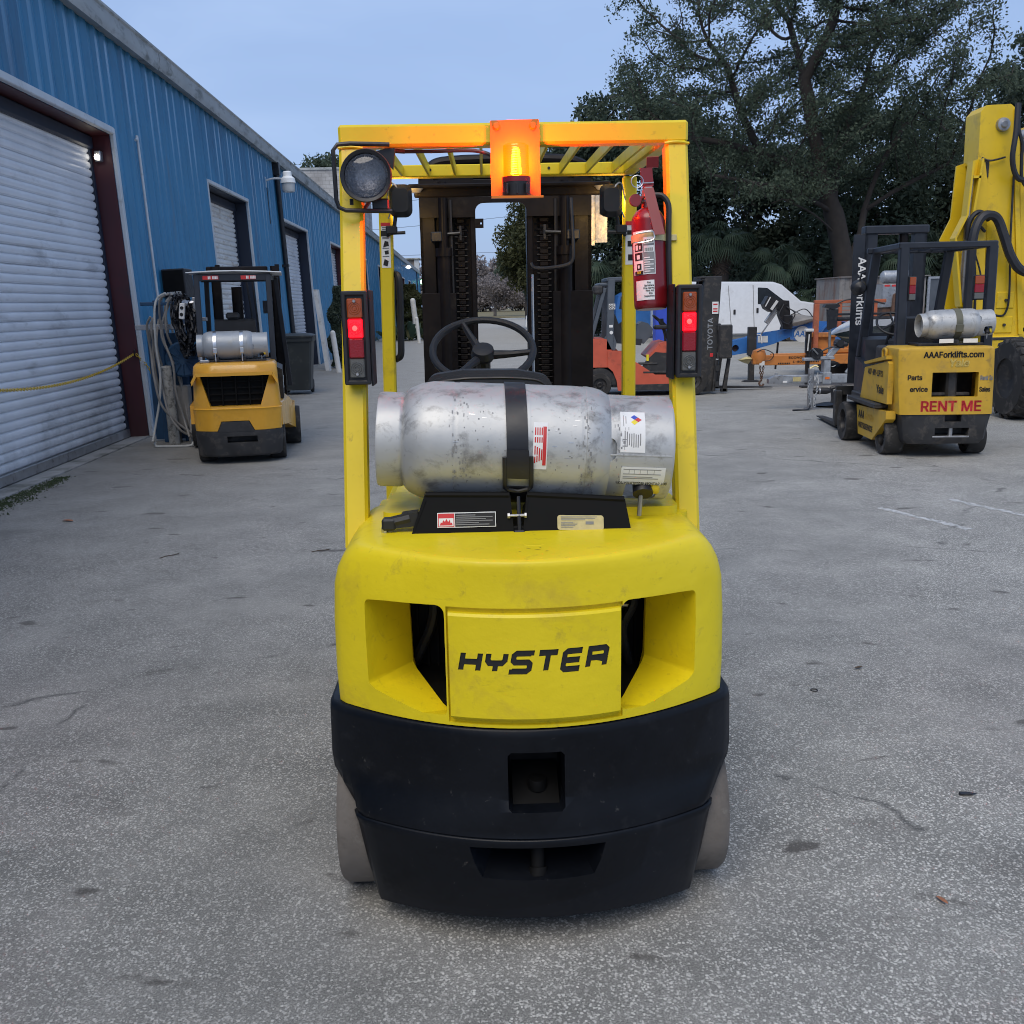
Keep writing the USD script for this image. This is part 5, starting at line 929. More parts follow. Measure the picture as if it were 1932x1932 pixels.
for y in (-.42, .42): 
    w_ = part('wheel', to); obj('tyre', lathe([(.11, -.09), (.18, -.09), (.19, -.06), (.19, .06), (.18, .09), (.11, .09), (.105, 0)], 32, (-.79, y, .19), 'y', closed=True), 'tyre_rubber', w_); obj('rim', [lathe([(.001, -.03), (.03, -.06), (.05, -.05), (.06, -.03), (.10, -.04), (.112, -.08), (.112, .08), (.001, .08)], 24, (-.79, y, .19), 'y')] + [rod((-.79 + .075 * math.cos(a), y - .05, .19 + .075 * math.sin(a)), (-.79 + .075 * math.cos(a), y - .02, .19 + .075 * math.sin(a)), .009, 6) for a in np.arange(6) * np.pi / 3], 'old_black', w_)
    w_ = part('wheel', to); obj('tyre', lathe([(.14, -.10), (.23, -.10), (.24, -.07), (.24, .07), (.23, .10), (.14, .10), (.13, 0)], 32, (.70, y * 1.08, .24), 'y', closed=True), 'tyre_rubber', w_); obj('rim', lathe([(.001, -.04), (.06, -.06), (.08, -.03), (.13, -.05), (.142, -.09), (.142, .09), (.001, .09)], 24, (.70, y * 1.08, .24), 'y'), 'old_black', w_)
tg = part('overhead_guard', to)
for y in (-.44, .44):
    obj('rear_leg', [beam((-.63, y, .74), (-.60, y, 1.86), .06, .115, .01, (1, 0, 0)), hull([(x, y + d, z) for d in (-.02, .02) for x, z in ((-.72, .92), (-.66, .74), (-.54, .74), (-.52, .86), (-.57, 1.0), (-.66, 1.0))])], 'grey_paint', tg)
    obj('inner_leg', beam((-.92, y * .9, .92), (-.70, y * .9, 1.72), .05, .06, .008, (1, 0, 0)), 'grey_paint', tg)
    obj('side_rail', beam((-.66, y, 1.85), (.42, y, 1.88), .05, .06, .01), 'grey_paint', tg)
    obj('front_leg', beam((.42, y, 1.86), (.66, y, .78), .05, .06, .01, (1, 0, 0)), 'grey_paint', tg)
obj('rear_rail', [box((-.68, -.46, 1.82), (-.60, .46, 1.875), .01), box((-.80, -.42, 1.74), (-.62, .42, 1.80), .02)], 'grey_paint', tg)
for y in np.linspace(-.3, .3, 5): obj('roof_bar', box((-.6, y, 1.84), (.42, y + .03, 1.87)), 'grey_paint', tg)
obj('tail_lamp', [box((-.90, -.44, 1.62), (-.72, -.30, 1.76), .03)], 'old_black', to)
np_ = part('number_plate', to); obj('plate', box((-.645, -.478, 1.385), (-.545, -.473, 1.47)), 'white_label', np_); obj('lettering', stand(text('85', .06, .001, True, True, .9), (-.595, -.4795, 1.398)), 'ink', np_, smooth=False)
obj('decal', [lathe([(.001, -.002), (.028, -.002), (.028, .002), (.001, .002)], 16, (-.605, -.474, 1.02), 'y'), box((-.64, -.475, 1.10), (-.58, -.472, 1.14))], 'white_label', to)
obj('seat', [hull([(x, y, z) for y in (-.25, .25) for x, z in ((-.50, .84), (-.10, .80), (-.08, .90), (-.48, .94))]), hull([(x, y, z) for y in (-.24, .24) for x, z in ((-.50, .88), (-.38, .92), (-.52, 1.30), (-.62, 1.34), (-.60, 1.0))])], 'seat_vinyl', to)
obj('covered_seat', hull([(x, y, z) for y in (-.2, .2) for x, z in ((-.20, .86), (-.14, 1.14), (-.08, 1.18), (.02, 1.15), (.10, 1.06), (.08, .96), (-.05, .82))]), 'grey_paint', to)
obj('steering_wheel', [tube([(.24 + .14 * math.cos(a) * .8, .0 + .17 * math.sin(a), 1.18 - .09 * math.cos(a)) for a in np.arange(24) * np.pi / 12], .014, 8, True), rod((.24, 0, 1.18), (.42, 0, .8), .03, 8)], 'black_plastic', to)
obj('levers', [rod((.30, -.3 + .06 * k, .84), (.2 + .03 * k, -.3 + .06 * k, 1.22), .012, 6) for k in range(3)] + [box((.10, -.36, 1.05), (.36, -.2, 1.12), .02)], 'black_plastic', to)
mst_ = part('mast', to)
lean = lambda x, z: x + .095 * (z / 1.86)
for y in (-.33, .33):
    obj('rail', hull([(lean(x, z), y + d, z) for x in (.80, 1.07) for z in (.04, 1.86) for d in (-.035, .035)]), 'old_black', mst_)
obj('crosshead', box((.84, -.36, 1.80), (1.17, .36, 1.87), .01), 'old_black', mst_); obj('hook', box((.76, -.38, 1.84), (.90, -.30, 1.865), .006), 'old_black', mst_)
obj('inner_rail', [box((.90, y - .05, .2), (1.05, y + .05, 1.8)) for y in (-.22, .22)], 'mast_metal', mst_)
v_, f_ = stand(text('TOYOTA', .078, .0015, True, True, 1.12)); v_ = v_ @ np.array([[0, 0, 1.], [0, 1, 0], [-1, 0, 0]])
obj('lettering', mv((v_, f_), (1.035, -.367, .965), ry=.0), 'grey_letters', mst_, smooth=False)
tl_ = part('mast_label', to); obj('plate', box((1.02, -.372, 1.28), (1.12, -.366, 1.47)), 'white_label', tl_); [obj('print', box((1.035, -.375, z), (1.105, -.373, z + .02)), 'red_ink', tl_) for z in (1.31, 1.35, 1.42)]
obj('badge', [box((1.0, -.371, .60), (1.05, -.367, .66))], 'red_ink', to)
obj('backrest', [box((1.10, -.45, .57), (1.16, .45, .66)), box((1.10, -.45, 1.02), (1.16, .45, 1.10)), box((1.12, -.47, .57), (1.34, -.40, 1.11), .02), box((1.12, .40, .57), (1.34, .47, 1.11), .02)], 'old_black', to)
obj('carriage', [box((1.08, -.46, .38), (1.14, .46, .46)), box((1.08, -.46, .12), (1.14, .46, .2)), rod((1.06, -.4, .05), (1.1, -.4, .55), .03, 8)], 'old_black', to)
for y in (-.36, .28): obj('fork', [hull([(x, y + d, z) for d in (0, .1) for x, z in ((1.22, .04), (1.28, .04), (1.30, .56), (1.34, .56))]), hull([(x, y + d, z) for d in (0, .1) for x, z in ((1.2, .03), (1.2, .08), (2.2, .03), (2.2, .04))]) if y > 0 else box((1.2, y, .03), (1.3, y + .1, .08))], 'old_black', to)
obj('bottle', [rod((-.02, -.47, .56), (-.02, -.47, .66), .025, 8)], 'yellow_ink', to)

# ------------------------------------------------------------------ things along the wall
mat('hose_grey', (0.22, 0.205, 0.185), 0.55, var=0.2, scale=9)
mat('hose_white', (0.45, 0.45, 0.42), 0.5, var=0.15, scale=9)
mat('cable_black', (0.014, 0.015, 0.019), 0.5, var=0.2)
mat('blue_drum', (0.012, 0.05, 0.11), 0.45, var=0.2, scale=5)
mat('peeling_white', (0.34, 0.33, 0.30), 0.8, var=0.2, scale=10, dirt=[((0.07, 0.065, 0.055), 0.5, 16), ((0.10, 0.10, 0.06), 0.2, 5)], bump=0.4, bscale=30)
mat('bin_dark', (0.020, 0.024, 0.024), 0.55, var=0.25, scale=4, dirt=((0.09, 0.085, 0.07), 0.25, 4))
mat('white_worn', (0.60, 0.60, 0.58), 0.55, var=0.1, scale=3, dirt=[((0.25, 0.23, 0.2), 0.3, 4)])
mat('chain_yellow', (0.55, 0.36, 0.03), 0.5, var=0.15, scale=20)
W3 = lambda x, y: ((400 + x * .3882) * .6389, (750 + y * .3882) * .6389)
def strand(pts, Y, seed, amp=.012, r=.013, n=8, seg=8):
    rg = np.random.default_rng(seed)
    q = np.array([at(*W3(x, y), Y) for x, y in pts]); q[:, 1] += rg.normal(0, .05, len(q)); q[:, 2] = np.maximum(q[:, 2], r + .002)
    return tube(spline(q + rg.normal(0, amp, q.shape) * [1, 1, .4], seg), r, n)
ah = thing('air_hose', 'pale grey air hoses hanging in long loops left of the ochre forklift', 'hose', (0, 0, 0))
tr = [[(112, 480), (86, 560), (100, 750), (160, 950), (230, 1150), (330, 1300), (440, 1392)], [(132, 486), (116, 600), (150, 850), (250, 1180), (360, 1330), (452, 1396)],
      [(250, 305), (200, 350), (190, 480), (220, 650), (270, 850), (310, 1050), (370, 1250), (430, 1380)], [(262, 312), (215, 380), (230, 600), (290, 850), (340, 1050), (400, 1300), (440, 1390)],
      [(280, 330), (240, 400), (262, 600), (312, 800), (350, 1020), (390, 1200), (430, 1340)], [(240, 302), (175, 345), (170, 470), (190, 700), (230, 930), (300, 1180), (380, 1330), (446, 1400)],
      [(330, 700), (340, 900), (372, 1080), (395, 1240), (430, 1370)], [(150, 500), (128, 620), (135, 800), (205, 1080), (320, 1280), (445, 1385)], [(122, 482), (100, 570), (112, 760), (175, 980), (262, 1190), (380, 1360), (450, 1400)],
      [(255, 300), (190, 345), (180, 520), (205, 720), (250, 930), (330, 1200), (420, 1370)], [(270, 308), (230, 400), (248, 640), (300, 880), (360, 1120), (415, 1330), (445, 1392)], [(290, 335), (262, 420), (285, 640), (335, 860), (372, 1080), (410, 1280), (440, 1375)], [(300, 345), (285, 440), (310, 700), (352, 900), (385, 1150), (425, 1350)], [(360, 720), (365, 900), (395, 1110), (415, 1260), (438, 1365)]]
for k, t in enumerate(tr): obj('loop', strand(t, 11.25 + .06 * k, 60 + k), 'hose_grey', ah)
wh2 = obj('water_hose', [strand([(232, 300), (160, 340), (146, 450), (160, 700), (185, 900), (170, 1100), (140, 1300), (150, 1420)], 11.2, 71), tube(spline([at(*W3(x, y), 11.2) * [1, 1, 0] + [0, 0, .015] + [0, dy, dz] for x, y, dy, dz in ((150, 1420, 0, .04), (160, 1440, -.03, 0), (210, 1455, -.08, 0), (420, 1450, -.06, 0), (440, 1420, 0, .03))], 6), .014, 8)], 'hose_white')
tag(wh2, 'white hose hanging down and lying in a loop at the foot of the blue wall', 'hose')
bcl = thing('cable_coil', 'thick coil of black cable hung beside the grey air hoses', 'cable', (0, 0, 0))
rg = np.random.default_rng(12)
for k in range(22):
    a = np.arange(26) / 26 * 2 * np.pi; w, h = rg.uniform(35, 75), rg.uniform(150, 235)
    cx_, cy_ = 340 + rg.uniform(-25, 30), 320 + h + rg.uniform(-14, 14)
    pts = np.array([at(*W3(cx_ + w * math.sin(t) + 55 * (1 - math.cos(t)) * .6, cy_ - h * math.cos(t)), 11.25 + rg.uniform(-.1, .1)) for t in a])
    obj('loop', tube(pts + np.random.default_rng(k).normal(0, .005, pts.shape), .0125, 6, True), 'cable_black', bcl)
rk = thing('hose_rack', 'blue steel rack with brackets carrying the hoses and cables by the wall', 'rack', (0, 0, 0))
P3 = lambda x, y, Y: at(*W3(x, y), Y)
a0 = P3(290, 1440, 11.6); a1 = P3(430, 1400, 11.7)
obj('post', beam((a0[0] - .05, 11.62, 0), (a0[0] - .05, 11.62, 1.62), .09, .09, .01), 'blue_drum', rk); obj('post', beam((a1[0] - .02, 11.7, 0), (a1[0] - .02, 11.7, 1.55), .09, .09, .01), 'blue_drum', rk)
obj('crossbar', beam((a0[0] - .3, 11.55, 1.32), (a1[0] + .15, 11.6, 1.32), .05, .06, .006), 'steel_dull', rk); obj('crossbar', beam((a0[0] - .2, 11.5, 1.58), (a1[0] + .15, 11.6, 1.58), .08, .04, .006), 'blue_drum', rk)
obj('back_panel', box((a0[0] - .25, 11.75, .02), (a1[0] + .1, 11.78, 1.25), .004), 'blue_drum', rk)
hr = thing('hose_reel', 'dark blue hose reel low on the rack behind the grey hoses', 'hose reel', P3(370, 800, 11.45))
obj('flange', [lathe([(.02, -.03), (.18, -.05), (.20, -.04), (.20, -.03), (.02, -.015)], 32, (0, 0, 0), 'y'), lathe([(.02, .05), (.20, .05), (.20, .06), (.02, .06)], 32, (0, 0, 0), 'y')], 'blue_drum', hr); obj('drum', lathe([(.001, -.02), (.12, -.02), (.12, .05), (.001, .05)], 24, (0, 0, 0), 'y'), 'cable_black', hr)
for k in range(12): obj('spoke', beam((.05 * math.cos(k * .524), -.055, .05 * math.sin(k * .524)), (.18 * math.cos(k * .524), -.055, .18 * math.sin(k * .524)), .006, .01, .001, (0, 1, 0)), 'blue_drum', hr)
ob = thing('outlet_box', 'cream double socket plate hanging beside the black cable coil', 'socket', P3(355, 435, 11.1))
obj('plate', mv(box((-.028, -.02, -.085), (.028, .02, .085), .006), ry=.13), 'white_label', ob)
for z in (-.035, .035): obj('socket', mv(lathe([(.001, -.026), (.018, -.026), (.020, -.015), (.001, -.015)], 14, (0, 0, z), 'y'), ry=.13), 'ink', ob)
vc = thing('pipe_valve', 'small shiny valve fitting with grey pipe above the socket plate', 'valve', P3(385, 372, 11.2))
obj('body', [lathe([(.001, -.05), (.035, -.045), (.04, 0), (.03, .05), (.001, .05)], 16, (0, 0, 0), 'y'), rod((0, 0, -.02), (.14, .05, .03), .03, 10)], 'steel_bright', vc); obj('bracket', [box((.06, .0, -.16), (.12, .06, .06), .01), box((.02, .05, -.2), (.2, .08, -.16), .005)], 'steel_dull', vc)
mp = thing('old_post', 'short leaning post with peeling white paint among the grey hoses', 'post', (0, 0, 0))
obj('shaft', tube([P3(300, 1440, 11.4) * [1, 1, 0], P3(262, 1100, 11.38), P3(232, 862, 11.36)], [.062, .058, .056], 16), 'peeling_white', mp); obj('cap', lathe([(.001, .012), (.05, .008), (.058, -.01), (.001, -.012)], 16, P3(231, 858, 11.36)), 'peeling_white', mp)
gb = thing('grey_box', 'small brownish grey metal box low behind the hoses', 'box', P3(345, 1130, 11.5) * [1, 1, 0] + [0, 0, 0])
obj('case', box((-.10, 0, .18), (.09, .14, .66), .01), 'hose_grey', gb); obj('leg', [box((-.09, .02, 0), (-.06, .12, .18))], 'hose_grey', gb); obj('leg', [box((.05, .02, 0), (.08, .12, .18))], 'hose_grey', gb)
# yellow chain: links one by one
yc_ = thing('chain', 'yellow chain hooked to the door jamb, slung across the white roller door', 'chain', (0, 0, 0))
def chain(path, pitch, r, name, m, parent):
    p = np.asarray(path); s = np.r_[0, np.cumsum(np.linalg.norm(np.diff(p, axis=0), axis=1))]; n = int(s[-1] / pitch); out = []
    q = np.stack([np.interp(np.arange(n + 1) * pitch, s, p[:, k]) for k in range(3)], 1)
    for i in range(n):
        x, y, d, L = frame(q[i], q[i + 1]); e = x if i % 2 else y; c = (q[i] + q[i + 1]) / 2
        out.append(tube([c + d * (pitch * .62) * math.cos(t) + e * (pitch * .36) * math.sin(t) for t in np.arange(10) * np.pi / 5], r, 5, True))
    return obj(name, out, m, parent)
hk = wall_pt(12.33, 1.0, -.05)
chain([wall_pt(12.33 + (7.75 - 12.33) * t, 1.0 + (.98 - 1.0) * t - .17 * 4 * t * (1 - t), -.05) for t in np.linspace(0, 1, 60)], .034, .0045, 'span', 'chain_yellow', yc_)
pend = [wall_pt(12.33, 1.0, -.02), wall_pt(12.42, .8, .09), wall_pt(12.47, .5, .14), wall_pt(12.52, .2, .20), wall_pt(12.58, .015, .26), wall_pt(12.66, .012, .32), wall_pt(12.7, .012, .27)]
chain(spline(pend, 10), .034, .0045, 'hanging_end', 'chain_yellow', yc_)
obj('hook', tube(spline([wall_pt(12.36, 1.03, -.05), wall_pt(12.33, 1.05, -.03), wall_pt(12.32, 1.0, -.03), wall_pt(12.34, .98, -.05)], 5), .007, 6), 'black_metal', yc_)
tb = thing('wheeled_bin', 'dark wheeled rubbish bin standing behind the ochre forklift', 'bin', (-3.78, 18.0, 0), .1)
obj('body', loft([rr_(.08, -.24, .24, -.26, .28, .05), rr_(.5, -.27, .27, -.30, .32, .05), rr_(.98, -.31, .31, -.34, .36, .05)]), 'bin_dark', tb); obj('rim', loft([rr_(.93, -.33, .33, -.36, .38, .05), rr_(1.0, -.33, .33, -.36, .38, .05)]), 'bin_dark', tb)
obj('lid', loft([rr_(1.002, -.34, .34, -.38, .40, .05), rr_(1.03, -.34, .34, -.38, .40, .05), rr_(1.06, -.25, .25, -.28, .3, .05)]), 'bin_dark', tb); obj('handle', tube([(-.25, .38, 1.0), (-.25, .46, 1.02), (.25, .46, 1.02), (.25, .38, 1.0)], .018, 8), 'bin_dark', tb)
for x in (-.22, .22): obj('wheel', lathe([(.001, -.03), (.11, -.03), (.12, 0), (.11, .03), (.001, .03)], 20, (x, .33, .12), 'x'), 'tyre_rubber', tb)
pl = obj('door_panel', hull([(x, y, z) for x0, y0, z in ((-4.40, 24.6, 0.0), (-4.62, 24.72, 1.93)) for x in (x0 - .05, x0 + .05) for y in (y0 - .13, y0 + .13)]), 'white_worn'); tag(pl, 'narrow white panel leaning upright on the blue wall beside a white bollard', 'panel')
mat('bollard_white', (0.62, 0.61, 0.57), 0.6, var=0.1, scale=5, dirt=[((0.3, 0.28, 0.22), 0.25, 4)])
def bollard(x, y, h, r, tx, label, group=None):
    b = thing('bollard', label, 'bollard', (x, y, 0), group=group); t = lambda z: (tx * z, 0, z)
    obj('post', tube([t(0), t(h * .5), t(h)], r, 14), 'bollard_white', b); obj('cap', mv(lathe([(r, -.004), (r * .9, r * .5), (r * .5, r * .85), (.001, r)], 14), t(h)), 'bollard_white', b); obj('base', lathe([(.001, .012), (r * 1.5, .01), (r * 1.7, -.01), (.001, -.01)], 14), 'concrete', b)
bollard(-3.98, 23.6, .92, .062, -.11, 'leaning white bollard nearest the blue wall, beside the white panel')
bollard(-3.62, 41.2, 1.0, .07, -.08, 'white bollard seen just left of the yellow guard leg by the plants')
bollard(-4.52, 50.5, 1.75, .13, -.1, 'tall white bollard standing at the end of the leafy plants')
bollard(-4.75, 51.6, 1.1, .09, 0, 'short pale bollard behind the tall white one')

# ------------------------------------------------------------------ right of the yard
mat('van_white', (0.70, 0.72, 0.74), 0.3, var=0.03, coat=0.3, dirt=[((0.5, 0.5, 0.5), 0.2, 2)])
mat('window_dark', (0.02, 0.025, 0.03), 0.08, var=0.1, coat=0.5)
mat('seam_dark', (0.06, 0.06, 0.06), 0.7, var=0.1)
mat('trailer_blue', (0.035, 0.15, 0.42), 0.4, var=0.12, scale=4, dirt=((0.12, 0.11, 0.10), 0.2, 5))
mat('trailer_orange', (0.52, 0.19, 0.045), 0.5, var=0.12, scale=4, dirt=[((0.20, 0.09, 0.05), 0.3, 5)])
mat('rust_orange', (0.40, 0.11, 0.05), 0.6, var=0.2, scale=5, dirt=((0.15, 0.08, 0.06), 0.35, 6))
mat('galvanised', (0.36, 0.38, 0.40), 0.45, 0.5, var=0.2, scale=14, dirt=((0.2, 0.2, 0.2), 0.3, 20))
mat('hull_green', (0.020, 0.032, 0.034), 0.25, var=0.15, scale=2, coat=0.4)
mat('hull_tan', (0.30, 0.24, 0.15), 0.4, var=0.1)
mat('rust_chain', (0.11, 0.06, 0.04), 0.8, var=0.4, scale=20)
def vehicle(name, label, cat, x0, y0, prof, width, windows, seams, wheels, R, m, handles=(), group=None):
    v = thing(name, label, cat, (x0, y0, 0), group=group)
    P = rpoly(prof, .05, 4)
    obj('body', [prism(P.buffer(-.05), 0, width, 'xz'), prism(P.buffer(-.02), .02, width - .02, 'xz'), prism(P, .07, width - .07, 'xz')], m, v, smooth=40)
    for w in windows:
        for y0_, y1_ in ((-.006, .06), (width - .06, width + .006)): obj('window', prism(rpoly(w, .03), y0_, y1_, 'xz'), 'window_dark', v)
    for a, b in seams: obj('door_seam', hull([(x + d, y, z) for x, z in (a, b) for d in (-.008, .008) for y in (-.004, .03)]), 'seam_dark', v)
    for x, z in handles: obj('handle', box((x, -.03, z), (x + .08, 0, z + .17), .012), 'black_plastic', v)
    for x in wheels:
        for y in (.12, width - .12):
            w_ = part('wheel', v); obj('tyre', lathe([(R * .6, -.11), (R * .96, -.11), (R, -.07), (R, .07), (R * .96, .11), (R * .6, .11)], 28, (x, y, R), 'y', closed=True), 'tyre_rubber', w_); obj('rim', lathe([(.001, -.09), (R * .3, -.09), (R * .55, -.06), (R * .62, -.1), (R * .62, .1), (.001, .1)], 20, (x, y, R), 'y'), 'steel_dull', w_)
        obj('wheel_arch', prism(Polygon([(x + (R + .07) * math.cos(t), max(R + (R + .07) * math.sin(t), .2)) for t in np.arange(24) * np.pi / 12]), -.004, .03, 'xz'), 'black_plastic', v)
    return v
vehicle('van', 'long white cargo van parked side-on behind the orange forklift', 'van', 5.3, 36.0, [(0, .35), (0, 1.9), (.15, 2.10), (1.2, 2.14), (4.05, 2.08), (4.35, 1.98), (5.05, 1.40), (5.5, 1.33), (5.72, 1.15), (5.76, .45), (5.6, .30), (.1, .26)], 1.95,
        [[(3.50, 1.90), (3.84, 1.87), (4.50, 1.38), (3.52, 1.32)]], [((2.46, 1.98), (2.62, .34)), ((3.33, 1.98), (3.42, .36)), ((4.45, 1.36), (4.42, .4))], (.95, 4.75), .37, 'van_white', [(2.66, .98), (3.47, 1.02)])
vehicle('car', 'white estate car far off between the mast and the orange forklift', 'car', .85, 50.0, [(0, .4), (.05, .9), (.9, 1.0), (1.5, 1.47), (3.1, 1.52), (3.75, 1.46), (4.0, 1.0), (4.05, .45), (3.9, .3), (.1, .28)], 1.8,
        [[(2.45, 1.42), (3.45, 1.42), (3.62, 1.02), (2.4, 1.0)], [(1.6, 1.40), (2.35, 1.42), (2.3, 1.0), (1.2, 1.0)]], [((2.38, 1.45), (2.4, .4))], (.8, 3.3), .34, 'van_white')
vehicle('car', 'blue and white van partly hidden behind the orange forklift', 'van', 4.45, 42.0, [(0, .4), (0, 1.2), (.12, 1.75), (.35, 1.88), (1.5, 1.88), (1.6, .5), (1.5, .3), (.1, .28)], 1.8, [[(.2, 1.70), (.55, 1.72), (.5, 1.2), (.12, 1.2)]], [((.7, 1.8), (.7, .4))], (.4,), .33, 'trailer_blue')
vehicle('truck', 'white truck showing at the right edge behind the yellow boom', 'truck', 10.6, 22.0, [(0, .6), (0, 1.1), (.2, 1.2), (.9, 1.3), (1.4, 1.9), (2.6, 1.95), (2.7, .6)], 1.9, [[(1.1, 1.3), (1.5, 1.8), (2.2, 1.8), (2.2, 1.3)]], [((1.0, 1.3), (1.0, .6))], (.6,), .4, 'van_white')
# blue trailer with an outboard motor
bt = thing('blue_trailer', 'blue steel trailer with a white AAA badge, its tapered tongue pointing left', 'trailer', (0, 19.0, 0))
beam_ = Polygon([(4.13, .46), (4.14, .73), (4.46, .79), (4.63, .85), (5.31, .94), (5.74, 1.08), (6.6, 1.02), (6.6, .66), (5.75, .70), (5.3, .80), (4.98, .67), (4.68, .59), (4.47, .51)]).difference(Polygon([(4.26 + .065 * math.cos(t), .60 + .065 * math.sin(t)) for t in np.arange(20) * np.pi / 10]))
obj('tongue', prism(beam_, 0, .28, 'xz'), 'trailer_blue', bt); obj('hole_back', box((4.18, .1, .52), (4.34, .12, .68)), 'rust_chain', bt)
for x in (4.46, 4.64, 5.02, 5.3): obj('weld_rib', box((x, -.012, .56 + (x - 4.46) * .25), (x + .03, 0, .78 + (x - 4.46) * .19)), 'trailer_blue', bt)
obj('label', box((4.67, -.008, .70), (4.86, -.002, .82)), 'white_worn', bt)
bdg = part('badge', bt); obj('plate', mv(lathe([(.001, -.004), (.15, -.004), (.15, .0), (.001, .0)], 24, (0, 0, 0), 'y'), (5.50, -.003, .84)), 'white_worn', bdg); obj('lettering', stand(text('AAA', .10, .002, True, True, 1.0, .15), (5.50, -.010, .80)), 'trailer_blue', bdg, smooth=False)
obj('fender', [loft([np.array([(6.15 + r * math.cos(t), y, .72 + r * math.sin(t)) for y, r in ((-.1, .36), (.3, .36), (.3, .34), (-.1, .34))]) for t in np.linspace(.1, 3.04, 16)])], 'trailer_blue', bt)
obj('wheel', lathe([(.1, -.1), (.28, -.1), (.30, 0), (.28, .1), (.1, .1)], 24, (6.15, .1, .3), 'y', closed=True), 'tyre_rubber', bt); obj('deck', box((5.8, .3, .66), (8.5, 1.9, .8), .02), 'trailer_blue', bt)
obj('stay', rod((5.05, -.02, .70), (5.02, .0, .2), .02, 6), 'black_metal', bt); obj('stay_cable', rod((5.75, .0, 1.05), (5.1, .2, 1.42), .008, 5), 'black_metal', bt)
om = thing('outboard_motor', 'tilted black outboard motor with stripes on the blue trailer', 'outboard motor', (0, 18.95, 0))
obj('cowl', hull([(x, y, z) for x, z in ((4.72, 1.40), (4.80, 1.55), (4.88, 1.54), (5.0, 1.46), (4.98, 1.36), (4.86, 1.26), (4.76, 1.32)) for y in (-.12, .12)]), 'black_plastic', om); obj('stripe', [beam((4.86, -.13, 1.30), (4.97, -.13, 1.46), .012, .05, .002), beam((4.75, -.13, 1.36), (4.84, -.13, 1.53), .01, .02, .002)], 'white_worn', om)
obj('bracket', [hull([(x, y, z) for x, z in ((4.98, 1.48), (5.2, 1.46), (5.22, 1.15), (5.26, .96), (5.12, .96), (5.02, 1.2)) for y in (-.08, .08)]), box((5.1, -.1, .94), (5.28, .1, 1.2), .02)], 'black_metal', om)
obj('leg', [beam((4.98, 0, 1.32), (4.80, 0, 1.06), .07, .08, .01), beam((4.98, -.03, 1.24), (4.70, -.03, .84), .025, .025, .003)], 'steel_dull', om)
obj('cable', [tube(spline([(5.1, -.1, 1.4), (5.0, -.14, 1.2), (5.08, -.14, 1.08), (5.2, -.14, 1.02)], 6), .012, 6), tube(spline([(5.15, -.1, 1.35), (5.3, -.14, 1.22), (5.2, -.1, 1.02)], 6), .012, 6), tube(spline([(5.25, -.05, 1.2), (5.5, -.08, 1.3), (5.7, -.05, 1.1)], 6), .010, 6)], 'cable_black', om)
fk = obj('folded_tarp', hull(np.random.default_rng(4).normal(0, 1, (40, 3)) * [.16, .1, .06] + [5.38, 19.05, 1.08]), 'hose_grey'); tag(fk, 'crumpled greyish cover lying on the blue trailer tongue', 'cover')
# orange trailer
ot = thing('orange_trailer', 'orange flatbed trailer with lettered tongue and upright front frame', 'trailer', (0, 17.3, 0))
obj('tongue', [box((4.36, -.06, .385), (6.1, .06, .555), .008)], 'trailer_orange', ot); obj('tongue', box((4.6, .4, .385), (6.1, .5, .555), .008), 'trailer_orange', ot)
obj('coupler', [mv(lathe([(.001, -.13), (.10, -.12), (.13, 0), (.10, .10), (.001, .13)], 20), (4.28, 0, .54)), box((4.17, -.08, .40), (4.38, .08, .52), .02)], 'trailer_orange', ot); obj('plate', box((4.27, -.10, .39), (4.36, -.085, .46)), 'white_worn', ot)
obj('grip', hull(np.random.default_rng(6).normal(0, 1, (30, 3)) * [.07, .05, .03] + [4.05, 0, .48]), 'tan_plate', ot)
for s_, x0_, z_, h_ in (('ECONOLINE TR', 5.02, .505, .035), ('1-800-', 4.96, .435, .032)): obj('lettering', stand(text(s_, h_, .002, True, True, 1.35), (x0_, -.0635, z_ - .012)), 'ink', ot, smooth=False)
obj('worn_print', [box((5.08 + .028 * k, -.0632, .424), (5.098 + .028 * k, -.061, .452)) for k in range(8)] + [box((4.60 + .03 * k, -.0632, .40), (4.62 + .03 * k, -.061, .425)) for k in range(7)], 'ink', ot)
obj('front_frame', [box((5.19, -.05, .40), (5.275, .03, 1.40), .006), box((5.19, -.05, 1.402), (6.4, .03, 1.46), .006)], 'rust_orange', ot); obj('frame_post', box((5.60, -.04, 1.0), (5.66, .02, 1.40), .006), 'rust_orange', ot); obj('frame_post', box((6.2, -.04, .9), (6.26, .02, 1.40), .006), 'rust_orange', ot); obj('mesh_panel', [box((5.66, -.01, 1.04 + .06 * k), (6.2, .0, 1.05 + .06 * k)) for k in range(6)], 'rust_orange', ot)
obj('deck_panel', [prism([(5.12, .55), (5.14, .90), (5.58, .92), (5.60, .74), (6.1, .66), (6.4, .62), (6.4, .55)], 0.04, .12, 'xz'), box((5.14, -.03, .84), (5.6, .06, .92), .01), box((5.3, .0, .57), (6.6, .2, .64), .01)], 'trailer_orange', ot); obj('deck', box((5.9, .2, .60), (9.4, 2.2, .68), .01), 'trailer_orange', ot)
obj('rail', [box((5.3, -.02, .40), (6.6, .02, .50))], 'rust_orange', ot); obj('tag', box((5.68, -.035, .43), (5.80, -.025, .53)), 'white_worn', ot)
for x in (7.4, 8.2): obj('wheel', lathe([(.1, -.1), (.31, -.1), (.33, 0), (.31, .1), (.1, .1)], 24, (x, .1, .33), 'y', closed=True), 'tyre_rubber', ot)
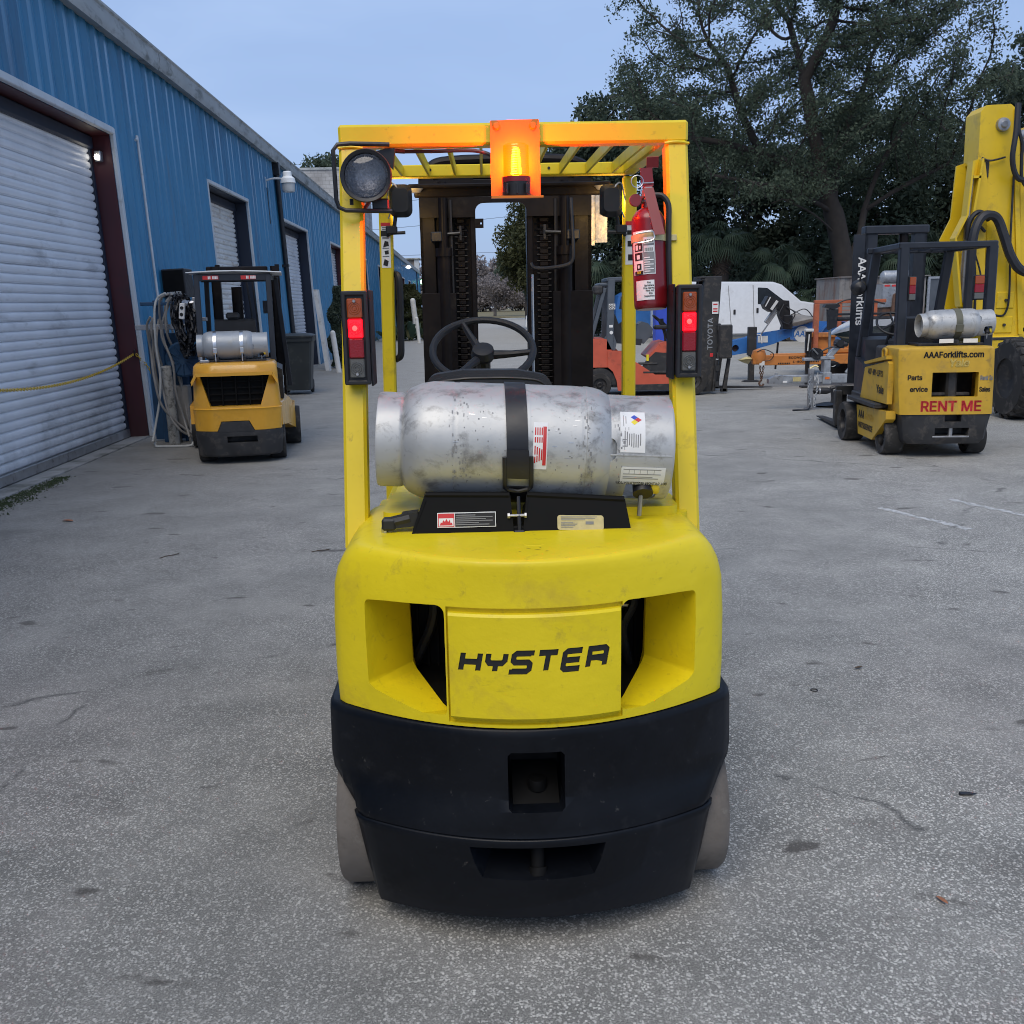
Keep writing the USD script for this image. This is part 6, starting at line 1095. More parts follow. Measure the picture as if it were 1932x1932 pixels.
jk = part('jack', ot); obj('tube', box((5.04, -.16, .58), (5.13, -.07, .97), .008), 'black_metal', jk); obj('inner_tube', box((5.055, -.145, .05), (5.115, -.085, .58)), 'black_metal', jk); obj('foot', box((4.98, -.2, .0), (5.18, -.03, .03), .005), 'black_metal', jk); obj('crank', [beam((5.06, -.18, .62), (5.08, -.18, .9), .02, .02, .003), box((5.02, -.175, .94), (5.16, -.065, .99), .01)], 'white_worn', jk)
chain([(4.30, -.02, .40), (4.31, -.03, .25), (4.33, -.03, .12)], .04, .007, 'chain', 'rust_chain', ot); chain([(4.36, -.04, .40), (4.34, -.05, .25), (4.33, -.04, .12)], .04, .007, 'chain', 'rust_chain', ot); obj('chain_hook', tube(spline([(4.33, -.04, .14), (4.29, -.04, .08), (4.33, -.04, .03), (4.37, -.04, .07)], 5), .018, 6), 'rust_chain', ot)
obj('safety_cable', tube(spline([(4.22, -.1, .62), (4.34, -.12, .66), (4.50, -.12, .58), (4.46, -.1, .48), (4.36, -.1, .46)], 6), .008, 5), 'cable_black', ot)
js = thing('trailer_jack', 'black jack post with round foot under the blue trailer tongue', 'jack', (4.49, 18.7, 0))
obj('post', box((-.075, -.07, .48), (.075, .07, 1.0), .01), 'old_black', js); obj('inner_post', box((-.05, -.05, .02), (.05, .05, .5), .006), 'old_black', js); obj('foot', lathe([(.001, .03), (.12, .025), (.17, .01), (.17, 0), (.001, 0)], 20), 'old_black', js); obj('crank', [rod((.08, 0, .85), (.16, 0, .85), .012, 6), rod((.16, 0, .85), (.16, -.1, .70), .012, 6)], 'steel_dull', js)
# boat on its galvanised trailer
gt = thing('boat_trailer', 'galvanised boat trailer with winch post and jack, tongue pointing left', 'trailer', (0, 13.8, 0))
obj('tongue', box((3.62, -.05, .365), (4.30, .05, .468), .006), 'galvanised', gt); obj('tongue', box((4.30, -.06, .355), (6.4, .06, .475), .006), 'galvanised', gt); obj('coupler', [hull([(x, y, z) for x, z in ((3.55, .36), (3.55, .42), (3.62, .46), (3.74, .47), (3.74, .36)) for y in (-.06, .06)]), rod((3.66, 0, .46), (3.66, 0, .50), .02, 8)], 'steel_dull', gt)
obj('sticker', box((3.88, -.055, .385), (3.99, -.051, .445)), 'tan_plate', gt); obj('sticker', box((4.09, -.055, .395), (4.2, -.051, .45)), 'white_label', gt); obj('sticker', box((3.72, -.055, .37), (3.80, -.051, .395)), 'white_label', gt)
wp_ = part('winch_post', gt); obj('post', box((4.29, -.07, .478), (4.385, .07, .675), .008), 'galvanised', wp_); obj('sleeve', box((4.28, -.08, .34), (4.40, .08, .50), .008), 'galvanised', wp_); obj('top_plate', box((4.24, -.08, .676), (4.43, .08, .715), .006), 'galvanised', wp_); obj('strut', [beam((4.36, 0, .70), (4.52, 0, .88), .08, .07, .008)], 'galvanised', wp_)
obj('bow_stop', [rod((4.50, -.08, .89), (4.50, .08, .89), .05, 12), box((4.44, -.06, .84), (4.62, .06, .90), .02)], 'black_plastic', wp_); obj('reflector', box((4.31, -.086, .41), (4.37, -.081, .44)), 'orange_ink', wp_)
wn = part('winch', gt); obj('drum', [lathe([(.001, -.06), (.08, -.06), (.08, -.045), (.05, -.04), (.05, .04), (.08, .045), (.08, .06), (.001, .06)], 20, (4.20, 0, .75), 'y')], 'black_metal', wn); obj('frame', box((4.02, -.05, .66), (4.26, .05, .70), .006), 'galvanised', wn); obj('handle', [rod((4.2, -.07, .75), (4.12, -.09, .83), .01, 6)], 'steel_dull', wn)
obj('winch_strap', tube(spline([(4.24, -.05, .78), (4.38, -.06, .84), (4.56, -.05, .83)], 5), .012, 6), 'cable_black', gt)
jj = part('jack', gt); obj('tube', box((4.075, -.13, .02), (4.145, -.07, .56), .006), 'steel_dull', jj); obj('base', box((4.04, -.15, 0), (4.17, -.05, .02)), 'steel_dull', jj); obj('crank', [rod((4.09, -.1, .56), (4.16, -.1, .60), .012, 6), rod((4.16, -.1, .60), (4.2, -.12, .58), .012, 6)], 'tan_plate', jj)
chain([(4.10, -.14, .46), (4.06, -.15, .3), (4.10, -.15, .12), (4.09, -.15, .02)], .035, .006, 'chain', 'galvanised', gt); chain([(4.17, -.14, .46), (4.19, -.15, .3), (4.16, -.15, .12), (4.16, -.15, .02)], .035, .006, 'chain', 'galvanised', gt)
obj('wire', tube(spline([(4.1, -.16, .06), (4.05, -.2, .012), (3.92, -.22, .012), (3.84, -.24, .012)], 6), .012, 6), 'cable_black', gt); obj('rag', [hull(np.random.default_rng(9).normal(0, 1, (24, 3)) * [.012, .01, .05] + [4.19, -.12, .40])], 'white_worn', gt)
obj('frame_arm', [beam((4.75, 0, .44), (5.9, .75, .5), .06, .08, .006), beam((4.75, 0, .44), (5.9, -.75, .5), .06, .08, .006), beam((4.62, -.02, .48), (4.85, -.02, .78), .05, .06, .006)], 'galvanised', gt); obj('frame_arm', [beam((5.9, .75, .5), (8.8, .75, .5), .06, .08, .006), beam((5.9, -.75, .5), (8.8, -.75, .5), .06, .08, .006), beam((6.6, -.9, .35), (6.6, .9, .35), .06, .06, .006)], 'galvanised', gt)
for y in (-.9, .9): obj('wheel', lathe([(.08, -.08), (.26, -.08), (.28, 0), (.26, .08), (.08, .08)], 24, (7.2, y, .28), 'y', closed=True), 'tyre_rubber', gt)
gl_ = thing('trailer_motor', 'small black motor with a dangling strap under the boat trailer post', 'motor', (4.26, 13.7, .255))
obj('body', lathe([(.001, -.14), (.03, -.13), (.045, -.08), (.045, .08), (.03, .12), (.001, .13)], 16, (0, 0, 0), 'x'), 'black_plastic', gl_); obj('band', lathe([(.047, -.02), (.047, .0), (.03, .0), (.03, -.02)], 16, (-.02, 0, 0), 'x', closed=True), 'steel_dull', gl_); obj('strap', [tube(spline([(.12, 0, .03), (.2, 0, .05), (.28, 0, .06)], 4), .025, 6), tube(spline([(.14, 0, .02), (.16, 0, -.1), (.15, 0, -.17)], 4), .022, 6), tube(spline([(.2, 0, .0), (.22, 0, -.1), (.20, 0, -.18)], 4), .02, 6)], 'cable_black', gl_)
bo = thing('boat', 'low bass boat with white deck, dark green side and tan stripe, bow to the left', 'boat', (4.52, 14.3, 0), .10)
def hull_ring(t):
    """t runs from the bow (0) to the stern (1); a section across the boat."""
    x = 5.0 * t; w = .92 * (1 - (1 - min(t / .5, 1)) ** 2.2) + .02; zs = .98 + .20 * min(t / .1, 1) ** .7 + .10 * t; zk = .98 - .42 * min(t / .35, 1) ** .55
    return x, w, zs, zk
ts = np.r_[0, .02, .05, .1, .18, .28, .4, .6, .8, 1.0]
def strip(f0, f1):
    out = []
    for s_ in (-1, 1):
        A, B = [], []
        for t in ts:
            x, w, zs, zk = hull_ring(t); g = lambda f: (x + .12 * (1 - f) * (1 - t), s_ * w * (.25 + .75 * f ** .6) , zk + (zs - zk) * f)
            A.append(g(f0)); B.append(g(f1))
        n = len(ts); v = np.array(A + B); i = np.arange(n - 1); f = np.vstack([np.stack([i, i + 1, i + 1 + n], 1), np.stack([i, i + 1 + n, i + n], 1)])
        out.append((v, f if s_ < 0 else f[:, ::-1]))
    return out
obj('bottom', strip(0, .30) , 'hull_green', bo); obj('stripe', strip(.30, .42), 'hull_tan', bo); obj('side', strip(.42, .80), 'hull_green', bo); obj('gunwale', strip(.80, 1.0), 'van_white', bo)
rings = []
for t in ts:
    x, w, zs, zk = hull_ring(t); rings.append([(x, -w, zs), (x, w, zs)])
v = np.array(rings).reshape(-1, 3); n = len(ts); f = np.vstack([[[2 * i, 2 * i + 1, 2 * i + 3], [2 * i, 2 * i + 3, 2 * i + 2]] for i in range(n - 1)]); obj('deck', (v, f), 'van_white', bo, smooth=False)
x, w, zs, zk = hull_ring(1.0); obj('transom', (np.array([(x, -w, zs), (x, w, zs), (x, w * .25, zk), (x, -w * .25, zk)]), np.array([[0, 2, 1], [0, 3, 2]])), 'hull_green', bo, smooth=False)
obj('console', [hull([(x, y, z) for x in (2.1, 2.7) for y in (-.6, .1) for z in (1.3, 1.42)]), box((1.9, .2, 1.3), (2.5, .7, 1.5), .05)], 'black_plastic', bo); obj('windscreen', hull([(2.1, -.6, 1.42), (2.1, .1, 1.42), (2.25, -.55, 1.56), (2.25, .05, 1.56), (2.26, -.55, 1.56), (2.11, .1, 1.42)]), 'window_dark', bo)
obj('seat', box((2.9, -.5, 1.25), (3.3, .5, 1.55), .06), 'seat_vinyl', bo); obj('engine', hull([(x, y, z) for x, z in ((4.95, 1.2), (5.0, 1.7), (5.4, 1.72), (5.55, 1.5), (5.4, 1.2)) for y in (-.18, .18)]), 'black_plastic', bo)
tm = thing('trolling_motor', 'black trolling motor with upright grey shaft on the bow of the boat', 'motor', (0, 14.1, 0))
obj('head', hull([(x, y, z) for x, z in ((4.36, 1.37), (4.38, 1.41), (4.56, 1.41), (4.58, 1.38), (4.50, 1.34)) for y in (-.06, .06)]), 'black_plastic', tm); obj('shaft', [rod((4.46, 0, 1.36), (4.475, 0, .62), .018, 10)], 'steel_dull', tm); obj('bracket', [hull([(x, y, z) for x, z in ((4.42, 1.34), (4.56, 1.34), (4.54, 1.10), (4.44, 1.06)) for y in (-.05, .05)]), box((4.50, -.03, 1.255), (5.3, .05, 1.285), .006), box((4.52, -.05, 1.18), (5.3, .06, 1.235), .02)], 'black_metal', tm); obj('lower_unit', lathe([(.001, -.12), (.035, -.09), (.04, .05), (.001, .15)], 14, (4.48, 0, .60), 'x'), 'black_plastic', tm); obj('cable', tube(spline([(4.5, -.02, 1.40), (4.7, -.02, 1.47), (5.0, -.02, 1.45), (5.2, -.02, 1.40)], 6), .012, 6), 'cable_black', tm)
rgc = obj('dropped_cloth', hull(np.random.default_rng(17).normal(0, 1, (50, 3)) * [.10, .06, .022] + [4.52, 14.0, .025]), 'cable_black'); tag(rgc, 'black rag lying on the asphalt beside the boat trailer', 'rag')
# rusty container, tank and frame behind
mat('rust_grey', (0.22, 0.21, 0.20), 0.7, 0.2, var=0.25, scale=1.5, dirt=[((0.16, 0.07, 0.04), 0.45, 1.6, (1, 1, .35)), ((0.08, 0.07, 0.07), 0.3, 3)])
rc = thing('shed', 'rusty grey sheet-metal shed under the trees left of the RENT ME forklift', 'shed', (10.38, 32.0, 0))
for k in range(9): obj('wall_sheet', prism([(k * .3, 0), (k * .3 + .04, -.03), (k * .3 + .14, -.03), (k * .3 + .18, 0), (k * .3 + .296, 0), (k * .3 + .296, .02), (k * .3, .02)], 0, 2.09, 'xy'), 'rust_grey', rc)
obj('side_wall', box((0, .02, 0), (.03, 2.4, 2.09)), 'rust_grey', rc); obj('roof', box((-.05, -.08, 2.1), (2.8, 2.5, 2.13)), 'rust_grey', rc); obj('sign', box((.42, -.04, 1.82), (.62, -.032, 1.9)), 'red_dark', rc)
obj('door', [box((.1, -.05, .1), (.8, -.034, 1.7), .004)], 'rust_grey', rc)
tk = thing('tank', 'silver horizontal tank on a rusty brown stand behind the RENT ME forklift', 'tank', (10.2, 28.0, 0))
obj('shell', lathe([(.001, -.02), (.1, .0), (.16, .05), (.17, .1), (.17, .9), (.16, .95), (.001, 1.0)], 24, (0, 0, 2.02), 'x'), 'galvanised', tk); obj('cabinet', box((.0, -.15, 1.2), (.75, .5, 1.83), .02), 'steel_dull', tk); obj('notice', box((.06, -.16, 1.76), (.2, -.153, 1.81)), 'red_ink', tk); obj('notice', box((.26, -.16, 1.76), (.42, -.153, 1.81)), 'red_ink', tk); obj('stand', [box((.05, -.1, .9), (.7, .4, 1.2), .02), hull([(.25, -.2, .9), (.55, -.2, .9), (.3, -.2, 1.55), (.4, -.2, 1.6), (.25, .0, .9), (.55, 0, .9), (.3, 0, 1.55), (.4, 0, 1.6)])], 'rust_chain', tk); obj('leg', box((.05, -.1, 0), (.15, .0, .9)), 'rust_chain', tk); obj('leg', box((.6, -.1, 0), (.7, .0, .9)), 'rust_chain', tk)
sf = thing('screen_frame', 'pale empty metal frame standing behind the guard of the RENT ME forklift', 'frame', (11.3, 27.5, 0))
obj('frame', [box((0, 0, 0), (.06, .05, 2.0)), box((.72, 0, 0), (.78, .05, 2.0)), box((0, -.002, 1.94), (.78, .052, 2.0))], 'galvanised', sf); obj('panel', box((.06, .02, .9), (.72, .03, 1.94)), 'grey_paint', sf)
cr_ = thing('scrap_pile', 'heap of brown scrap parts and drums behind the boat', 'scrap', (0, 0, 0))
rg = np.random.default_rng(23)
for k in range(14):
    p = np.array([rg.uniform(10.0, 15.5), rg.uniform(25, 27), 0]); s_ = rg.uniform(.2, .55)
    obj('scrap_piece', hull(rg.normal(0, 1, (14, 3)) * [s_ * .5, s_ * .4, s_ * .35] + p + [0, 0, s_ * .8]) if k % 3 else lathe([(.001, 0), (.28, 0), (.28, .85), (.001, .85)], 18, p), ('rust_chain', 'rust_grey', 'old_black')[k % 3], cr_)
bx_ = thing('bin_box', 'dark blue upright box with white edge behind the orange forklift', 'box', (4.35, 30.0, 0))
obj('body', box((0, 0, 0), (.42, .6, 1.62), .02), 'blue_ink', bx_); obj('edge', box((.43, 0, 0), (.55, .1, 1.66), .01), 'white_worn', bx_)
gs = thing('grey_cabinet', 'grey steel cabinet with red and white striped post beside it', 'cabinet', (4.95, 30.0, 0))
obj('body', box((0, .1, 0), (.75, .7, 1.65), .02), 'grey_paint', gs); obj('post', [box((.3, -.02, 0), (.38, .04, .9 + .18 * 0), .004)], 'white_worn', gs)
for k in range(5): obj('band', box((.299, -.021, .9 + .16 * k), (.381, .041, 1.06 + .16 * k)), 'red_ink' if k % 2 else 'white_worn', gs)

# ------------------------------------------------------------------ yellow boom machine at the right edge
mat('boom_yellow', (0.68, 0.46, 0.012), 0.4, var=0.06, scale=3, dirt=[((0.30, 0.20, 0.04), 0.18, 4), (GRIME, 0.10, 9)])
bmch = thing('boom_machine', 'big yellow machine with upright boom, black hoses and lugged tyre at the right edge', 'boom lift', (0, 13.5, 0))
xz = lambda pts, y0, y1, r=.015: prism(rpoly(pts, r, 3), y0, y1, 'xz')
obj('main_boom', [xz([(6.09, 3.16), (6.08, 3.78), (6.15, 3.86), (6.46, 3.87), (6.52, 3.82), (6.60, 3.0), (6.72, 1.6), (6.80, .96), (6.44, .94), (6.28, 2.2), (6.20, 3.15)], 0, .42)], 'boom_yellow', bmch)
obj('main_boom_rib', [xz([(6.50, 3.82), (6.56, 3.80), (6.66, 2.6), (6.84, .98), (6.78, .97), (6.60, 2.6)], -.03, .0)], 'boom_yellow', bmch)
obj('outer_boom', xz([(6.62, 3.45), (6.70, 3.6), (7.6, 3.55), (8.4, 2.4), (8.2, 2.1), (7.2, 2.9), (6.70, 2.9)], .1, .4), 'boom_yellow', bmch)
fl_poly = [(5.98, 3.17), (6.10, 3.21), (6.17, 3.17), (6.22, 2.9), (6.26, 1.9), (6.42, 1.05), (6.40, .90), (5.99, 1.28), (5.93, 1.36), (5.96, 2.02), (5.82, 2.22), (5.95, 2.50)]
obj('cheek_plate', xz(fl_poly, -.03, .0), 'boom_yellow', bmch); obj('cheek_plate', xz(fl_poly, .38, .41), 'boom_yellow', bmch)
obj('flange', [hull([(x, y, z) for x, z in ((5.965, 3.17), (5.99, 3.17), (5.955, 2.5), (5.93, 2.5)) for y in (-.14, .02)]), hull([(x, y, z) for x, z in ((5.80, 2.22), (5.825, 2.22), (5.955, 2.5), (5.93, 2.5)) for y in (-.14, .02)]), hull([(x, y, z) for x, z in ((5.80, 2.22), (5.825, 2.22), (5.96, 1.35), (5.93, 1.35)) for y in (-.14, .02)]), box((5.99, -.13, 2.96), (6.10, -.02, 2.99))], 'boom_yellow', bmch)
obj('flange', [hull([(x, y, z) for x, z in ((6.085, 3.2), (6.11, 3.2), (6.05, 2.6), (6.02, 2.6)) for y in (-.13, -.03)]), hull([(x, y, z) for x, z in ((5.99, 2.32), (6.015, 2.32), (6.05, 2.6), (6.02, 2.6)) for y in (-.13, -.03)]), hull([(x, y, z) for x, z in ((5.99, 2.32), (6.015, 2.32), (6.10, 1.4), (6.07, 1.4)) for y in (-.13, -.03)])], 'boom_yellow', bmch)
obj('side_boom', xz([(6.64, 3.42), (6.7, 3.56), (6.95, 3.5), (6.98, 1.2), (6.84, 1.0)], .05, .38), 'boom_yellow', bmch)
for x, z in ((6.37, 3.62), (6.66, 3.47)): obj('pin', lathe([(.001, -.07), (.035, -.07), (.05, -.05), (.08, -.045), (.09, 0), (.001, .02)], 20, (x, 0, z), 'y'), 'steel_dull', bmch)
for z in (1.10, 1.42): obj('access_panel', box((6.46, -.015, z - .11), (6.70 , .01, z + .11), .02), 'boom_yellow', bmch); obj('panel_bolt', lathe([(.001, -.03), (.018, -.03), (.02, 0), (.001, 0)], 10, (6.58, -.012, z), 'y'), 'old_black', bmch)
obj('slide', [box((6.185, -.012, 1.9), (6.215, .0, 3.15)), box((6.17, -.02, 2.98), (6.23, .0, 3.2), .004)], 'old_black', bmch)
obj('lift_ram', [rod((5.99, -.06, 1.4), (5.99, -.06, 2.5), .045, 12), rod((5.99, -.06, 2.5), (6.0, -.06, 3.0), .025, 10)], 'steel_dull', bmch)
hz = lambda pts, r, y=-.2: tube(spline([(x, y - .03 * math.sin(k), z) for k, (x, z) in enumerate(pts)], 8), r, 8)
obj('hose', hz([(6.00, 1.3), (5.99, 1.9), (6.0, 2.25), (6.08, 2.45), (6.20, 2.50), (6.32, 2.44), (6.42, 2.2), (6.50, 1.98), (6.64, 1.80), (6.9, 1.72)], .06), 'cable_black', bmch)
obj('hose', hz([(5.96, 2.2), (5.97, 2.42), (6.05, 2.53), (6.16, 2.52), (6.24, 2.44)], .032, -.12), 'cable_black', bmch); obj('hose', hz([(6.08, 1.1), (6.04, 1.7), (6.03, 2.1), (6.10, 2.35), (6.2, 2.3)], .02, -.12), 'cable_black', bmch); obj('hose', hz([(6.14, 1.0), (6.12, 1.5), (6.06, 2.1), (6.08, 2.3)], .018, -.1), 'cable_black', bmch); obj('hose', hz([(6.10, 2.0), (6.16, 1.8), (6.2, 1.6)], .012, -.1), 'cable_black', bmch)
obj('hose', hz([(6.45, 3.84), (6.44, 3.5), (6.42, 3.2), (6.48, 3.0), (6.6, 2.92), (6.9, 2.95)], .035), 'cable_black', bmch); obj('hose', hz([(6.47, 3.84), (6.47, 3.55), (6.53, 3.35), (6.55, 3.15), (6.6, 2.9), (6.8, 2.7)], .022), 'cable_black', bmch); obj('hose', hz([(6.12, 3.22), (6.2, 3.18), (6.3, 3.19), (6.42, 3.22)], .012, -.03), 'cable_black', bmch); obj('hose', hz([(6.55, 3.0), (6.56, 2.2), (6.60, 1.5), (6.58, 1.26), (6.5, 1.22), (6.36, 1.28)], .014, -.03), 'cable_black', bmch)
obj('turret', [box((6.40, -.05, .40), (6.80, .6, .955), .02), box((6.3, .1, .35), (9.2, 1.6, 1.0), .05)], 'boom_yellow', bmch); obj('turret_edge', box((6.38, -.06, .90), (6.84, .5, .94), .01), 'old_black', bmch); obj('link', hull([(x, y, z) for x, z in ((6.45, .42), (6.42, .62), (6.5, .7), (6.66, .55), (6.62, .44)) for y in (-.12, -.06)]), 'galvanised', bmch)
obj('chassis', box((6.5, -.1, .25), (9.5, 2.4, .6), .05), 'old_black', bmch)
def lug_tyre(x, y, R, w):
    t = part('wheel', bmch)
    obj('tyre', lathe([(R * .5, -w / 2), (R * .88, -w / 2), (R * .95, -w * .42), (R * .97, 0), (R * .95, w * .42), (R * .88, w / 2), (R * .5, w / 2)], 36, (x, y, R), 'x', closed=True), 'tyre_rubber', t)
    lg = []
    for k in range(20):
        for s_ in (-1, 1):
            a = k * 2 * math.pi / 20 + (.157 if s_ > 0 else 0); m = hull([(u, v_, z) for u, v_, z in ((0, -.05, R * .94), (s_ * w * .5, .05, R * .88), (0, -.0, R * .94), (s_ * w * .5, .12, R * .88), (0, -.045, R), (s_ * w * .48, .055, R * .96), (0, 0, R), (s_ * w * .48, .115, R * .96))]); lg.append(mv(mv(m, rx=a), (x, y, R)))
    obj('lugs', lg, 'tyre_rubber', t); obj('rim', lathe([(.001, -w * .3), (R * .5, -w * .45), (R * .52, w * .45), (.001, w * .3)], 24, (x, y, R), 'x'), 'old_black', t)
lug_tyre(6.29, -1.25, .49, .50); lug_tyre(9.0, -1.4, .50, .42)
# marks and litter on the ground
def ground_strip(pts, w, seed, name='painted_line'):
    rg = np.random.default_rng(seed); p = spline(pts, 10); L, Rr = [], []
    for i in range(len(p)):
        t = p[min(i + 1, len(p) - 1)] - p[max(i - 1, 0)]; n_ = np.array([-t[1], t[0]]) / np.linalg.norm(t)
        L.append(p[i] + n_ * w * rg.uniform(.2, 1)); Rr.append(p[i] - n_ * w * rg.uniform(.2, 1))
    return Polygon(L + Rr[::-1]).buffer(0)
M['worn_line'] = usdkit.material(stage, W + '/Looks/worn_line', {'g': ('geometry', {}), 'n': ('noise_texture', dict(scale=26, detail=8, roughness=0.7)), 'r': ('map_range', dict(from_min=0.42, from_max=0.56, to_min=0, to_max=1, clamp=True)), 'p': ('principled_bsdf', dict(base_color=(0.55, 0.55, 0.54), roughness=0.7)), 't': ('transparent_bsdf', {}), 'm': ('mix_closure', {})},
    [('g.position', 'n.vector'), ('n.fac', 'r.value'), ('r.result', 'm.fac'), ('t.BSDF', 'm.closure1'), ('p.BSDF', 'm.closure2')], surface='m.closure')
for k, (pts, lab) in enumerate(((np.array([(2.66, 7.1), (2.78, 6.8), (2.90, 6.55), (2.98, 6.35)]), 'worn white paint streak on the asphalt, the one nearer the big forklift'), (np.array([(3.28, 7.35), (3.42, 7.0), (3.54, 6.7), (3.66, 6.45)]), 'worn white paint streak on the asphalt nearest the right edge'))):
    m = prism(ground_strip(pts, .045, 80 + k), 0.001, 0.004, 'xy'); tag(obj('painted_line', m, 'worn_line', smooth=False), lab, 'painted line')
mat('leaf_brown', (0.30, 0.13, 0.07), 0.7, var=0.3, scale=30); mat('twig', (0.07, 0.05, 0.035), 0.9, var=0.3)
def litter(px, py, kind, s, rz, label, m, cat):
    d = CR * (px - 966) / 1887. - CU * (py - 966) / 1887. + _f; p = EYE + d * (-EYE[2] / d[2])
    if kind == 'leaf':
        q = [(math.sin(t) * .35 * (1 if t < np.pi else 1) * s, -math.cos(t) * s, .006 + .15 * s * abs(math.sin(t))) for t in np.arange(12) * np.pi / 6]
        g_ = (np.vstack([q, [[0, 0, .004]]]), np.array([[i, (i + 1) % 12, 12] for i in range(12)]))
    elif kind == 'ring': g_ = tube([(s * math.cos(t), s * math.sin(t), s * .18) for t in np.arange(20) * np.pi / 10], s * .17, 6, True)
    elif kind == 'twig': g_ = tube(spline([(-s, 0, .004), (-s * .3, s * .1, .006), (s * .4, -s * .05, .006), (s, s * .12, .004)], 4), .0028, 5)
    else: g_ = mv(hull(np.random.default_rng(int(px)).normal(0, 1, (20, 3)) * [s, s * .7, s * .3]), (0, 0, s * .3))
    tag(obj({'leaf': 'fallen_leaf', 'ring': 'rubber_ring', 'twig': 'twig', 'stone': 'pebble'}[kind], mv(g_, p, rz), m), label, cat)
litter(1777, 1702, 'leaf', .019, .4, 'single reddish brown leaf on the asphalt at the lower right', 'leaf_brown', 'leaf')
litter(1536, 1303, 'ring', .013, 0, 'small black rubber ring on the asphalt right of the big forklift', 'cable_black', 'rubber ring')
litter(128, 984, 'leaf', .05, 1.2, 'pale dry leaf on the asphalt at the left edge', 'leaf_brown', 'leaf')
litter(605, 1040, 'twig', .06, .5, 'thin twig on the asphalt left of the big forklift', 'twig', 'twig')
litter(320, 1050, 'twig', .07, .9, 'thin dark twig lying far left on the asphalt', 'twig', 'twig')
litter(1822, 1500, 'stone', .012, 0, 'dark lump of asphalt lying at the right', 'cable_black', 'pebble')
litter(1620, 1262, 'leaf', .022, 2.0, 'dark wet leaf on the asphalt right of the counterweight', 'twig', 'leaf')
for k, (a, b) in enumerate((((60, 965), (200, 905)), ((10, 985), (60, 962)))):
    pass
mat('moss', (0.035, 0.05, 0.018), 0.95, var=0.5, scale=14, bump=0.6, bscale=40)
rg = np.random.default_rng(31); q = []
for k in range(3000):
    s_ = rg.uniform(6.2, 9.4) ; o_ = abs(rg.normal(.10, .12 * (1.1 - (s_ - 6.2) / 4))) + .02 * rg.random(); p = wall_pt(s_, 0, o_); p[2] = 0
    q.append(mv((np.array([[0, 0, 0], [.008, .004, 0], [.004, .001, rg.uniform(.003, .014)], [-.006, .006, 0]]) * rg.uniform(.6, 1.6), np.array([[0, 1, 2], [1, 3, 2], [3, 0, 2]])), p, rg.uniform(0, 6.3)))
tag(obj('moss_strip', q, 'moss', smooth=False), 'ragged mossy weeds along the foot of the nearest roller door', 'weeds', kind='stuff')

# ------------------------------------------------------------------ trees
mat('bark_oak', (0.038, 0.032, 0.028), 0.95, var=0.35, scale=3, bump=0.8, bscale=9)
mat('bark_grey', (0.13, 0.115, 0.105), 0.95, var=0.3, scale=3, bump=0.5)
leafmat('leaf_oak', (0.036, 0.054, 0.038), (0.105, 0.138, 0.088), 0.3)
leafmat('leaf_dark', (0.030, 0.046, 0.034), (0.085, 0.112, 0.076), 0.28)
leafmat('leaf_olive', (0.026, 0.036, 0.014), (0.085, 0.085, 0.032), 0.25)
leafmat('leaf_dry', (0.15, 0.132, 0.125), (0.30, 0.265, 0.25), 0.25)
leafmat('leaf_palm', (0.022, 0.042, 0.028), (0.075, 0.108, 0.066), 0.28)
leafmat('leaf_skirt', (0.045, 0.030, 0.022), (0.12, 0.085, 0.06), 0.1)
def ellip(c, r, n, rg, shell=.35):
    d = rg.normal(0, 1, (n, 3)); d /= np.linalg.norm(d, axis=1, keepdims=True)
    return np.asarray(c) + d * (rg.uniform(shell, 1, (n, 1)) ** .6) * np.asarray(r)
def grow(roots, attr, step, infl, kill, iters=90):
    nodes = [p for p in roots[0]]; par = list(roots[1]); attr = attr.copy()
    for _ in range(iters):
        if len(attr) == 0: break
        N = np.array(nodes); d, i = cKDTree(N).query(attr)
        near = d < infl
        if not near.any(): break
        v = attr[near] - N[i[near]]; v /= np.linalg.norm(v, axis=1, keepdims=True) + 1e-9
        acc = np.zeros_like(N); np.add.at(acc, i[near], v); act = np.unique(i[near])
        a = acc[act]; a += np.array([0, 0, .12]); a /= np.linalg.norm(a, axis=1, keepdims=True) + 1e-9
        new = N[act] + a * step
        dd, _i = cKDTree(N).query(new); ok = dd > step * .45
        if not ok.any(): break
        for k, p in zip(act[ok], new[ok]): nodes.append(p); par.append(int(k))
        d, _i = cKDTree(np.array(nodes)).query(attr); attr = attr[d > kill]
    return np.array(nodes), np.array(par)
def skeleton(nodes, par, r_tip, r_base):
    n = len(nodes); w = np.zeros(n); kids = [[] for _ in range(n)]
    for i in range(n - 1, -1, -1):
        if w[i] == 0: w[i] = r_tip ** 2.3
        if par[i] >= 0: w[par[i]] += w[i]; kids[par[i]].append(i)
    r = w ** (1 / 2.3); r = np.maximum(r * (r_base / r[0]) ** ((r / r[0]) ** .5), r_tip)
    out = []
    for i in range(n):
        if par[i] < 0 or i != max(kids[par[i]], key=lambda k: w[k]):
            chain_, q = ([i] if par[i] < 0 else [par[i], i]), i
            while kids[q]: q = max(kids[q], key=lambda k: w[k]); chain_.append(q)
            if len(chain_) > 1:
                rr = r[chain_].copy()
                if par[i] >= 0: rr[0] = min(rr[0], rr[1] * 1.25)
                out.append(tube(nodes[chain_], rr, 10 if rr[0] > .12 else 5 if rr[0] > .03 else 3))
    return out, r
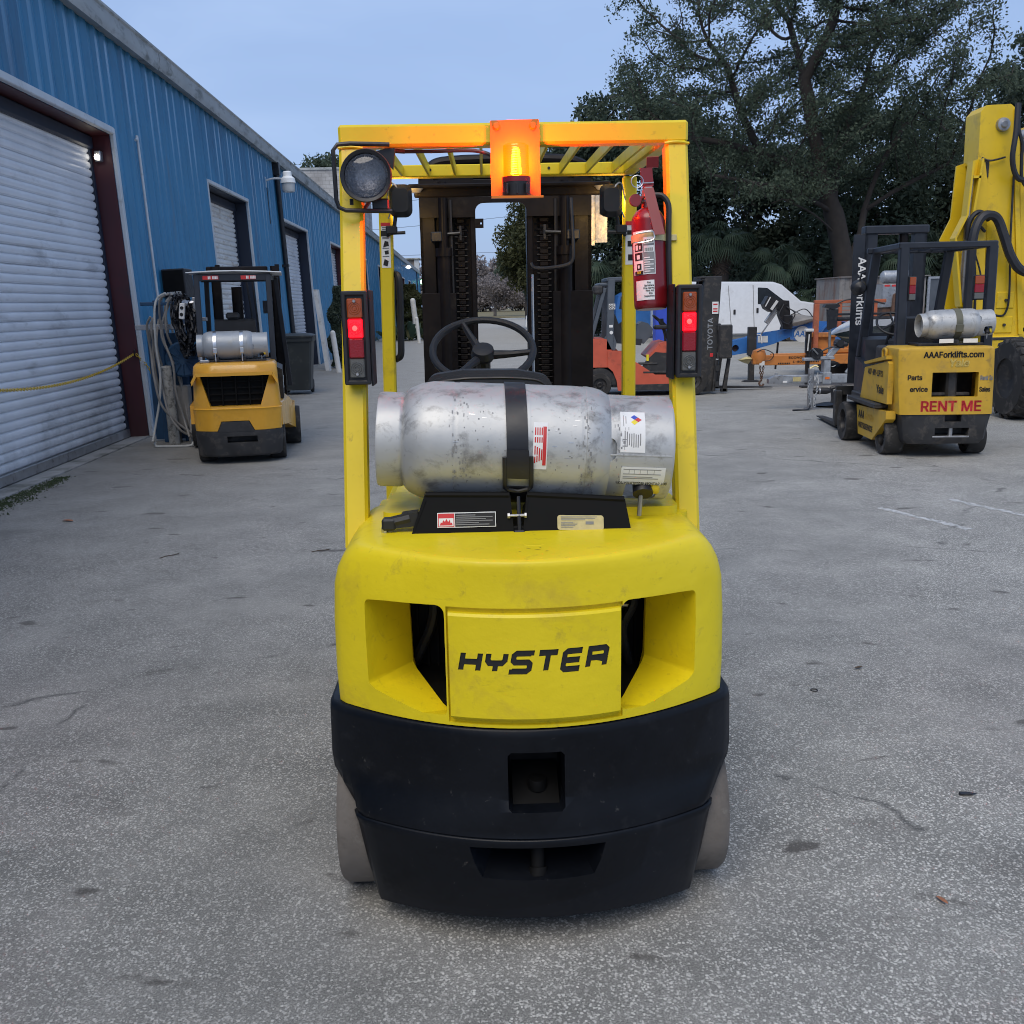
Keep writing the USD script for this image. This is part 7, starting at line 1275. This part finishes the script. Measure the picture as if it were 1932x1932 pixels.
def leaves(c, size, rg, flat=.5):
    n = len(c); d = rg.normal(0, 1, (n, 3)); d[:, 2] -= .25; d /= np.linalg.norm(d, axis=1, keepdims=True)
    e = rg.normal(0, 1, (n, 3)); e -= d * (e * d).sum(1, keepdims=True); e /= np.linalg.norm(e, axis=1, keepdims=True)
    nn = np.cross(d, e); s = size * rg.uniform(.6, 1.35, (n, 1))
    v = np.stack([c - d * s * .5, c + e * s * .24 + nn * s * .06, c + d * s * .5, c - e * s * .24 + nn * s * .06], 1).reshape(-1, 3)
    i = np.arange(n)[:, None] * 4
    return v, np.vstack([i + [0, 1, 2], i + [0, 2, 3]])
def tree(name, label, cat, trunk, blobs, n_attr, n_leaf, size, spread, lm, bm, r_base, seed, step=.55, group=None, shell=.35, tipr=.018, cut_low=None):
    rg = np.random.default_rng(seed)
    t = thing(name, label, cat, trunk[0][0], group=group); o = np.array(trunk[0][0], float)
    nodes, par = [], []
    for path, attach in [(p if isinstance(p[0], (list, tuple, np.ndarray)) and not np.isscalar(p[0][0]) else p, None) for p in trunk]:
        p = np.array(spline(np.array(path, float), 4))
        if not nodes: idx = -1; seq = p
        else:
            idx = int(np.argmin(np.linalg.norm(np.array(nodes) - p[0], axis=1))); seq = p[1:]
        for k, x in enumerate(seq): nodes.append(x); par.append(idx if k == 0 else len(nodes) - 2)
    tot = sum(np.prod(b[1]) ** (2 / 3) for b in blobs)
    A = np.vstack([ellip(b[0], b[1], max(10, int(n_attr * np.prod(b[1]) ** (2 / 3) / tot)), rg, shell) for b in blobs])
    nd, pr = grow((nodes, par), A, step, step * 9, step * 1.6)
    sk, r = skeleton(nd, pr, tipr, r_base)
    big, small = [m for m in sk if np.ptp(m[0], axis=0).max() > 0 and len(m[0]) % 10 == 2], [m for m in sk if len(m[0]) % 10 != 2]
    obj('trunk', [mv(m, -o) for m in (big or sk)], bm, t, smooth=True)
    if big and small: obj('branches', [mv(m, -o) for m in small], bm, t, smooth=True)
    tips = nd[len(nodes):][r[len(nodes):] < tipr * 3.2]
    k = rg.integers(0, len(tips), n_leaf); w = rg.random(len(tips)) ** 1.5; w /= w.sum(); k = rg.choice(len(tips), n_leaf, p=w)
    c = tips[k] + np.clip(rg.normal(0, 1, (n_leaf, 3)), -1.8, 1.8) * spread * [1, 1, .7]
    if cut_low is not None: c = c[c[:, 2] > cut_low]
    tag(obj('crown', mv(leaves(c, size, rg), -o), lm, t, smooth=False), kind='stuff')
    return t
tree('oak_tree', 'huge spreading live oak with forked dark trunk right of the yard', 'tree',
     [[(13.0, 40, 0), (13.15, 40, 1.2), (13.1, 40, 2.6), (12.85, 40, 3.8), (12.6, 40, 4.7), (12.2, 40, 5.6)], [(12.2, 40, 5.6), (11.0, 39.6, 6.3), (9.6, 39.3, 6.8), (8.0, 39, 7.2), (6.6, 39, 7.4)], [(12.2, 40, 5.6), (11.9, 40.3, 7.4), (11.4, 40.4, 9.6), (10.7, 40.2, 11.6)], [(12.6, 40, 4.7), (12.9, 40.8, 6.4), (13.4, 41.4, 8.0), (14.3, 42, 9.8)],
      [(13.1, 40, 2.6), (13.75, 40.3, 3.8), (14.0, 40.6, 4.8), (14.6, 40.9, 6.4), (15.6, 41.2, 8.0)], [(12.85, 40, 3.8), (11.6, 39.2, 4.6), (10.2, 38.4, 5.1)], [(12.6, 40, 4.7), (11.2, 39, 5.2), (9.4, 38.2, 5.6), (7.4, 37.6, 5.9)], [(14.0, 40.6, 4.8), (15.2, 40, 5.6), (16.8, 39.6, 6.4)], [(11.4, 40.4, 9.6), (12.2, 40.2, 11.2), (12.6, 40, 13)], [(9.6, 39.3, 6.8), (8.8, 39.2, 8.2), (8.2, 39, 9.8)]],
     [((10.4, 40, 10.6), (6.6, 5.2, 5.2)), ((15.2, 41, 9.6), (4.2, 4.8, 4.4)), ((7.2, 39, 8.0), (3.6, 3.2, 2.4)), ((9.5, 38, 5.6), (3.0, 2, 1.3)), ((11.5, 40, 14.5), (5.5, 4.5, 3.0))], 3400, 118000, .13, .24, 'leaf_oak', 'bark_oak', .40, 1, step=.42, cut_low=3.2)
bg = [('dark_tree', 'dense dark tree behind the oak, just right of the yellow guard', (6.2, 49, 0), 11.5, 4.4, 'leaf_dark', 2), ('dark_tree', 'dark leafy tree in the gap under the oak crown', (11.5, 52, 0), 9.5, 4.6, 'leaf_dark', 3), ('dark_tree', 'dense dark tree right of the oak trunk', (17.8, 48, 0), 10.5, 4.8, 'leaf_oak', 4),
      ('dark_tree', 'tall dark tree at the right edge above the yellow boom', (24.6, 46, 0), 13.0, 4.8, 'leaf_dark', 5), ('dark_tree', 'low dark tree behind the boom machine', (29.0, 50, 0), 9.5, 5.0, 'leaf_dark', 6)]
for nm, lab, (x, y, z), h, r, lm_n, sd in bg:
    tree(nm, lab, 'tree', [[(x, y, 0), (x + .2, y, h * .2), (x, y, h * .4)], [(x, y, h * .4), (x - r * .3, y, h * .6)], [(x, y, h * .4), (x + r * .35, y + .4, h * .65)]],
         [((x, y, h * .64), (r, r * .8, h * .36)), ((x - r * .2, y - r * .3, h * .32), (r * .95, r * .6, h * .22)), ((x + r * .5, y, h * .4), (r * .6, r * .6, h * .24))], 800, 46000, .26, .48, lm_n, 'bark_oak', .3, sd, step=.8)
tree('road_tree', 'olive green tree by the far road, seen through the forklift mast', 'tree', [[(3.0, 62, 0), (3.0, 62, 2.2), (2.8, 62, 4)]], [((2.8, 62, 5.6), (3.4, 3, 2.8)), ((2.0, 61, 3.4), (2.6, 2, 1.6)), ((4.6, 62, 8), (3, 3, 3.0))], 700, 42000, .24, .4, 'leaf_olive', 'bark_oak', .25, 11, step=.6)
tree('road_tree', 'darker bushy tree beside the olive one beyond the far road', 'tree', [[(1.9, 100, 0), (1.9, 100, 2), (1.8, 100, 4)]], [((1.4, 100, 5.6), (2.4, 2.4, 2.2)), ((3.6, 100, 4.0), (2.4, 2, 2.2))], 300, 12000, .4, .5, 'leaf_dark', 'bark_oak', .25, 12, step=.8)
tree('bare_tree', 'small greyish bare tree on the verge, seen through the mast gap', 'tree', [[(-1.6, 125, 0), (-1.55, 125, 1.6), (-1.6, 125, 2.6)]], [((-1.0, 125, 3.5), (3.4, 3, 1.3)), ((1.6, 124, 3.0), (2, 2, 1.0))], 420, 9000, .28, .5, 'leaf_dry', 'bark_grey', .2, 13, step=.6)
for k, (x, y, h, r, lm_n) in enumerate(((-14, 210, 11, 8, 'leaf_dry'), (-5, 205, 12, 6, 'leaf_dry'), (5, 215, 9, 8, 'leaf_dry'), (14, 200, 10, 8, 'leaf_dark'), (24, 190, 12, 8, 'leaf_dark'), (-26, 200, 12, 8, 'leaf_dry'))):
    tree('far_tree', ('leftmost but one hazy grey tree on the skyline down the road', 'grey bare thicket at the end of the road', 'dark tree at the end of the road right of the grey thicket', 'dark tree on the skyline hidden by the mast', 'dark far tree behind the orange forklift', 'leftmost hazy grey tree on the far skyline beyond the warehouse')[k], 'tree', [[(x, y, 0), (x, y, h * .4)]], [((x, y, h * .56), (r, r * .6, h * .44)), ((x + 2, y - 2, h * .25), (r, 3, h * .25))], 260, 9000, .75, .9, lm_n, 'bark_grey', .3, 20 + k, step=1.3)
tree('yard_tree', 'tree top showing above the pale block wall behind the warehouse', 'tree', [[(-15, 78, 0), (-14.6, 78, 7), (-13.7, 78, 10.0)]], [((-13.3, 78, 11.2), (1.9, 2, 1.3))], 160, 3500, .3, .4, 'leaf_oak', 'bark_oak', .2, 30, step=.35)
tree('yard_tree', 'small tree top over the warehouse gutter, left of the mast', 'tree', [[(-17.5, 125, 0), (-17.5, 125, 5)]], [((-17.2, 125, 7.6), (3.2, 3, 1.6))], 150, 5000, .35, .5, 'leaf_oak', 'bark_oak', .25, 31, step=.7)
# fan palms
def fan(rg, R, nb, droop):
    """One fan leaf: blades spread from the end of a stalk; local stalk along +x."""
    v, f = [], []
    for k in range(nb):
        a = (k / (nb - 1) - .5) * 4.2; d = np.array([math.cos(a), math.sin(a), 0.0]); L = R * (1 - .28 * abs(k / (nb - 1) - .5) * 2) * rg.uniform(.9, 1.05); e = np.array([-d[1], d[0], 0]) * R * .035
        b = len(v); z = lambda t: np.array([0, 0, -droop * L * t * t]) + np.array([0, 0, -.25 * R * abs(math.sin(a)) * t * t])
        v += [d * L * .03, d * L * .5 + e + z(.5), d * L * .5 - e + z(.5), d * L + z(1.15)]; f += [[b, b + 2, b + 1], [b + 1, b + 2, b + 3]]
    return np.array(v), np.array(f)
def palm(x, y, h, R, n, label, seed, skirt=True, trunk_r=.2):
    rg = np.random.default_rng(seed); t = thing('palm_tree', label, 'palm', (x, y, 0))
    if h > .5: obj('trunk', tube(spline([(0, 0, 0), (.05, 0, h * .5), (0, 0, h)], 6), trunk_r, 12), 'bark_oak', t)
    crown, sk = [], []
    for k in range(n):
        az, el = rg.uniform(0, 6.28), rg.uniform(-.35, 1.25); st = R * rg.uniform(.8, 1.2)
        d = np.array([math.cos(az) * math.cos(el), math.sin(az) * math.cos(el), math.sin(el)]); tip = np.array([0, 0, h]) + d * st
        crown.append(tube([(0, 0, h), np.array([0, 0, h]) + d * st * .55 + [0, 0, .06], tip], .018, 4)); crown.append(mv(mv(fan(rg, R * rg.uniform(.75, 1), 22, rg.uniform(.3, .7)), ry=-el * .8 + .5), tip, az))
    tag(obj('crown', crown, 'leaf_palm', t, smooth=False), kind='stuff')
    if skirt:
        for k in range(30):
            az = rg.uniform(0, 6.28); z = h - rg.uniform(.1, .9); sk.append(mv(mv(fan(rg, R * rg.uniform(.5, .8), 12, .5), ry=1.25), (math.cos(az) * trunk_r, math.sin(az) * trunk_r, z), az))
        tag(obj('dead_fronds', sk, 'leaf_skirt', t, smooth=False, label='brown dead fronds hanging round the trunk'), kind='stuff')
palm(8.4, 40.5, 3.5, .85, 24, 'fan palm with a skirt of brown dead fronds behind the white van', 41, trunk_r=.3)
palm(6.6, 41, 3.0, .75, 20, 'green fan palm left of the brown skirted one', 42); palm(10.4, 39.5, 2.6, .8, 24, 'green fan palm right of the brown skirted one', 43); palm(3.2, 44, 2.4, 1.0, 18, 'young fan palm beside the mast, above the white estate car', 44, False)
palm(11.7, 38.8, 1.2, .7, 20, 'low fan palm at the foot of the oak', 45, False); palm(15.2, 39.5, 2.6, .75, 20, 'fan palm behind the RENT ME forklift', 46, False)
hd = obj('undergrowth', leaves(np.vstack([ellip((x, 45.5 + rgx, 1.6), (1.6, 1.2, 2.1), 1500, np.random.default_rng(50 + k), .2) for k, (x, rgx) in enumerate([(2.6 + 1.5 * i, (i * 37 % 5) * .3) for i in range(20)])]), .24, np.random.default_rng(49)), 'leaf_dark', smooth=False); tag(hd, 'dark tangled undergrowth beneath the trees behind the vehicles', 'undergrowth', kind='stuff')
# shrubs by the wall
def shrub(x, y, r, h, n, size, lm_n, label, seed, cone=False):
    rg = np.random.default_rng(seed); t = thing('shrub', label, 'shrub', (x, y, 0))
    z = rg.uniform(0, 1, n); rad = r * (np.sqrt(np.clip(1 - (z - .3) ** 2 * 1.6, .05, 1)) if cone else np.sqrt(np.clip(1 - (2 * z - 1) ** 2 * .85, .05, 1))) * (.75 + .25 * np.sqrt(rg.random(n))) * (1 + .18 * np.sin(z * 17 + rg.uniform(0, 6)))
    a = rg.uniform(0, 6.28, n); obj('stem', tube([(0, 0, 0), (.02, 0, h * .6)], [.04, .015], 6), 'bark_oak', t)
    tag(obj('foliage', leaves(np.stack([rad * np.cos(a), rad * np.sin(a), .06 + z * h], 1), size, rg), lm_n, t, smooth=False), kind='stuff')
shrub(-4.15, 25.6, .36, 1.95, 9000, .09, 'leaf_dark', 'narrow dark evergreen shrub against the blue wall beside the white panel', 61, True)
shrub(-6.1, 62.0, 1.05, 2.7, 14000, .16, 'leaf_olive', 'tall rounded brownish green shrub at the wall, left of the mast', 62, True); shrub(-5.0, 57, .8, 1.2, 6000, .14, 'leaf_olive', 'lower bush in front of the rounded brownish shrub', 63); shrub(-3.7, 66, .8, 1.0, 5000, .14, 'leaf_olive', 'small bush at the road side beyond the tall white bollard', 64)
lp_ = thing('leafy_plant', 'big-leaved plant spreading over the asphalt at the foot of the blue wall', 'plant', (-4.55, 45.5, 0)); rg = np.random.default_rng(66)
for k in range(70):
    az, L = rg.uniform(0, 6.28), rg.uniform(.5, 1.25); el = rg.uniform(.2, 1.2); d = np.array([math.cos(az) * math.cos(el), math.sin(az) * math.cos(el), math.sin(el)]); s_ = np.array([-math.sin(az), math.cos(az), 0]) * L * .16; b = np.array([rg.normal(0, .5), rg.normal(0, .7), 0])
    v = np.array([b, b + d * L * .5 + s_, b + d * L * .5 - s_, b + d * L * .95 + s_ * .4 - [0, 0, .1 * L], b + d * L * .95 - s_ * .4 - [0, 0, .1 * L], b + d * L * 1.1 - [0, 0, .25 * L]]); obj('leaf', (v, np.array([[0, 2, 1], [1, 2, 4], [1, 4, 3], [3, 4, 5]])), 'leaf_palm' if k % 4 else 'leaf_olive', lp_, smooth=True)
# pale block building behind the warehouse
M['block_wall'] = usdkit.material(stage, W + '/Looks/block_wall', {'g': ('geometry', {}), 'mp': ('mapping', dict(rotation=(math.pi / 2, 0, 0))), 'b': ('brick_texture', dict(scale=1.0, brick_width=.42, row_height=.21, mortar_size=.012, color1=(.48, .48, .47), color2=(.38, .38, .38), mortar=(.26, .26, .25))), 'n': ('noise_texture', dict(scale=.7, detail=6, roughness=.65)), 'r': ('map_range', dict(from_min=.42, from_max=.62, to_min=0, to_max=.65, clamp=True)), 'x': ('mix_color', dict(b=(.16, .15, .145))), 'p': ('principled_bsdf', dict(roughness=.9))},
    [('g.position', 'mp.vector'), ('mp.vector', 'b.vector'), ('g.position', 'n.vector'), ('n.fac', 'r.value'), ('r.result', 'x.fac'), ('b.color', 'x.a'), ('x.result', 'p.base_color')], surface='p.BSDF')
bb = thing('block_building', 'pale weathered concrete block building rising behind the warehouse roof', 'building', (-8.9, 60, 0)); obj('wall', box((-14, 0, 0), (0, .25, 9.2)), 'block_wall', bb); obj('side_wall', box((-.25, .25, 0), (0, 9, 9.2)), 'block_wall', bb); obj('coping', box((-14.05, -.06, 9.2), (.05, .3, 9.34), .02), 'gutter_grey', bb); obj('roof', box((-14, .25, 8.9), (-.25, 9, 9.0)), 'gutter_grey', bb)
gh = thing('far_shed', 'small grey corrugated shed beyond the far end of the warehouse', 'shed', (-15.5, 130, 0)); obj('wall', prism(np.array([(.35 * k, -.12 * (k % 2)) for k in range(12)] + [(3.85, .3), (0, .3)]), 0, 7.2, 'xy'), 'rust_grey', gh, smooth=False); obj('corner_post', box((3.8, -.2, 0), (4.4, .4, 7.4)), 'trim_silver', gh); obj('roof', box((-.2, -.4, 7.25), (4.5, 4, 7.4)), 'gutter_grey', gh)
# overhead lines, hung between poles that stand hidden behind the warehouse and in the trees
def line(name, a, b, sag, r, label):
    t = np.linspace(0, 1, 40)[:, None]; p = np.asarray(a) * (1 - t) + np.asarray(b) * t; p[:, 2] -= sag * 4 * (t * (1 - t))[:, 0]; tag(obj(name, tube(p, r, 4), 'cable_black', smooth=True), label, 'power line')
for k, (z0, z1, lab) in enumerate(((10.0, 12.8, 'highest thin power line crossing the sky through the mast gap'), (7.9, 10.4, 'second thin power line crossing the sky through the mast gap'), (6.4, 6.6, 'lowest thin power line crossing through the mast gap'))): line('power_line', (-26, 96, z0), (14, 90, z1), .5, .016, lab)
line('power_line', (19.5, 44, 13.2), (27, 38, 15.6), .2, .014, 'short stretch of power line at the top right corner'); line('power_line', (20.4, 44, 13.3), (28, 38, 15.9), .2, .014, 'second stretch of power line at the top right corner')
up = thing('utility_pole', 'wooden pole behind the warehouse carrying the power lines', 'pole', (-26, 96.3, 0)); obj('shaft', tube([(0, 0, 0), (0, 0, 11)], [.16, .11], 10), 'bark_grey', up); obj('crossarm', box((-1, -.3, 9.8), (1, -.18, 9.95)), 'bark_grey', up)
